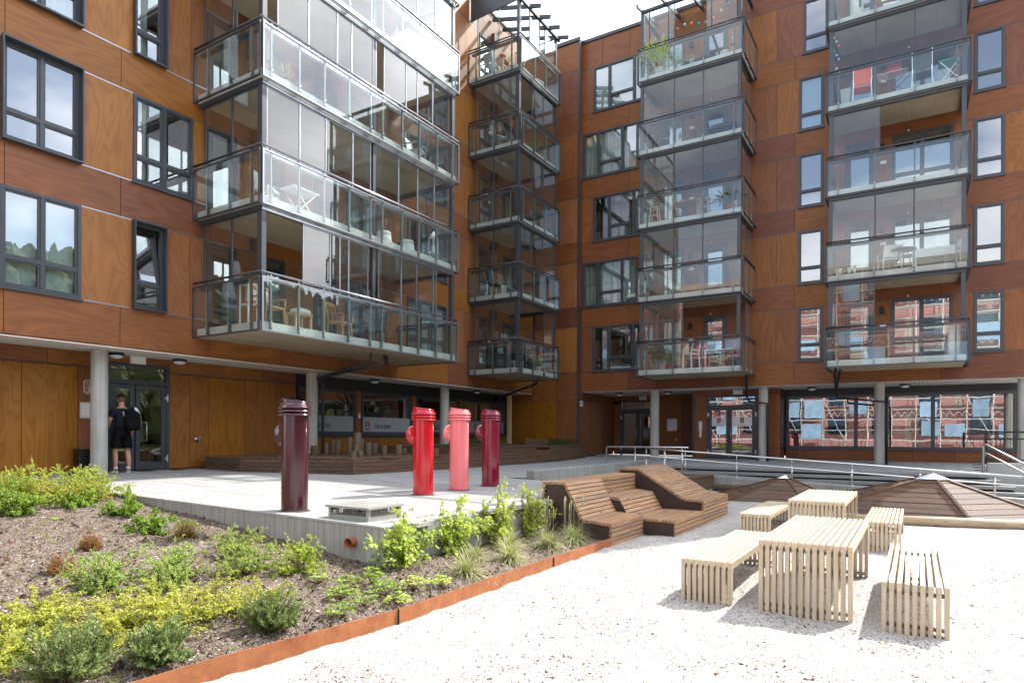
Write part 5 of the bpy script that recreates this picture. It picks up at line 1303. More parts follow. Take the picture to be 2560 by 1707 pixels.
boarded(PB, (15.3, 11.38), (21.2, 11.45), -.09, .34, 4, 'deck_wood_x'); boarded(PB, (21.2, 11.45), (25.2, 11.9), -.08, .52, 5, 'deck_wood_x'); boarded(PB, (15.3, 11.45), (15.3, 15.6), .30, .56, 2, 'deck_wood_y')
boarded(PB, (15.4, 12.45), (19.8, 12.1), .30, .58, 2, 'deck_wood_x'); boarded(PB, (25.2, 11.9), (25.5, 12.4), -.02, .52, 5, 'deck_wood_y'); boarded(PB, (16.6, 11.42), (20.2, 11.46), .34, .52, 2, 'deck_wood_x')
for i in range(4): m = MB(); m.cbox(15.3, 25.2 if i > 2 else 21.6, 11.45 + i * .15, 11.59 + i * .15, .335 + (0 if i < 9 else 0), .36, .003); m.build('seat_board', 'deck_wood_x', PB)
for i, (p, q) in enumerate((((15.3, 12.45), (19.8, 12.1)), ((16.5, 11.42), (20.2, 11.47)), ((22.9, 11.66), (25.22, 11.93)))):
    m = MB(); z = .60 if i == 0 else .535; m.bar((*p, z), (*q, z), .12, .03); m.build('cap_board', 'deck_wood_x', PB)
for i in range(3):
    m = MB(); m.bar((20.0, 11.75 + i * .02, .52 + i * .10), (22.0, 11.95 + i * .02, .52 + i * .10), .035, .09); m.build('back_board', 'deck_wood_x', PB)
m = MB(); m.box(15.4, 20.0, 12.5, 15.6, .45, .52); m.box(19.8, 25.4, 12.3, 14.6, .44, .50); m.build('earth', 'soil', PB)

# ------------------------------------------------------------------ the man at the door
def skin_body(name, joints, edges, radii, mat, parent, root=0, sub=2, extra=None):
    """one continuous limb-and-trunk surface grown over a skeleton"""
    me = bpy.data.meshes.new(name); me.from_pydata(joints, edges, []); ob = bpy.data.objects.new(name, me); C.objects.link(ob)
    md = ob.modifiers.new('skin', 'SKIN'); md.use_smooth_shade = True; md.branch_smoothing = .6
    for i, r in enumerate(radii):
        sv = me.skin_vertices[0].data[i]; sv.radius = r if isinstance(r, tuple) else (r, r); sv.use_root = (i == root)
    ms = ob.modifiers.new('sub', 'SUBSURF'); ms.levels = sub; ms.render_levels = sub
    dg = bpy.context.evaluated_depsgraph_get(); new = bpy.data.meshes.new_from_object(ob.evaluated_get(dg)); bpy.data.objects.remove(ob); bpy.data.meshes.remove(me)
    b = wloc(parent); new.transform(Matrix.Translation(-b)); new.materials.clear(); new.materials.append(MATS[mat])
    new.polygons.foreach_set('use_smooth', [True] * len(new.polygons)); new.name = name
    return link(name, new, parent)
MX, MY = 8.10, 15.60; ma = math.radians(-10)
def mp_(x, y, z): return (MX + x * math.cos(ma) - y * math.sin(ma), MY + x * math.sin(ma) + y * math.cos(ma), z)   # local: +y is where he faces
MAN = thing('person', (MX, MY, 0), 'man in black shorts and dark shirt seen from behind at the entrance door', 'person')
J = [(0, 0, .93), (0, .0, 1.08), (0, .01, 1.25), (0, .0, 1.42), (0, .015, 1.52), (0, .04, 1.60), (0, .05, 1.69),            # 0-6 trunk, neck, head
     (-.10, 0, .88), (-.125, .03, .50), (-.13, -.02, .28), (-.135, -.02, .09), (-.15, .13, .035),                                     # 7-11 left leg
     (.10, 0, .88), (.135, .04, .50), (.15, -.01, .28), (.155, -.01, .09), (.19, .14, .035),                                           # 12-16 right leg
     (-.17, .0, 1.43), (-.25, .0, 1.18), (-.22, .20, 1.04), (-.21, .28, 1.03),                                                        # 17-20 left arm reaching forward
     (.17, .0, 1.43), (.235, -.02, 1.16), (.255, .10, .95), (.255, .14, .88)]                                                          # 21-24 right arm
E_ = [(0, 1), (1, 2), (2, 3), (3, 4), (4, 5), (5, 6), (0, 7), (7, 8), (8, 9), (9, 10), (10, 11), (0, 12), (12, 13), (13, 14), (14, 15), (15, 16), (3, 17), (17, 18), (18, 19), (19, 20), (3, 21), (21, 22), (22, 23), (23, 24)]
Rr = [(.135, .10), (.125, .092), (.145, .105), (.13, .09), (.058, .058), (.07, .085), (.072, .088), .09, .058, .060, .037, (.042, .03), .09, .058, .060, .037, (.042, .03), .062, .045, .038, .028, .062, .045, .038, .028]
skin_body('body', [mp_(*j) for j in J], E_, Rr, 'skin', MAN)
m = MB()                                                                                                                            # head proper
hm = Matrix.Translation(Vector(mp_(0, .035, 1.685))) @ Matrix.Rotation(ma, 4, 'Z')
def blob(mb, M, prof, n=18):
    o = len(mb.v)
    for (z, rx, ry, yo) in prof:
        for k in range(n):
            t = 2 * PI * k / n; mb.v.append(tuple(M @ Vector((rx * math.cos(t), ry * math.sin(t) + yo, z))))
    for i in range(len(prof) - 1):
        for k in range(n): mb.face((o + i * n + k, o + i * n + (k + 1) % n, o + (i + 1) * n + (k + 1) % n, o + (i + 1) * n + k), True)
    mb.face([o + k for k in reversed(range(n))]); mb.face([o + (len(prof) - 1) * n + k for k in range(n)])
blob(m, hm, [(-.125, .03, .03, .05), (-.11, .05, .065, .035), (-.07, .066, .085, .015), (-.02, .074, .094, .003), (.03, .078, .099, 0), (.07, .071, .09, 0), (.10, .05, .065, 0), (.115, .015, .02, 0)])
m.add([hm @ Vector(p) for p in ((-.013, .09, -.02), (.013, .09, -.02), (0, .085, .03), (0, .12, -.015))], [(0, 1, 3), (1, 2, 3), (2, 0, 3)])
m.build('head', 'skin', MAN)
for s in (-1, 1):
    m = MB(); blob(m, hm @ Matrix.Translation((s * .079, -.005, -.01)), [(-.03, .005, .012, 0), (-.01, .009, .018, 0), (.015, .009, .02, 0), (.03, .004, .012, 0)], 10); m.build('ear', 'skin', MAN)
    m = MB(); blob(m, hm @ Matrix.Translation((s * .03, .092, .012)), [(-.006, .006, .003, 0), (0, .012, .006, 0), (.006, .006, .003, 0)], 8); m.build('eye', 'text_black', MAN)
m = MB(); blob(m, hm @ Matrix.Translation((0, .092, -.065)), [(-.006, .012, .003, 0), (0, .024, .006, 0), (.006, .012, .003, 0)], 8); m.build('mouth', 'lacquer_pink', MAN)
m = MB(); blob(m, hm, [(-.045, .0735, .090, -.008), (-.02, .077, .097, -.006), (.035, .0815, .103, -.004), (.05, .080, .10, -.004)]); m.build('short_hair', 'hair_short', MAN)
m = MB(); blob(m, hm, [(.036, .083, .105, -.003), (.072, .076, .096, 0), (.104, .055, .07, 0), (.124, .02, .025, 0)]); m.build('hair', 'hair', MAN)
# clothes as shells round the body
SJ = [(0, 0, .99), (0, 0, 1.10), (0, .01, 1.26), (0, 0, 1.415), (0, .012, 1.475), (-.17, .0, 1.425), (-.232, 0, 1.25), (.17, 0, 1.425), (.218, -.01, 1.25)]
skin_body('shirt', [mp_(*j) for j in SJ], [(0, 1), (1, 2), (2, 3), (3, 4), (3, 5), (5, 6), (3, 7), (7, 8)], [(.165, .125), (.155, .115), (.168, .125), (.15, .108), (.075, .075), .085, .078, .085, .078], 'navy_cloth', MAN)
m = MB(); blob(m, Matrix.Translation(Vector(mp_(0, 0, 0))) @ Matrix.Rotation(ma, 4, 'Z'), [(.79, .18, .125, 0), (.9, .178, .13, 0), (1.0, .16, .12, 0), (1.03, .155, .115, 0)], 20); m.build('shorts', 'black_cloth', MAN)
for s, x0, x1 in ((-1, -.095, -.118), (1, .1, .128)):
    m = MB(); M = Matrix.Translation(Vector(mp_(0, 0, 0))) @ Matrix.Rotation(ma, 4, 'Z')
    o = len(m.v); prof = [(.56, .108, .112, x1), (.68, .106, .114, (x0 + x1) / 2), (.84, .104, .118, x0)]
    for (z, rx, ry, xo) in prof:
        for k in range(16): t = 2 * PI * k / 16; m.v.append(tuple(M @ Vector((xo + rx * math.cos(t), .012 + ry * math.sin(t), z))))
    for i in range(2):
        for k in range(16): m.face((i * 16 + k, i * 16 + (k + 1) % 16, (i + 1) * 16 + (k + 1) % 16, (i + 1) * 16 + k), True)
    m.build('shorts_leg', 'black_cloth', MAN)
for s, x, yy, an in ((-1, -.142, .045, 14), (1, .168, .055, -22)):
    M = Matrix.Translation(Vector(mp_(x, yy, 0))) @ Matrix.Rotation(ma + math.radians(an), 4, 'Z')
    m = MB(); o = 0; prof = [(0.0, .048, .145, 0), (.022, .05, .148, 0), (.045, .046, .138, -.004), (.07, .040, .085, -.035), (.10, .038, .055, -.06)]
    blob(m, M, prof, 16); m.build('shoe', 'shoe_grey', MAN); m = MB(); blob(m, M, [(-.002, .051, .149, 0), (.02, .0525, .151, 0)], 16); m.build('sole', 'white_plastic', MAN)
    m = MB(); m.lathe([(.046, .085), (.045, .13), (.043, .135)], tuple(M @ Vector((0, -.062, 0))), 14); m.build('sock', 'white_cloth', MAN)
m = MB(); m.add([mp_(-.02, -.118, 1.40), mp_(.015, -.118, 1.40), mp_(.02, -.122, 1.29), mp_(.0, -.122, 1.29)], [(0, 1, 2, 3)]); m.build('shirt_print', 'sign_metal', MAN)
def hand(base, fdir, down, side, name='hand'):
    """palm with five separate bent fingers; base = wrist, fdir = finger direction, side = +1 right"""
    f = Vector(fdir).normalized(); dn = Vector(down).normalized(); sd = f.cross(dn).normalized(); b = Vector(base)
    jo = [b, b + f * .045]; ed = [(0, 1)]; ra = [.024, (.034, .02)]
    for i, (o, l) in enumerate(((-.03, .062), (-.01, .075), (.011, .07), (.03, .052))):
        a = len(jo); jo += [b + f * .085 + sd * o * .9, b + f * (.085 + l * .5) + sd * o + dn * .012, b + f * (.085 + l * .75) + sd * o + dn * (.012 + l * .45)]
        ed += [(1, a), (a, a + 1), (a + 1, a + 2)]; ra += [.011, .009, .0075]
    a = len(jo); jo += [b + f * .03 - sd * .035 * side + dn * .012, b + f * .07 - sd * .055 * side + dn * .03]; ed += [(0, a), (a, a + 1)]; ra += [.012, .0085]
    skin_body(name, [tuple(p) for p in jo], ed, ra, 'skin', MAN, 0, 1)
hd = Matrix.Rotation(ma, 3, 'Z')
hand(mp_(.255, .14, .885), hd @ Vector((0, .45, -.9)), hd @ Vector((-1, .2, 0)), 1); hand(mp_(-.21, .27, 1.03), hd @ Vector((.1, 1, -.05)), hd @ Vector((0, 0, -1)), -1)
BP = thing('backpack', mp_(.14, -.20, 1.2), 'full black backpack hanging from the right shoulder of the man', 'backpack')
M = Matrix.Translation(Vector(mp_(.155, -.215, 0))) @ Matrix.Rotation(ma - .12, 4, 'Z')
m = MB(); o = len(m.v); prof = [(.965, .10, .07), (.99, .145, .095), (1.12, .165, .11), (1.30, .155, .10), (1.42, .125, .08), (1.475, .07, .045)]
def sq(mb, M, prof, n=20, e=.55):
    o = len(mb.v)
    for (z, rx, ry) in prof:
        for k in range(n):
            t = 2 * PI * k / n; c, s_ = math.cos(t), math.sin(t); mb.v.append(tuple(M @ Vector((rx * math.copysign(abs(c) ** e, c), ry * math.copysign(abs(s_) ** e, s_), z))))
    for i in range(len(prof) - 1):
        for k in range(n): mb.face((o + i * n + k, o + i * n + (k + 1) % n, o + (i + 1) * n + (k + 1) % n, o + (i + 1) * n + k), True)
    mb.face([o + k for k in reversed(range(n))]); mb.face([o + (len(prof) - 1) * n + k for k in range(n)])
sq(m, M, prof); m.build('bag', 'black_cloth', BP)
m = MB(); sq(m, M @ Matrix.Translation((0.01, -.115, 0)), [(.99, .10, .02), (1.02, .125, .04), (1.18, .125, .045), (1.22, .10, .02)]); m.build('front_pocket', 'black_cloth', BP)
m = MB(); m.tube([M @ Vector((.02, .04, 1.46)), M @ Vector((.03, .13, 1.50)), M @ Vector((.03, .26, 1.48)), M @ Vector((.06, .34, 1.35)), M @ Vector((.1, .30, 1.1))], .018, 6); m.build('strap', 'black_cloth', BP)
m = MB(); m.tube([M @ Vector((-.12, .06, 1.0)), M @ Vector((-.14, .0, .93)), M @ Vector((-.135, -.02, .78))], .008, 5); m.build('loose_strap', 'black_cloth', BP)
BO = thing('water_bottle', tuple(M @ Vector((.04, -.02, 1.47))), 'clear plastic bottle with white label sticking out of the backpack', 'bottle')
m = MB(); m.lathe([(.001, -.01), (.033, 0), (.034, .10), (.03, .13), (.012, .155), (.012, .17), (.001, .172)], tuple(M @ Vector((.12, -.03, 1.36))), 14, axis=(-.55, -.1, .8)); m.build('bottle_body', 'lamp_glass', BO)
m = MB(); m.lathe([(.035, .02), (.0352, .07)], tuple(M @ Vector((.12, -.03, 1.36))), 14, axis=(-.55, -.1, .8)); m.build('paper_label', 'sign_metal', BO)

# ------------------------------------------------------------------ things standing on the balconies
FZ = lambda k: 3.2 + 2.8 * k + .207
def chair(name, x, y, z, rot, mat, label, cat='chair', group=None, seat=.44, back=.88, w=.42, d=.42, arms=False, legs=None, spindles=0, slatback=0):
    t = thing(name, (x, y, z), label, cat, group); Mr = Matrix.Translation((x, y, z)) @ Matrix.Rotation(rot, 4, 'Z')
    def P(a, b, c): return Mr @ Vector((a, b, c))
    legm = legs or mat
    for sx in (-1, 1):
        m = MB(); m.bar(P(sx * w / 2, -d / 2, 0), P(sx * (w / 2 - .02), -d / 2 + .02, seat), .035, .035, up=P(0, 1, 0) - P(0, 0, 0)); m.build('leg', legm, t)
        m = MB(); m.bar(P(sx * w / 2, d / 2 + .05, 0), P(sx * (w / 2 - .02), d / 2, seat), .035, .035, up=P(0, 1, 0) - P(0, 0, 0)); m.bar(P(sx * (w / 2 - .02), d / 2, seat), P(sx * (w / 2 - .02), d / 2 + .10, back), .035, .035, up=P(0, 1, 0) - P(0, 0, 0)); m.build('rear_leg', legm, t)
    m = MB(); st = len(m.v); m.box(-w / 2, w / 2, -d / 2, d / 2, seat - .02, seat + .02); m.v[st:] = [tuple(P(*v)) for v in m.v[st:]]; m.build('seat', mat, t)
    m = MB(); n = spindles or slatback
    if spindles:
        for i in range(n): a = -w / 2 + .05 + (w - .1) * i / (n - 1); m.bar(P(a, d / 2, seat), P(a, d / 2 + .09, back - .06), .014, .014)
        m.bar(P(-w / 2, d / 2 + .095, back - .03), P(w / 2, d / 2 + .095, back - .03), .03, .09)
    elif slatback:
        for i in range(n): zz = seat + .12 + (back - seat - .16) * i / max(1, n - 1); m.bar(P(-w / 2 + .02, d / 2 + .02 + .1 * (zz - seat) / (back - seat), zz), P(w / 2 - .02, d / 2 + .02 + .1 * (zz - seat) / (back - seat), zz), .02, .06)
    else: m.add([P(-w / 2 + .02, d / 2, seat + .05), P(w / 2 - .02, d / 2, seat + .05), P(w / 2 - .02, d / 2 + .1, back), P(-w / 2 + .02, d / 2 + .1, back), P(-w / 2 + .02, d / 2 + .025, seat + .05), P(w / 2 - .02, d / 2 + .025, seat + .05), P(w / 2 - .02, d / 2 + .125, back), P(-w / 2 + .02, d / 2 + .125, back)], [(0, 1, 2, 3), (7, 6, 5, 4), (0, 4, 5, 1), (2, 6, 7, 3), (1, 5, 6, 2), (0, 3, 7, 4)])
    m.build('backrest', mat, t)
    if arms:
        for sx in (-1, 1): m = MB(); m.bar(P(sx * w / 2, d / 2 + .05, seat + .22), P(sx * w / 2, -d / 2, seat + .22), .05, .025); m.bar(P(sx * w / 2, -d / 2, seat + .22), P(sx * w / 2, -d / 2, seat), .03, .03); m.build('armrest', legm, t)
    return t
def table(name, x, y, z, w, d, h, mat, label, legm=None, cat='table', rot=0, fold=False):
    t = thing(name, (x, y, z), label, cat); Mr = Matrix.Translation((x, y, z)) @ Matrix.Rotation(rot, 4, 'Z'); P = lambda a, b, c: Mr @ Vector((a, b, c))
    m = MB(); st = len(m.v); m.box(-w / 2, w / 2, -d / 2, d / 2, h - .03, h); m.v[st:] = [tuple(P(*v)) for v in m.v[st:]]; m.build('tabletop', mat, t)
    if fold:
        for sy in (-1, 1):
            for q in (1, -1): m = MB(); m.bar(P(q * w * .42, sy * d * .4, 0), P(-q * w * .42, sy * d * .4, h - .03), .022, .022); m.build('leg', legm or mat, t)
    else:
        for sx in (-1, 1):
            for sy in (-1, 1): m = MB(); m.bar(P(sx * (w / 2 - .04), sy * (d / 2 - .04), 0), P(sx * (w / 2 - .04), sy * (d / 2 - .04), h - .03), .045, .045); m.build('leg', legm or mat, t)
    return t
def pot(x, y, z, r, h, mat, label, leaves=None, lh=.4, nl=40, lw=.05, group='plants in pots on the balconies', name='potted_plant'):
    t = thing(name, (x, y, z), label, 'plant' if leaves else 'pot', group if leaves else 'pots on the balconies')
    m = MB(); m.lathe([(.001, 0), (r * .72, 0), (r, h), (r * 1.06, h), (r * 1.06, h - .02)], (x, y, z), 16); m.mat(1); m.lathe([(r * .96, h - .015), (.001, h - .015)], (x, y, z), 16); m.build('pot', [mat, 'soil'], t)
    if leaves:
        m = MB(); rr = random.Random(int(x * 977 + y * 131))
        for i in range(nl):
            a = rr.uniform(0, 2 * PI); el = rr.uniform(.25, 1.45); L_ = lh * rr.uniform(.4, 1); b = Vector((x, y, z + h)); d = Vector((math.cos(a) * math.cos(el), math.sin(a) * math.cos(el), math.sin(el)))
            tip = b + d * L_ - Vector((0, 0, L_ * .15 * math.cos(el))); mid = b + d * L_ * .75; sd = d.cross(Vector((0, 0, 1))); sd = sd.normalized() if sd.length > .01 else Vector((1, 0, 0)); w = lw * rr.uniform(.6, 1.2)
            m.add([b + d * L_ * .45, mid + sd * w / 2, tip, mid - sd * w / 2], [(0, 1, 2, 3)])
        m.build('foliage', leaves, t)
        m = MB()
        for i in range(5): a = i * 1.3; m.tube([(x, y, z + h - .02), (x + math.cos(a) * lh * .2, y + math.sin(a) * lh * .2, z + h + lh * .55)], .007, 4)
        m.build('stem', 'twig', t)
    return t
# first balcony of the left wing, lowest floor
z = FZ(0)
chair('wooden_chair', 9.98, 12.85, z, .1, 'chair_wood', 'wooden armchair on the lowest long balcony under a draped cloth', arms=True, slatback=2, w=.6, back=.95)
t = thing('draped_cloth', (9.98, 12.95, z + .9), 'off white cloth hung over the wooden chair on the lowest long balcony', 'cloth')
m = MB(); n = 16
for i in range(n + 1):
    a = -.32 + .64 * i / n
    for (yy, zz) in ((.335, .62 + .012 * math.sin(i)), (.325 + .01 * math.sin(i * 1.3), .80), (.345, .965), (.385, .965), (.41 + .01 * math.sin(i * .9), .80), (.42, .58 + .03 * math.sin(i * .7))):
        m.v.append((9.98 + a, 12.85 + yy - .42 * 0, z + zz))
for i in range(n):
    for j in range(5): m.face((i * 6 + j, i * 6 + j + 1, (i + 1) * 6 + j + 1, (i + 1) * 6 + j), True)
m.build('cloth_sheet', 'white_cloth', t)
table('chest_table', 11.15, 13.2, z, .55, .42, .5, 'pale_timber', 'small pale timber chest on the lowest long balcony', cat='chest')
t = thing('cushion', (11.15, 13.2, z + .5), 'grey rumpled cushion lying on the small timber chest', 'cushion'); m = MB(); sq(m, Matrix.Translation((11.2, 13.2, z)), [(.5, .2, .15), (.54, .25, .2), (.62, .22, .17), (.66, .1, .08)], 16); m.build('cushion_body', 'white_cloth', t)
chair('wooden_chair', 12.35, 13.0, z, .3, 'chair_wood', 'wooden armchair without cloth on the lowest long balcony', arms=True, spindles=5, w=.5, back=.98)
chair('reclining_chair', 13.75, 13.1, z, -1.2, 'black_plastic', 'black folding recliner on the lowest long balcony', arms=True, w=.5, back=1.0)
t = thing('glass_cabinet', (9.62, 13.1, z), 'narrow white framed glass cabinet at the corner of the lowest long balcony', 'cabinet'); m = MB()
for a in (9.5, 9.74):
    for b in (12.95, 13.25): m.box(a, a + .03, b, b + .03, z, z + .95)
for q in (0, .45, .92): m.box(9.5, 9.77, 12.95, 13.28, z + q, z + q + .025)
m.build('cabinet_frame', 'white_paint', t)
# second floor of it
z = FZ(1)
chair('folding_chair', 10.1, 13.1, z, .4, 'white_cloth', 'white cloth folding chair at the left of the second long balcony', legs='aluminium', back=.95)
table('folding_table', 11.0, 13.0, z, .8, .5, .7, 'white_paint', 'white folding table in the middle of the second long balcony', 'aluminium', fold=True)
for i, x in enumerate((14.0, 15.0)):
    t = thing('rattan_stool', (x, 13.0, z), ('left', 'right')[i] + ' one of two grey rattan stools on the second long balcony', 'stool', 'rattan stools'); m = MB(); m.lathe([(.2, 0), (.23, .2), (.21, .38), (.19, .4), (.001, .41)], (x, 13.0, z), 18); m.build('wicker_body', 'rattan_white', t); m = MB(); m.lathe([(.2, .41), (.21, .45), (.18, .5), (.001, .51)], (x, 13.0, z), 18); m.build('cushion', 'white_cloth', t)
t = thing('lantern', (15.95, 12.75, z), 'white framed lantern on a stand at the right end of the second long balcony', 'lantern'); m = MB()
for a in (-.1, .1):
    for b in (-.1, .1): m.bar((15.95 + a, 12.75 + b, z + .35), (15.95 + a, 12.75 + b, z + .8), .018, .018); m.bar((15.95 + a, 12.75 + b, z + .33), (15.95 - a, 12.75 + b, z), .02, .02)
m.box(15.83, 16.07, 12.63, 12.87, z + .33, z + .36); m.lathe([(.16, .8), (.05, .95), (.001, 1.0)], (15.95, 12.75, z), 4); m.build('lantern_frame', 'white_paint', t)
m = MB(); m.lathe([(.05, .36), (.05, .55), (.001, .56)], (15.95, 12.75, z), 12); m.build('candle', 'lamp_glass', t)
# third floor: dark speaker box, chair, plant, easel-like rack
z = FZ(2)
t = thing('speaker_cabinet', (9.75, 13.0, z), 'tall dark cabinet on legs at the corner of the third long balcony', 'cabinet'); m = MB(); m.box(9.6, 9.95, 12.8, 13.2, z + .55, z + 1.05); m.build('cabinet_body', 'dark_metal', t); m = MB(); m.box(9.63, 9.68, 12.83, 13.17, z, z + .55); m.box(9.87, 9.92, 12.83, 13.17, z, z + .55); m.build('stand', 'dark_metal', t)
pot(10.3, 12.7, z, .12, .2, 'white_paint', 'straw coloured plant in white pot on the third long balcony', 'leaf_straw', .5, 50, .05)
chair('garden_chair', 15.3, 12.9, z, .2, 'grey_plastic', 'grey garden chair at the right of the third long balcony', arms=True)
pot(14.4, 13.3, z, .14, .24, 'terracotta', 'bare twiggy plant in clay pot on the third long balcony', 'leaf_brown', .9, 40, .03)
# balconies in the inner corner
z = FZ(0)
t = thing('garden_sofa', (21.2, 13.6, z), 'dark brown garden sofa at the left of the lowest corner balcony', 'sofa'); m = MB(); m.cbox(20.85, 21.7, 13.2, 14.1, z, z + .38, .02); m.build('seat', 'black_plastic', t); m = MB(); m.cbox(20.85, 21.0, 13.2, 14.1, z + .381, z + .85, .02); m.build('backrest', 'black_plastic', t)
t = thing('covered_grill', (22.3, 13.3, z), 'black covered grill table on the lowest corner balcony', 'grill'); m = MB(); m.cbox(21.85, 22.75, 13.05, 13.6, z, z + .72, .04); m.build('cover', 'black_cloth', t)
t = thing('draped_cloth', (22.3, 13.3, z + .72), 'crumpled pale cloth lying on the covered grill', 'cloth'); m = MB(); rr = random.Random(5)
for i in range(11):
    for j in range(7): m.v.append((21.95 + i * .07, 13.1 + j * .06, z + .73 + rr.uniform(0, .07)))
for i in range(10):
    for j in range(6): m.face((i * 7 + j, i * 7 + j + 1, (i + 1) * 7 + j + 1, (i + 1) * 7 + j), True)
m.build('cloth_sheet', 'white_cloth', t)
pot(20.82, 12.72, z, .09, .26, 'white_paint', 'left one of two white pots at the corner post of the lowest corner balcony', None); pot(21.1, 12.66, z, .1, .24, 'white_paint', 'right one of two white pots at the corner post of the lowest corner balcony', None)
pot(22.7, 12.8, z, .13, .22, 'white_paint', 'leafy plant in white pot behind the front glass of the lowest corner balcony', 'leaf_sage', .55, 120, .05)
z = FZ(1)
chair('folding_chair', 20.98, 13.75, z, 1.2, 'black_cloth', 'black folding chair with pale frame on the second corner balcony', legs='white_paint', back=.95)
pot(21.5, 13.7, z + .0, .13, .5, 'white_paint', 'flowering plant in tall white pot on the second corner balcony', 'leaf_fresh', .3, 60, .05)
z = FZ(2); chair('dining_chair', 22.3, 13.4, z, .2, 'black_plastic', 'black chair on the third corner balcony', slatback=2)
pot(21.0, 13.2, z, .12, .2, 'terracotta', 'small leafy plant in clay pot on the third corner balcony', 'leaf_fresh', .4, 60, .05)
z = FZ(3); chair('folding_chair', 21.0, 13.6, z, 1.0, 'pattern_cloth', 'folding chair with black and white pattern on the fourth corner balcony', legs='dark_metal', back=1.0)
chair('recliner', 21.9, 13.5, z, .4, 'dark_metal', 'dark recliner chair on the fourth corner balcony', arms=True, back=1.05); pot(22.4, 12.9, z, .14, .2, 'terracotta', 'palm-like plant in clay pot on the fourth corner balcony', 'leaf_fresh', .8, 60, .04)
z = FZ(4)
t = thing('wooden_shelf', (21.9, 13.9, z), 'warm wooden shelf unit on the top corner balcony', 'shelf'); m = MB()
for a in (21.4, 21.85, 22.3): m.box(a, a + .03, 13.7, 14.0, z, z + 1.0)
for q in (.05, .38, .7, .98): m.box(21.4, 22.33, 13.7, 14.0, z + q, z + q + .03)
m.build('shelf_boards', 'chair_wood', t)
pot(22.1, 13.85, z + 1.01, .09, .12, 'brass', 'spiky plant in pot on top of the wooden shelf', 'leaf_lime', .35, 50, .03); pot(21.6, 13.85, z + 1.01, .12, .16, 'terracotta', 'empty clay pot on top of the wooden shelf', None)
chair('shell_chair', 20.95, 13.9, z, 1.5, 'grey_plastic', 'grey shell chair left of the wooden shelf', back=.8); chair('garden_chair', 22.8, 13.0, z, -.3, 'white_paint', 'white garden chair behind the front glass of the top corner balcony', slatback=3)
# third stack (right wing, left): X from 23.85 in, Y 5.24..9.08
z = FZ(0); X_ = 24.4
chair('red_chair', 24.75, 6.95, z, -1.5, 'red_paint_chair', 'left one of two red spindle chairs on the lowest balcony of the red wing', 'chair', 'red spindle chairs', spindles=6, back=.98); chair('red_chair', 24.75, 5.6, z, -1.7, 'red_paint_chair', 'right one of two red spindle chairs, by the balcony corner', 'chair', 'red spindle chairs', spindles=6, back=.98)
t = chair('high_chair', 24.25, 7.15, z, 2.6, 'white_paint', 'white wooden child seat with long splayed legs beside a red chair', seat=.55, back=.9, w=.4, slatback=1)
t = thing('sheepskin', (24.3, 7.3, z + .7), 'tan fleece hung over the white child seat', 'fleece'); m = MB(); blob(m, Matrix.Translation((24.36, 7.40, z + .62)) @ Matrix.Rotation(.3, 4, 'X'), [(-.1, .03, .05, 0), (0, .06, .12, 0), (.15, .06, .11, 0), (.28, .05, .07, 0), (.34, .02, .03, 0)], 14); m.build('fleece_body', 'pale_timber', t)
table('white_table', 24.9, 6.2, z, .7, 1.1, .72, 'white_paint', 'white table between the two red chairs'); 
pot(24.15, 7.9, z, .15, .22, 'terracotta', 'clay pot with drooping plant, right one of two by the lowest glass', 'leaf_fresh', .5, 80, .06); pot(24.2, 8.25, z, .17, .24, 'terracotta', 'wide clay pot with bushy plant on the lowest balcony of the red wing', 'leaf_dark', .7, 110, .07)
t = table('plant_stand', 24.2, 8.75, z, .35, .35, .4, 'chair_wood', 'small wooden plant stand at the left end of the lowest balcony of the red wing', cat='stand'); pot(24.2, 8.75, z + .4, .13, .2, 'terracotta', 'clay pot with grassy plant on the wooden stand', 'leaf_sage', .55, 60, .03)
pot(24.1, 5.95, z, .08, .12, 'brass', 'small brass pot with trailing plant near the corner of the lowest balcony', 'leaf_lime', .5, 50, .05)
z = FZ(2)
for i, (yy, lb) in enumerate(((8.55, 'left'), (6.65, 'right'))):
    t = thing('wooden_stool', (24.2, yy, z), lb + ' one of two pale stepped wooden stools on the third balcony of the red wing', 'stool', 'pale wooden stools'); m = MB()
    for a in (-.15, .15):
        for b in (-.18, .18): m.bar((24.2 + a, yy + b, z), (24.2 + a * .7, yy + b * .7, z + .6), .035, .035)
    m.build('legs', 'pale_timber', t); m = MB(); m.box(24.05, 24.35, yy - .2, yy + .2, z + .6, z + .63); m.build('seat', 'pale_timber', t); m = MB(); m.box(24.02, 24.1, yy - .18, yy + .18, z + .28, z + .31); m.build('tread', 'pale_timber', t)
table('wooden_table', 24.6, 7.4, z, .7, 1.0, .74, 'chair_wood', 'wooden table between two stools on the third balcony of the red wing'); pot(24.5, 8.4, z + .65, .1, .18, 'grey_plastic', 'small plant in grey bucket above the left stool', 'leaf_sage', .25, 30, .04)
pot(24.25, 5.75, z, .15, .24, 'terracotta', 'tall leafy plant in clay pot on the third balcony of the red wing', 'leaf_dark', .95, 120, .09); pot(24.1, 5.45, z, .12, .3, 'white_paint', 'white bucket pot at the corner of the third balcony', None)
z = FZ(3)
chair('rocking_chair', 24.4, 8.3, z, 2.0, 'black_plastic', 'black rocking lounge chair on the fourth balcony of the red wing', arms=True, back=1.05, seat=.36, d=.55); chair('rattan_sofa', 24.5, 6.0, z, -1.57, 'black_plastic', 'black rattan sofa on the fourth balcony of the red wing', 'sofa', arms=True, w=1.2, d=.6, back=.8, seat=.38)
pot(24.3, 7.5, z, .1, .14, 'terracotta', 'broad leaved plant on the fourth balcony of the red wing', 'leaf_sage', .6, 14, .14); pot(24.3, 7.0, z, .1, .14, 'dark_metal', 'dark leaved plant left of the black rattan sofa', 'leaf_dark', .45, 20, .1)
z = FZ(4)
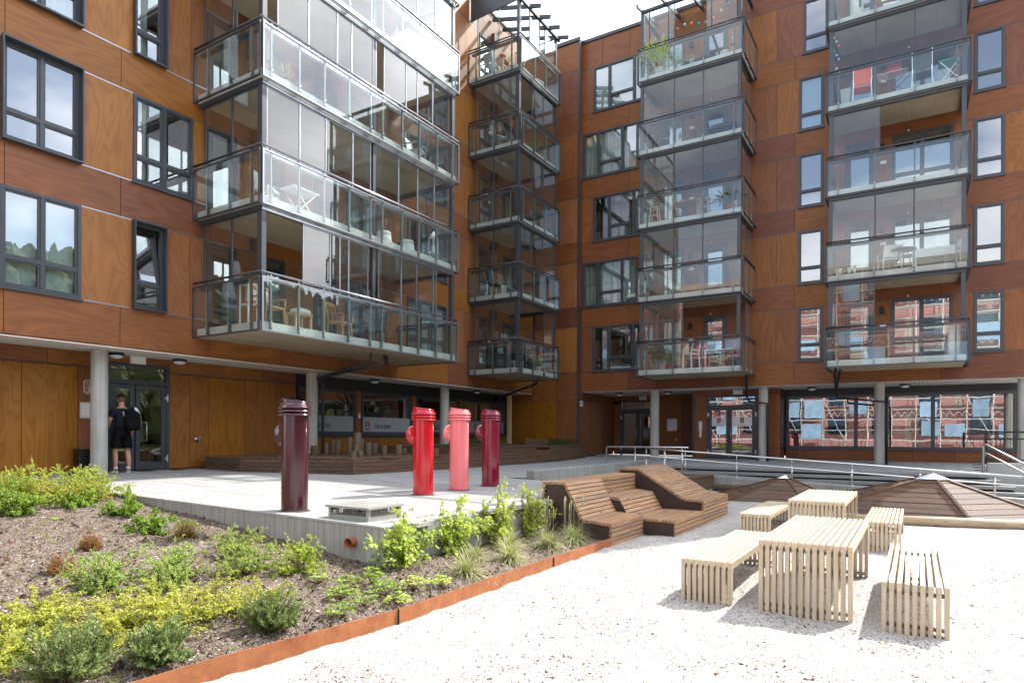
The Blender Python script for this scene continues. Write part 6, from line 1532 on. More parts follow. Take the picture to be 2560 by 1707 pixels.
pot(24.2, 8.4, z, .2, .3, 'rattan_white', 'tall bamboo plant in grey basket on the top balcony of the red wing', 'leaf_lime', 1.3, 260, .05); pot(24.2, 7.15, z, .1, .28, 'aluminium', 'flowers in shiny metal pot on the top balcony', 'leaf_sage', .3, 60, .06)
pot(24.15, 5.9, z, .14, .2, 'white_paint', 'purple heather in white pot on the top balcony', 'leaf_brown', .25, 60, .04); pot(24.1, 5.6, z, .14, .22, 'pale_timber', 'low plant in wooden pot by the corner of the top balcony', 'leaf_dark', .2, 40, .05)
table('low_bench', 24.5, 6.9, z, .4, 1.2, .35, 'brown_plate', 'low brown bench on the top balcony of the red wing', cat='bench')
def lights(pts, label, cols, r=.055, strand=True):
    t = thing('string_lights', pts[0], label, 'string lights')
    for i, p in enumerate(pts):
        m = MB(); m.lathe([(.001, -r), (r * .7, -r * .7), (r, 0), (r * .7, r * .7), (.001, r)], p, 10); m.build('ball', 'ball_' + cols[i % len(cols)], t)
    m = MB(); m.tube(pts, .004, 4); m.build('cord', 'black_plastic', t)
z0_ = 3.2 + 2.8 * 4
lights([(24.3, 8.0 - i * .27, z0_ + 1.72 + .16 * math.sin(i * .9) + i * .045) for i in range(11)], 'string of coloured cotton balls across the top balcony of the red wing', ['teal', 'orange', 'sky', 'orange', 'teal', 'sky', 'orange', 'mint'])
lights([(24.1, 5.6 + .05 * (i % 2), z0_ + 1.05 - i * .085) for i in range(9)], 'string of orange cotton balls hanging at the corner of the top balcony', ['orange', 'orange', 'orange', 'mint'])
z0_ = 3.2 + 2.8 * 3
lights([(24.1, 2.36 - .07 * (i % 3), z0_ + 2.55 - i * .15) for i in range(9)], 'string of pastel balls hanging down inside the fourth right-hand balcony', ['yellow', 'mint', 'pink', 'teal', 'sky', 'lilac', 'pink', 'yellow', 'mint'], .05)
# fourth stack
z = FZ(3)
t = chair('sling_chair', 24.2, 1.55, z, 1.7, 'coral_fabric', 'coral sling deck chair on the fourth right-hand balcony', legs='aluminium', arms=True, w=.55, back=.98, d=.5)
t = thing('grey_bin', (24.1, 2.0, z), 'grey square tub left of the coral deck chair', 'tub'); m = MB(); m.add([(23.97, 1.88, z), (24.2, 1.88, z), (24.2, 2.12, z), (23.97, 2.12, z), (23.95, 1.84, z + .5), (24.24, 1.84, z + .5), (24.24, 2.16, z + .5), (23.95, 2.16, z + .5)], [(0, 3, 2, 1), (4, 5, 6, 7), (0, 1, 5, 4), (1, 2, 6, 5), (2, 3, 7, 6), (3, 0, 4, 7)]); m.build('tub_body', 'grey_plastic', t)
t = thing('drying_rack', (24.3, .7, z), 'white wire drying rack carrying a red crate', 'drying rack'); m = MB()
for i in range(9): m.bar((24.05 + i * .06, .25, z + .72), (24.05 + i * .06, 1.1, z + .72), .006, .006)
for a in (24.05, 24.53): m.bar((a, .25, z + .72), (a, 1.1, z + .72), .014, .014)
m.build('wire_top', 'white_paint', t); m = MB()
for a in (24.08, 24.5): m.bar((a, .2, z + .7), (a, 1.0, z), .018, .018); m.bar((a, 1.05, z + .7), (a, .3, z), .018, .018)
m.build('legs', 'lacquer_crimson', t)
t = thing('red_crate', (24.25, .62, z + .73), 'red plastic crate on the white drying rack', 'crate'); m = MB()
for b in ((24.08, 24.42, .42, .44), (24.08, 24.42, .80, .82), (24.08, 24.10, .44, .80), (24.40, 24.42, .44, .80)): m.box(b[0], b[1], b[2], b[3], z + .735, z + .86); m.box(b[0], b[1], b[2], b[3], z + .91, z + .96)
m.box(24.1, 24.4, .44, .8, z + .735, z + .75); m.build('crate_body', 'red_plastic', t)
chair('camping_chair', 24.2, -.15, z, 1.5, 'dark_metal', 'dark folding camping chair with pale tube frame on the fourth right-hand balcony', legs='aluminium', w=.55, back=1.05, d=.5)
table('folding_table', 24.3, -.85, z, .6, .55, .68, 'teal_paint', 'teal folding table with crossed pale legs on the fourth right-hand balcony', 'white_paint', rot=1.57, fold=True)
z = FZ(1)
for i, yy in enumerate((2.0, 1.78)):
    pass
pot(24.05, 2.18, z, .1, .22, 'white_paint', 'white bowl pot at the left of the second right-hand balcony', None); pot(24.05, 1.88, z, .055, .22, 'white_paint', 'shorter white vase at the left of the second right-hand balcony', None); pot(24.05, 1.72, z, .055, .30, 'white_paint', 'taller white vase at the left of the second right-hand balcony', None)
chair('rattan_chair', 24.6, .75, z, 1.9, 'rattan_white', 'white rattan chair beside the dark round table', arms=True, w=.55, back=.85, d=.5)
t = thing('round_table', (24.3, .35, z), 'dark round table before the white rattan sofa', 'table'); m = MB(); m.lathe([(.001, .64), (.36, .64), (.36, .67), (.001, .67)], (24.3, .35, z), 24); m.build('tabletop', 'black_plastic', t)
for a in (0, 1.57, 3.14, 4.71): m = MB(); m.bar((24.3 + .1 * math.cos(a), .35 + .1 * math.sin(a), z + .64), (24.3 + .25 * math.cos(a), .35 + .25 * math.sin(a), z), .025, .025); m.build('leg', 'black_plastic', t)
t = thing('rattan_sofa', (24.7, -.6, z), 'white rattan sofa with dark cushions on the second right-hand balcony', 'sofa'); m = MB(); m.cbox(24.3, 24.95, -1.15, .0, z + .05, z + .36, .02); m.build('seat', 'dark_metal', t); m = MB(); m.cbox(24.95, 25.2, -1.2, .05, z + .05, z + .8, .04); m.build('backrest', 'rattan_white', t)
for yy in (-1.25, .0): m = MB(); m.cbox(24.25, 25.0, yy, yy + .12, z + .05, z + .62, .03); m.build('armrest', 'rattan_white', t)
t = thing('fleece_throw', (24.4, -1.1, z + .62), 'white fleece lying over the right arm of the rattan sofa', 'fleece'); m = MB(); blob(m, Matrix.Translation((24.5, -1.18, z + .62)), [(-.1, .2, .09, 0), (.02, .24, .12, 0), (.12, .2, .1, 0), (.2, .08, .05, 0)], 14); m.build('fleece_body', 'white_cloth', t)
z = FZ(4)
t = thing('patio_heater_body', (24.2, 1.7, z), 'white cylinder water butt on the top right-hand balcony', 'barrel'); m = MB(); m.lathe([(.001, 0), (.2, 0), (.2, .72), (.21, .75), (.001, .76)], (24.2, 1.7, z), 20); m.build('barrel_body', 'white_plastic', t); m = MB(); m.box(23.985, 24.0, 1.55, 1.62, z + .25, z + .7); m.build('dark_strip', 'dark_metal', t)
t = thing('white_bolster', (24.15, .7, z), 'white rolled bolster lying on the top right-hand balcony', 'bolster'); m = MB(); m.tube([(24.1, .95, z + .1), (24.15, .5, z + .08)], .09, 12); m.build('bolster_body', 'white_cloth', t)
z = FZ(0)
t = thing('covered_grill', (24.2, -1.0, z), 'white sheeted grill at the right end of the lowest right-hand balcony', 'grill'); m = MB(); sq(m, Matrix.Translation((24.2, -1.02, z)), [(0, .17, .19), (.5, .18, .2), (.85, .16, .18), (1.0, .1, .12)], 20); m.build('sheet_cover', 'white_cloth', t)
# hanging planter in a window of the red wing
t = thing('hanging_planter', (26.25, 10.75, 4.9), 'clay pot hanging on cords behind the lowest three part window', 'plant'); m = MB(); m.lathe([(.001, 0), (.06, .01), (.09, .12), (.085, .12)], (26.25, 10.75, 4.45), 12); m.build('pot', 'terracotta', t); m = MB()
for a in (0, 2.1, 4.2): m.tube([(26.25 + .085 * math.cos(a), 10.75 + .085 * math.sin(a), 4.56), (26.25, 10.75, 4.95)], .005, 4)
m.tube([(26.25, 10.75, 4.95), (26.25, 10.75, 5.45)], .006, 4); m.build('cord', 'white_cloth', t)

# ================================================================== PLANTS
class Leaves:
    """many small leaf blades gathered into one foliage mesh (numpy)"""
    def __init__(s): s.q = []
    def add(s, base, dirs, length, width, droop=0.0, roll=None, rs=None, fold=0.0):
        """base (n,3), dirs (n,3) unit; diamond blades"""
        n = len(base); L_ = np.asarray(length).reshape(-1, 1) * np.ones((n, 1)); w = np.asarray(width).reshape(-1, 1) * np.ones((n, 1))
        up = np.tile(np.array([[0, 0, 1.0]]), (n, 1)) + rs.normal(0, .45, (n, 3)); sd = np.cross(dirs, up); sd /= np.linalg.norm(sd, axis=1, keepdims=True) + 1e-9
        mid = base + dirs * L_ * .5; tip = base + dirs * L_ - np.array([[0, 0, 1.0]]) * L_ * droop
        nrm = np.cross(sd, dirs)
        s.q.append(np.stack([base, mid + sd * w / 2 + nrm * fold * w, tip, mid - sd * w / 2 + nrm * fold * w], 1))
    def build(s, name, mat, parent, smooth=False):
        q = np.concatenate(s.q, 0); n = len(q); b = np.array(wloc(parent)); v = (q - b).reshape(-1, 3).astype(np.float32)
        me = bpy.data.meshes.new(name); me.vertices.add(n * 4); me.vertices.foreach_set('co', v.ravel()); me.loops.add(n * 4); me.polygons.add(n)
        me.loops.foreach_set('vertex_index', np.arange(n * 4, dtype=np.int32)); me.polygons.foreach_set('loop_start', np.arange(0, n * 4, 4, dtype=np.int32)); me.polygons.foreach_set('loop_total', np.full(n, 4, np.int32))
        me.materials.append(MATS[mat]); me.update(calc_edges=True); me.validate()
        return link(name, me, parent)
def unit(v): return v / (np.linalg.norm(v, axis=1, keepdims=True) + 1e-9)
def curve(p, d, length, n, droop, rs, wob=.15):
    """points of one bending shoot"""
    pts = [np.array(p, float)]; d = np.array(d, float); st = length / n
    for i in range(n):
        d = d + np.array([0, 0, -droop / n]) + rs.normal(0, wob / n ** .5 * .5, 3); d /= np.linalg.norm(d); pts.append(pts[-1] + d * st)
    return np.array(pts)
def along(pts, k, rs):
    t = rs.random(k) * (len(pts) - 1.001); i = t.astype(int); f = (t - i)[:, None]
    return pts[i] * (1 - f) + pts[i + 1] * f, unit(pts[i + 1] - pts[i]), t / (len(pts) - 1)
def shrub(x, y, w, h, kind, label, seed, group, z=None):
    if kind != 'brown': w *= .86; h *= .80
    rs = np.random.RandomState(seed); z = soil_z(x, y) if z is None else z; t = thing('shrub', (x, y, z), label, 'shrub', group); lv = Leaves(); stems = MB(); c = np.array([x, y, z])
    def stem(pts, r0, r1): stems.tube([tuple(p) for p in pts], [r0 + (r1 - r0) * i / (len(pts) - 1) for i in range(len(pts))], 5, False)
    mat = {'yew': 'leaf_yew', 'gold': 'leaf_gold', 'sage': 'leaf_sage', 'lime': 'leaf_lime', 'fresh': 'leaf_fresh', 'brown': 'leaf_brown'}[kind]
    if kind == 'yew':
        for i in range(95):
            a = rs.uniform(0, 2 * PI); el = math.asin(rs.uniform(.12, 1.0)); L_ = (w * .55 * math.cos(el) + h * math.sin(el)) * rs.uniform(.72, 1.04)
            d = (math.cos(a) * math.cos(el), math.sin(a) * math.cos(el), math.sin(el)); p = curve(c + np.array([rs.normal(0, .03), rs.normal(0, .03), 0]), d, L_, 6, -.35, rs); stem(p, .0045, .002)
            k = 120; b, dd, tt = along(p, k, rs); sel = tt > .3; b, dd = b[sel], dd[sel]; r = rs.normal(0, 1, (len(b), 3)); n = unit(np.cross(dd, r)); lv.add(b, unit(n + dd * .75), rs.uniform(.018, .030, len(b)), .0075, .05, rs=rs)
            for q in range(2):
                ip = rs.randint(2, 6); dv = unit((p[ip] - p[ip - 1])[None])[0] + rs.normal(0, .5, 3); p2 = curve(p[ip], dv / np.linalg.norm(dv), L_ * .3, 3, -.3, rs); k = 46; b, dd, tt = along(p2, k, rs); r = rs.normal(0, 1, (k, 3)); n = unit(np.cross(dd, r)); lv.add(b, unit(n + dd * .8), rs.uniform(.016, .026, k), .0072, .05, rs=rs)
    elif kind == 'gold':
        ns = int(30 * w / .5)
        for i in range(ns):
            a = rs.uniform(0, 2 * PI); el = rs.uniform(.12, .85); L_ = (w * .62 * math.cos(el) + h * .9 * math.sin(el)) * rs.uniform(.55, 1.12)
            p = curve(c, (math.cos(a) * math.cos(el), math.sin(a) * math.cos(el), math.sin(el)), L_, 7, .55, rs); stem(p, .0048, .0015)
            for q in range(9):
                ip = rs.randint(1, 8); ip = min(ip, len(p) - 1); dv = unit((p[ip] - p[ip - 1])[None])[0] + rs.normal(0, .55, 3) * np.array([1, 1, .5]); p2 = curve(p[ip], dv / np.linalg.norm(dv), L_ * rs.uniform(.16, .38), 4, .25, rs); stem(p2, .002, .0008)
                k = 34; b, dd, tt = along(p2, k, rs); r = rs.normal(0, 1, (k, 3)) * np.array([1, 1, .45]); lv.add(b, unit(unit(r) + dd * .6), rs.uniform(.014, .030, k), rs.uniform(.009, .015, k), .1, rs=rs)
            k = 24; b, dd, tt = along(p, k, rs); r = rs.normal(0, 1, (k, 3)); lv.add(b, unit(unit(r) + dd * .6), rs.uniform(.014, .028, k), .012, .1, rs=rs)
    elif kind in ('sage', 'lime', 'fresh'):
        big = {'sage': .019, 'lime': .023, 'fresh': .040}[kind]; ns = int({'sage': 50, 'lime': 44, 'fresh': 36}[kind] * w / .45)
        for i in range(ns):
            a = rs.uniform(0, 2 * PI); el = math.asin(rs.uniform(.08, 1.0)); L_ = (w * .54 * math.cos(el) + h * math.sin(el)) * rs.uniform(.6, 1.08)
            p = curve(c + np.array([rs.normal(0, .04), rs.normal(0, .04), 0]), (math.cos(a) * math.cos(el), math.sin(a) * math.cos(el), math.sin(el)), L_, 5, .1, rs, .5); stem(p, .004, .0012)
            for q in range(7):
                ip = rs.randint(2, len(p)); dv = unit((p[ip] - p[ip - 1])[None])[0] + rs.normal(0, .6, 3); p2 = curve(p[ip], dv / np.linalg.norm(dv), L_ * rs.uniform(.12, .34), 3, .1, rs, .4); stem(p2, .0016, .0006)
                k = {'sage': 42, 'lime': 36, 'fresh': 15}[kind]; b, dd, tt = along(p2, k, rs); r = rs.normal(0, 1, (k, 3)); lv.add(b, unit(unit(r) + dd * .5 + np.array([0, 0, .25])), rs.uniform(.6, 1.15, k) * big, rs.uniform(.45, .62, k) * big, .1, rs=rs, fold=.08)
    elif kind == 'brown':
        for i in range(260):
            d = unit(rs.normal(0, 1, (1, 3)) * np.array([[1, 1, .75]]))[0]; d[2] = abs(d[2]) if rs.random_sample() < .8 else d[2] * .3; R_ = np.array([w / 2, w / 2, h]) * rs.uniform(.72, 1.03); p = curve(c + np.array([0, 0, h * .12]) + d * R_ * .45, d, np.linalg.norm(d * R_) * .52, 2, 0, rs, .3)
            if i % 5 == 0: stem(np.array([c, p[0], p[-1]]), .003, .001)
            k = 22; b, dd, tt = along(p, k, rs); r = rs.normal(0, 1, (k, 3)); lv.add(b, unit(unit(r) + dd * .9), rs.uniform(.010, .020, k), .0055, 0, rs=rs)
    lv.build('foliage', mat, t); stems.build('stem', 'twig', t)
    return t, lv
G1, G2 = 'yew and small shrubs on the planted bank', 'golden spreading shrubs on the planted bank'
shrub(2.12, 4.72, .54, .40, 'yew', 'dark green yew bush in the lower left corner, largest of the dark bushes', 1, G1)
shrub(2.64, 4.55, .36, .34, 'yew', 'compact dark green yew bush, second from the lower left corner', 2, G1)
shrub(3.56, 4.52, .40, .36, 'yew', 'upright dark green yew bush nearest the rusty edging, right of the golden shrubs', 3, G1)
shrub(2.36, 5.85, .78, .30, 'gold', 'sparse golden shrub with bare arching twigs at the left edge', 4, G2)
shrub(2.72, 5.30, .66, .36, 'gold', 'dense golden shrub behind the two dark yew bushes at lower left', 5, G2)
shrub(3.20, 5.30, .85, .46, 'gold', 'largest golden shrub with long sprays in the middle of the bank', 6, G2)
shrub(3.68, 5.06, .52, .36, 'gold', 'golden shrub just left of the upright dark yew bush', 7, G2)
shrub(2.14, 5.35, .58, .20, 'gold', 'flat thin golden shrub above the largest dark bush', 8, G2)
shrub(1.85, 5.1, .42, .30, 'gold', 'golden shrub cut off by the left edge above the dark bush', 9, G2)
shrub(3.22, 6.50, .55, .34, 'sage', 'rounded pale green bush near the left dead brown ball', 11, G1)
shrub(3.84, 6.42, .50, .36, 'sage', 'rounded pale green bush behind the largest golden shrub', 12, G1)
shrub(4.40, 6.05, .52, .40, 'sage', 'rounded pale green bush in the middle of the bank before the wall', 13, G1)
shrub(4.92, 5.82, .50, .38, 'lime', 'light green bush close to the concrete wall, with grass at its foot', 14, G1)
shrub(4.75, 6.70, .52, .34, 'sage', 'loose pale green bush highest up against the concrete wall', 15, G1)
shrub(3.55, 6.05, .42, .26, 'sage', 'small pale green bush left of the largest golden shrub', 16, G1)
shrub(4.9, 7.90, .29, .22, 'brown', 'ball conifer, half green and half dead, near the shadow of the wall', 17, 'ball conifers')
shrub(3.78, 7.92, .27, .22, 'brown', 'dark red brown dead ball conifer, smallest of the three balls', 18, 'ball conifers')
shrub(3.16, 7.18, .31, .23, 'brown', 'orange brown dead ball conifer, lowest of the three balls', 19, 'ball conifers')
for q in range(1):
    o = thing('shrub_shoots', (4.9, 7.9, soil_z(4.9, 7.9)), 'fresh green shoots covering the top of the half dead ball conifer', 'shoots'); rs = np.random.RandomState(5); lv = Leaves(); k = 1500
    d = unit(rs.normal(0, .75, (k, 3)) * np.array([[1, 1, .3]]) + np.array([[0.15, .25, .75]])); b = np.array([[4.9, 7.9, soil_z(4.9, 7.9) + .05]]) + d * np.array([[.155, .155, .19]]); lv.add(b, unit(d + rs.normal(0, .4, (k, 3))), .02, .007, 0, rs=rs); lv.build('foliage', 'leaf_lime', o)
shrub(5.0, 9.55, .42, .30, 'fresh', 'bright green leafy shrub below the tall dock leaf', 21, G1)
shrub(4.66, 8.38, .40, .28, 'fresh', 'bright green leafy shrub casting shade left of the half green ball', 22, G1)
shrub(3.95, 10.3, .62, .42, 'fresh', 'bright green shrub with bare stem at the far left', 23, G1)
shrub(4.78, 10.5, .40, .24, 'fresh', 'low bright green shrub under the golden hedge', 24, G1)
hl = ['first golden hedge bush at the left edge of the bank top', 'second golden hedge bush from the left on the bank top', 'third golden hedge bush from the left on the bank top', 'golden hedge bush at the right end, nearest the concrete column', 'golden hedge bush in the back row at the left', 'golden hedge bush in the back row in the middle', 'golden hedge bush in the back row at the right by the pavement', 'golden hedge bush farthest back at the left edge']
for i, (x, y, w, h) in enumerate(((4.30, 11.4, .9, .46), (4.62, 11.1, .9, .44), (4.95, 11.0, .9, .44), (5.30, 11.05, .78, .48), (4.75, 12.05, .95, .46), (5.1, 11.9, .9, .40), (5.45, 11.75, .72, .42), (4.35, 12.3, 1.0, .5))):
    shrub(x, y, w, h, 'gold' if i % 3 else 'lime', hl[i], 31 + i, 'golden hedge bushes on top of the bank')
# climbers on the wall
def climber(x, y, w, h, label, seed, lean=0.0):
    rs = np.random.RandomState(seed); z = soil_z(x, y); t = thing('climbing_plant', (x, y, z), label, 'climber', 'climbing plants on the concrete wall'); lv = Leaves(); st = MB()
    for i in range(15):
        p = curve((x + rs.normal(0, .07), y, z), (rs.normal(0, .35) + lean, rs.normal(-.02, .08), 1), h * rs.uniform(.55, 1.12), 8, .15, rs, .7); p[:, 1] = np.minimum(p[:, 1], 5.27); st.tube([tuple(q) for q in p], [.005 - .0004 * j for j in range(len(p))], 5, False)
        for s in range(8):
            ip = rs.randint(1, len(p)); p2 = curve(p[ip], (rs.normal(0, 1), rs.normal(-.25, .3), rs.normal(.1, .5)), w * rs.uniform(.12, .4), 3, .25, rs, .5); st.tube([tuple(q) for q in p2], [.002, .0018, .0014, .001], 4, False)
            k = 8; b, dd, tt = along(p2, k, rs); r = rs.normal(0, 1, (k, 3)); lv.add(b, unit(unit(r) + np.array([0, -.6, -.15])), rs.uniform(.035, .075, k), rs.uniform(.03, .06, k), .2, rs=rs, fold=.12)
        k = 24; b, dd, tt = along(p, k, rs); r = rs.normal(0, 1, (k, 3)); lv.add(b, unit(unit(r) + np.array([0, -.7, -.1])), rs.uniform(.035, .075, k), rs.uniform(.03, .058, k), .2, rs=rs, fold=.12)
    lv.build('foliage', 'leaf_lime', t); st.build('stem', 'twig', t); return t
climber(5.98, 5.20, .72, .74, 'leafy climber at the corner of the concrete wall, leftmost and densest of four', 41)
climber(6.95, 5.22, .62, .72, 'second leafy climber from the wall corner', 42)
climber(8.10, 5.22, .62, .82, 'third leafy climber from the wall corner, the tallest one', 43, -.1)
climber(8.95, 5.22, .64, .74, 'leafy climber nearest the timber lounger', 44, .1)
# ornamental grass tufts
def tuft(x, y, w, h, label, seed, n=330, flower=0):
    rs = np.random.RandomState(seed); z = soil_z(x, y); t = thing('grass_tuft', (x, y, z), label, 'grass tuft', 'striped grass tufts by the edging'); V = []
    lv = Leaves()
    for i in range(n):
        a = rs.uniform(0, 2 * PI); el = rs.uniform(.45, 1.45); L_ = h * rs.uniform(.7, 1.35); p = curve((x + rs.normal(0, .03), y + rs.normal(0, .03), z), (math.cos(a) * math.cos(el), math.sin(a) * math.cos(el), math.sin(el)), L_, 4, 1.5, rs, .1)
        sd = np.array([-math.sin(a), math.cos(a), 0]) * .0058
        for j in range(4):
            w0, w1 = 1 - j / 4.6, 1 - (j + 1) / 4.6; lv.q.append(np.array([[p[j] - sd * w0, p[j] + sd * w0, p[j + 1] + sd * w1, p[j + 1] - sd * w1]]))
    o = lv.build('blades', 'leaf_straw', t); lv2 = Leaves()
    for i in range(n // 2):
        a = rs.uniform(0, 2 * PI); el = rs.uniform(.5, 1.5); p = curve((x + rs.normal(0, .025), y + rs.normal(0, .025), z), (math.cos(a) * math.cos(el), math.sin(a) * math.cos(el), math.sin(el)), h * rs.uniform(.4, .95), 3, 1.0, rs, .1); sd = np.array([-math.sin(a), math.cos(a), 0]) * .0055
        for j in range(3): w0, w1 = 1 - j / 3.4, 1 - (j + 1) / 3.4; lv2.q.append(np.array([[p[j] - sd * w0, p[j] + sd * w0, p[j + 1] + sd * w1, p[j + 1] - sd * w1]]))
    lv2.build('inner_blades', 'leaf_grass', t)
    if flower:
        m = MB()
        for i in range(flower): xx = x + rs.normal(0, .12); yy = y + rs.normal(0, .08); hh = h * rs.uniform(1.5, 2.2); m.tube([(xx, yy, z), (xx + .01, yy, z + hh)], .0022, 4); m.tube([(xx + .01, yy, z + hh * .8), (xx + .012, yy, z + hh)], .006, 5)
        m.build('flower_stalk', 'leaf_straw', t)
tuft(6.2, 4.45, .55, .33, 'striped grass tuft nearest the camera below the second climber', 51)
tuft(7.28, 4.52, .55, .34, 'striped grass tuft in the middle of the row by the rusty edging', 52)
tuft(8.45, 4.60, .6, .36, 'striped grass tuft, second from the lounger', 53, 380, 6); tuft(9.25, 4.58, .5, .34, 'striped grass tuft against the lounger side, with tall flower stalks', 54, 330, 9)
tuft(7.0, 4.88, .4, .28, 'small striped grass tuft close to the wall', 55, 200); tuft(7.9, 4.92, .44, .32, 'striped grass tuft under the third climber', 56, 240, 3)
# leafy perennials
def perennial(x, y, w, h, label, seed, mat='leaf_fresh', n=46, ls=.05, name='perennial'):
    rs = np.random.RandomState(seed); z = soil_z(x, y); t = thing(name, (x, y, z), label, 'plant', 'low leafy plants on the bank'); lv = Leaves(); st = MB()
    for i in range(n):
        a = rs.uniform(0, 2 * PI); r = w / 2 * rs.uniform(.1, 1) ** .7; hh = h * rs.uniform(.45, 1.05) * (1 - .4 * r / (w / 2)); tip = np.array([x + r * math.cos(a), y + r * math.sin(a), z + hh]); st.tube([(x, y, z), tuple(tip * .6 + np.array([x, y, z + hh * .3]) * .4), tuple(tip)], .0015, 3, False)
        k = 5; an = a + np.linspace(-1.5, 1.5, k); dd = unit(np.stack([np.cos(an), np.sin(an), rs.uniform(-.1, .45, k)], 1)); lv.add(np.tile(tip, (k, 1)), dd, ls * rs.uniform(.7, 1.15), ls * .42, .18, rs=rs, fold=.1)
    lv.build('foliage', mat, t); st.build('stem', 'twig', t)
ps = [(5.53, 5.16, .34, .24, 'dark lobed leafy plant right at the foot of the wall corner', 'leaf_yew'), (4.74, 4.88, .28, .17, 'leafy plant left of the wall corner, upper of the group', 'leaf_fresh'), (4.95, 4.55, .34, .18, 'leafy plant before the first climber', 'leaf_fresh'), (4.14, 4.34, .30, .20, 'leafy plant alone beside the rusty edging', 'leaf_fresh'),
      (5.28, 4.45, .30, .17, 'leafy plant by the edging below the first climber', 'leaf_lime'), (4.70, 5.22, .20, .12, 'tiny leafy plant on bare soil left of the group', 'leaf_sage'), (5.6, 4.36, .26, .12, 'flat leafy plant before the first grass tuft', 'leaf_lime'), (4.52, 4.42, .24, .14, 'little leafy plant near the edging, left of the middle', 'leaf_fresh'), (4.85, 4.30, .24, .12, 'little leafy plant against the edging', 'leaf_lime'), (4.5, 4.72, .3, .16, 'leafy plant in the middle of the low group', 'leaf_fresh'), (5.05, 4.85, .30, .20, 'leafy plant just left of the first climber', 'leaf_fresh')]
for i, (x, y, w, h, lb, mt) in enumerate(ps): perennial(x, y, w, h, lb, 61 + i, mt, int(120 * w), .045)
for i, (x, y, lb) in enumerate(((5.42, 10.2, 'dock plant with one tall upright leaf at the end of the wall'), (4.2, 9.7, 'flat dock plant with white backed leaves on the upper bank'))):
    t = thing('dock_plant', (x, y, soil_z(x, y)), lb, 'plant'); z = soil_z(x, y); m = MB(); rr = random.Random(i + 3)
    for j in range(7 if i == 0 else 5):
        a = rr.uniform(0, 6.28); el = 1.45 if (i == 0 and j == 0) else rr.uniform(.15, .7); L_ = .34 if (i == 0 and j == 0) else rr.uniform(.14, .22); d = Vector((math.cos(a) * math.cos(el), math.sin(a) * math.cos(el), math.sin(el))); sd = Vector((.6, -.75, 0)).normalized() if el > 1.2 else d.cross(Vector((0, 0, 1))).normalized(); b = Vector((x, y, z)); w = .045
        pr = [(0, .1), (.25, .7), (.5, 1), (.75, .75), (1, .02)]; o = len(m.v)
        for f, ww in pr: c_ = b + d * L_ * f - Vector((0, 0, .05 * f * f * (el < 1))); m.v += [tuple(c_ - sd * w * ww), tuple(c_ + Vector((0, 0, -.006))), tuple(c_ + sd * w * ww)]
        for q in range(4): m.face((o + q * 3, o + q * 3 + 1, o + q * 3 + 4, o + q * 3 + 3), True); m.face((o + q * 3 + 1, o + q * 3 + 2, o + q * 3 + 5, o + q * 3 + 4), True)
    m.build('foliage', 'leaf_fresh', t)
# wisps of grass and seedlings between them: nobody could count these
rs = np.random.RandomState(77); lv = Leaves(); rr = random.Random(9)
gs = thing('grass_wisps', (4, 6, -.6), None, None); gs['kind'] = 'stuff'
spots = [pick_bank(rr) for _ in range(190)] + [(4.58, 5.77), (4.9, 5.5), (4.95, 5.62), (5.37, 5.08), (5.4, 5.0), (5.3, 5.1), (4.86, 5.7), (4.98, 5.5)] * 3
for (x, y) in spots:
    for j in range(rr.randint(3, 12)):
        a = rr.uniform(0, 6.28); el = rr.uniform(.7, 1.5); p = curve((x + rs.normal(0, .02), y + rs.normal(0, .02), soil_z(x, y)), (math.cos(a) * math.cos(el), math.sin(a) * math.cos(el), math.sin(el)), rr.uniform(.04, .13), 3, .7, rs, .1); sd = np.array([-math.sin(a), math.cos(a), 0]) * .0024
        for q in range(3): w0, w1 = 1 - q / 3.3, 1 - (q + 1) / 3.3; lv.q.append(np.array([[p[q] - sd * w0, p[q] + sd * w0, p[q + 1] + sd * w1, p[q + 1] - sd * w1]]))
for _ in range(420):
    x, y = pick_bank(rr); k = 6; an = np.linspace(0, 5.2, k); dd = unit(np.stack([np.cos(an), np.sin(an), rs.uniform(.1, .6, k)], 1)); lv.add(np.tile(np.array([x, y, soil_z(x, y) + .006]), (k, 1)), dd, rs.uniform(.012, .03), .010, .1, rs=rs)
o = lv.build('blades', 'leaf_grass', gs); o['kind'] = 'stuff'
# heather in the timber planters
def low_hedge(x0, x1, y0, y1, z, h, label, seed, n):
    rs = np.random.RandomState(seed); t = thing('low_hedge', ((x0 + x1) / 2, (y0 + y1) / 2, z), label, 'hedge', 'low hedges in the timber planter'); lv = Leaves(); k = n
    b = np.stack([rs.uniform(x0, x1, k), rs.uniform(y0, y1, k), np.full(k, z)], 1); b[:, 2] += rs.uniform(0, 1, k) ** .6 * h * (.75 + .35 * np.sin(b[:, 0] * 7.1) * np.cos(b[:, 0] * 3.3 + b[:, 1] * 5)); d = unit(rs.normal(0, .6, (k, 3)) + np.array([0, 0, 1])); lv.add(b, d, rs.uniform(.05, .10, k), .014, .05, rs=rs); lv.build('foliage', 'leaf_dark', t)
    m = MB()
    for i in range(int((x1 - x0) * 8)): xx = rs.uniform(x0, x1); yy = rs.uniform(y0, y1); m.tube([(xx, yy, z - .02), (xx + .02, yy, z + h * .7)], .004, 4)
    m.build('stem', 'twig', t)
low_hedge(22.6, 25.35, 12.35, 13.3, .50, .24, 'dark green low hedge in the planter at the right, before the corner wall', 81, 3600)
low_hedge(17.6, 18.9, 12.5, 13.2, .52, .24, 'dark green low hedge between the pink and crimson pipes', 82, 1800); low_hedge(19.1, 20.0, 12.5, 13.2, .52, .22, 'dark green low hedge just right of the crimson pipe', 83, 1100); low_hedge(16.3, 16.9, 12.6, 13.1, .52, .10, 'few sparse sprigs in the planter left of the pink pipe', 84, 160)

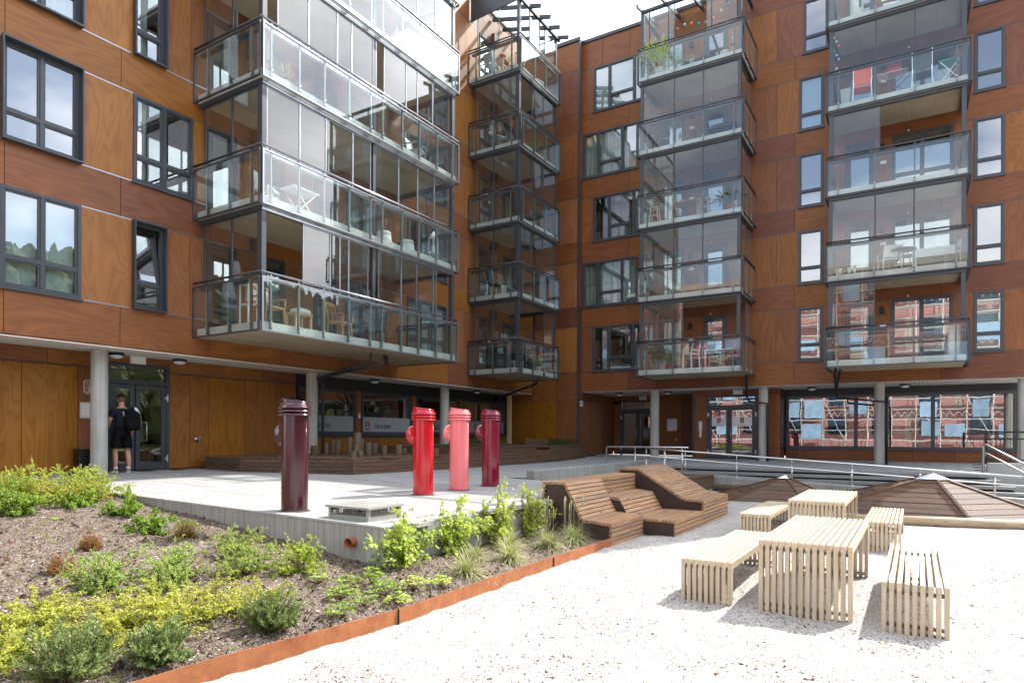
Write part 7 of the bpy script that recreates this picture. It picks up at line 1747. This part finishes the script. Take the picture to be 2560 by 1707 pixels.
# ================================================================== WHAT STANDS ACROSS THE YARD (seen mirrored in the glass)
OB = thing('scaffolded_block', (-18, 4, 0), 'rose coloured block with blue sheeted scaffolding across the yard', 'building')
mb = MB(); mb.box(-30, -18, -16, 22, -1.2, 15.5); mb.build('wall', 'rose_render', OB)
mb = MB(); mb.box(-30.4, -17.5, -16.4, 22.4, 15.5, 16.1); mb.build('roof', 'cream_render', OB)
for k in range(5):
    for j in range(9):
        y = -14 + j * 4; mb = MB(); mb.box(-18.05, -17.96, y, y + 1.7, 1.2 + 2.9 * k, 2.9 + 2.9 * k); mb.build('window', 'blue_glass_dark', OB)
    for j in range(8):
        y = -11.6 + j * 4
        if (j + k) % 3 == 0: mb = MB(); mb.box(-18.04, -17.98, y, y + .5, .6 + 2.9 * k, 3.1 + 2.9 * k); mb.build('panel', 'cream_render', OB)
SC = thing('scaffolding', (-16.6, 3, 0), 'white tube scaffolding with blue sheets before the rose coloured block', 'scaffolding')
for k in range(8):
    z = .6 + 2.0 * k; mb = MB()
    for x in (-16.4, -17.4): mb.bar((x, -16, z), (x, 22, z), .06, .06); mb.bar((x, -16, z + 1.0), (x, 22, z + 1.0), .05, .05)
    mb.box(-17.4, -16.4, -16, 22, z - .06, z - .02); mb.build('lift', 'white_paint', SC)
for j in range(20):
    y = -16 + j * 2; mb = MB()
    for x in (-16.4, -17.4): mb.bar((x, y, -1), (x, y, 17), .06, .06)
    if j % 2: mb.bar((-16.35, y, .6), (-16.35, y + 2, 4.6), .05, .05); mb.bar((-16.35, y, 4.6), (-16.35, y + 2, 8.6), .05, .05)
    mb.build('standard', 'white_paint', SC)
rr = random.Random(12)
for j in range(19):
    for k in range(7):
        if rr.random() < .34: y = -16 + 2 * j; mb = MB(); mb.box(-16.30, -16.27, y + rr.uniform(0, .3), y + rr.uniform(1.4, 2), .7 + 2 * k + rr.uniform(0, .5), 2.0 + 2 * k + rr.uniform(0, .6)); mb.build('sheet', 'blue_sheet', SC)
for k in (1, 3, 4, 6):      # lattice girders
    z = .9 + 2 * k; mb = MB()
    for j in range(60): y = -15 + j * .6; mb.bar((-16.33, y, z), (-16.33, y + .3, z + .45), .035, .035); mb.bar((-16.33, y + .3, z + .45), (-16.33, y + .6, z), .035, .035)
    tag(mb.build('girder_web', 'white_paint', SC), kind='stuff')
def hz(x, y): d = max(0, -y - 26); return -1.2 + 27 * sm(d / 66) + 2.5 * fb(x, y, .05)
hl = grid_obj('hills', 'hill_trees', -60, 140, -130, -24, 4.0, hz); tag(hl, kind='structure')
V = []; F = []; rr = random.Random(4)
for i in range(2600):
    x, y = rr.uniform(-30, 120), rr.uniform(-110, -30); z = hz(x, y); h = rr.uniform(3, 6.5); r = h * rr.uniform(.16, .3); o = len(V); n = 7; con = rr.random() < .5
    lv_ = ((.05, .35), (.2, .85), (.4, 1.0), (.62, .9), (.8, .62), (.94, .3)) if not con else ((.05, .7), (.2, 1.0), (.4, .72), (.62, .5), (.8, .28), (.94, .1))
    for (f, q) in lv_:
        for k in range(n): a = 6.283 * k / n + rr.uniform(-.3, .3); s_ = rr.uniform(.6, 1.3); V.append((x + r * 1.25 * q * s_ * math.cos(a), y + r * 1.25 * q * s_ * math.sin(a), z + h * f + rr.uniform(-.06, .06) * h))
    V.append((x, y, z + h))
    for b in range(5):
        for k in range(n): F.append((o + b * n + k, o + b * n + (k + 1) % n, o + (b + 1) * n + (k + 1) % n, o + (b + 1) * n + k))
    for k in range(n): F.append((o + 5 * n + k, o + 5 * n + (k + 1) % n, o + 6 * n))
me = bpy.data.meshes.new('hillside_wood'); me.from_pydata(V, [], F); me.materials.append(MATS['hill_trees']); me.update(); tag(link('hillside_wood', me), kind='stuff')
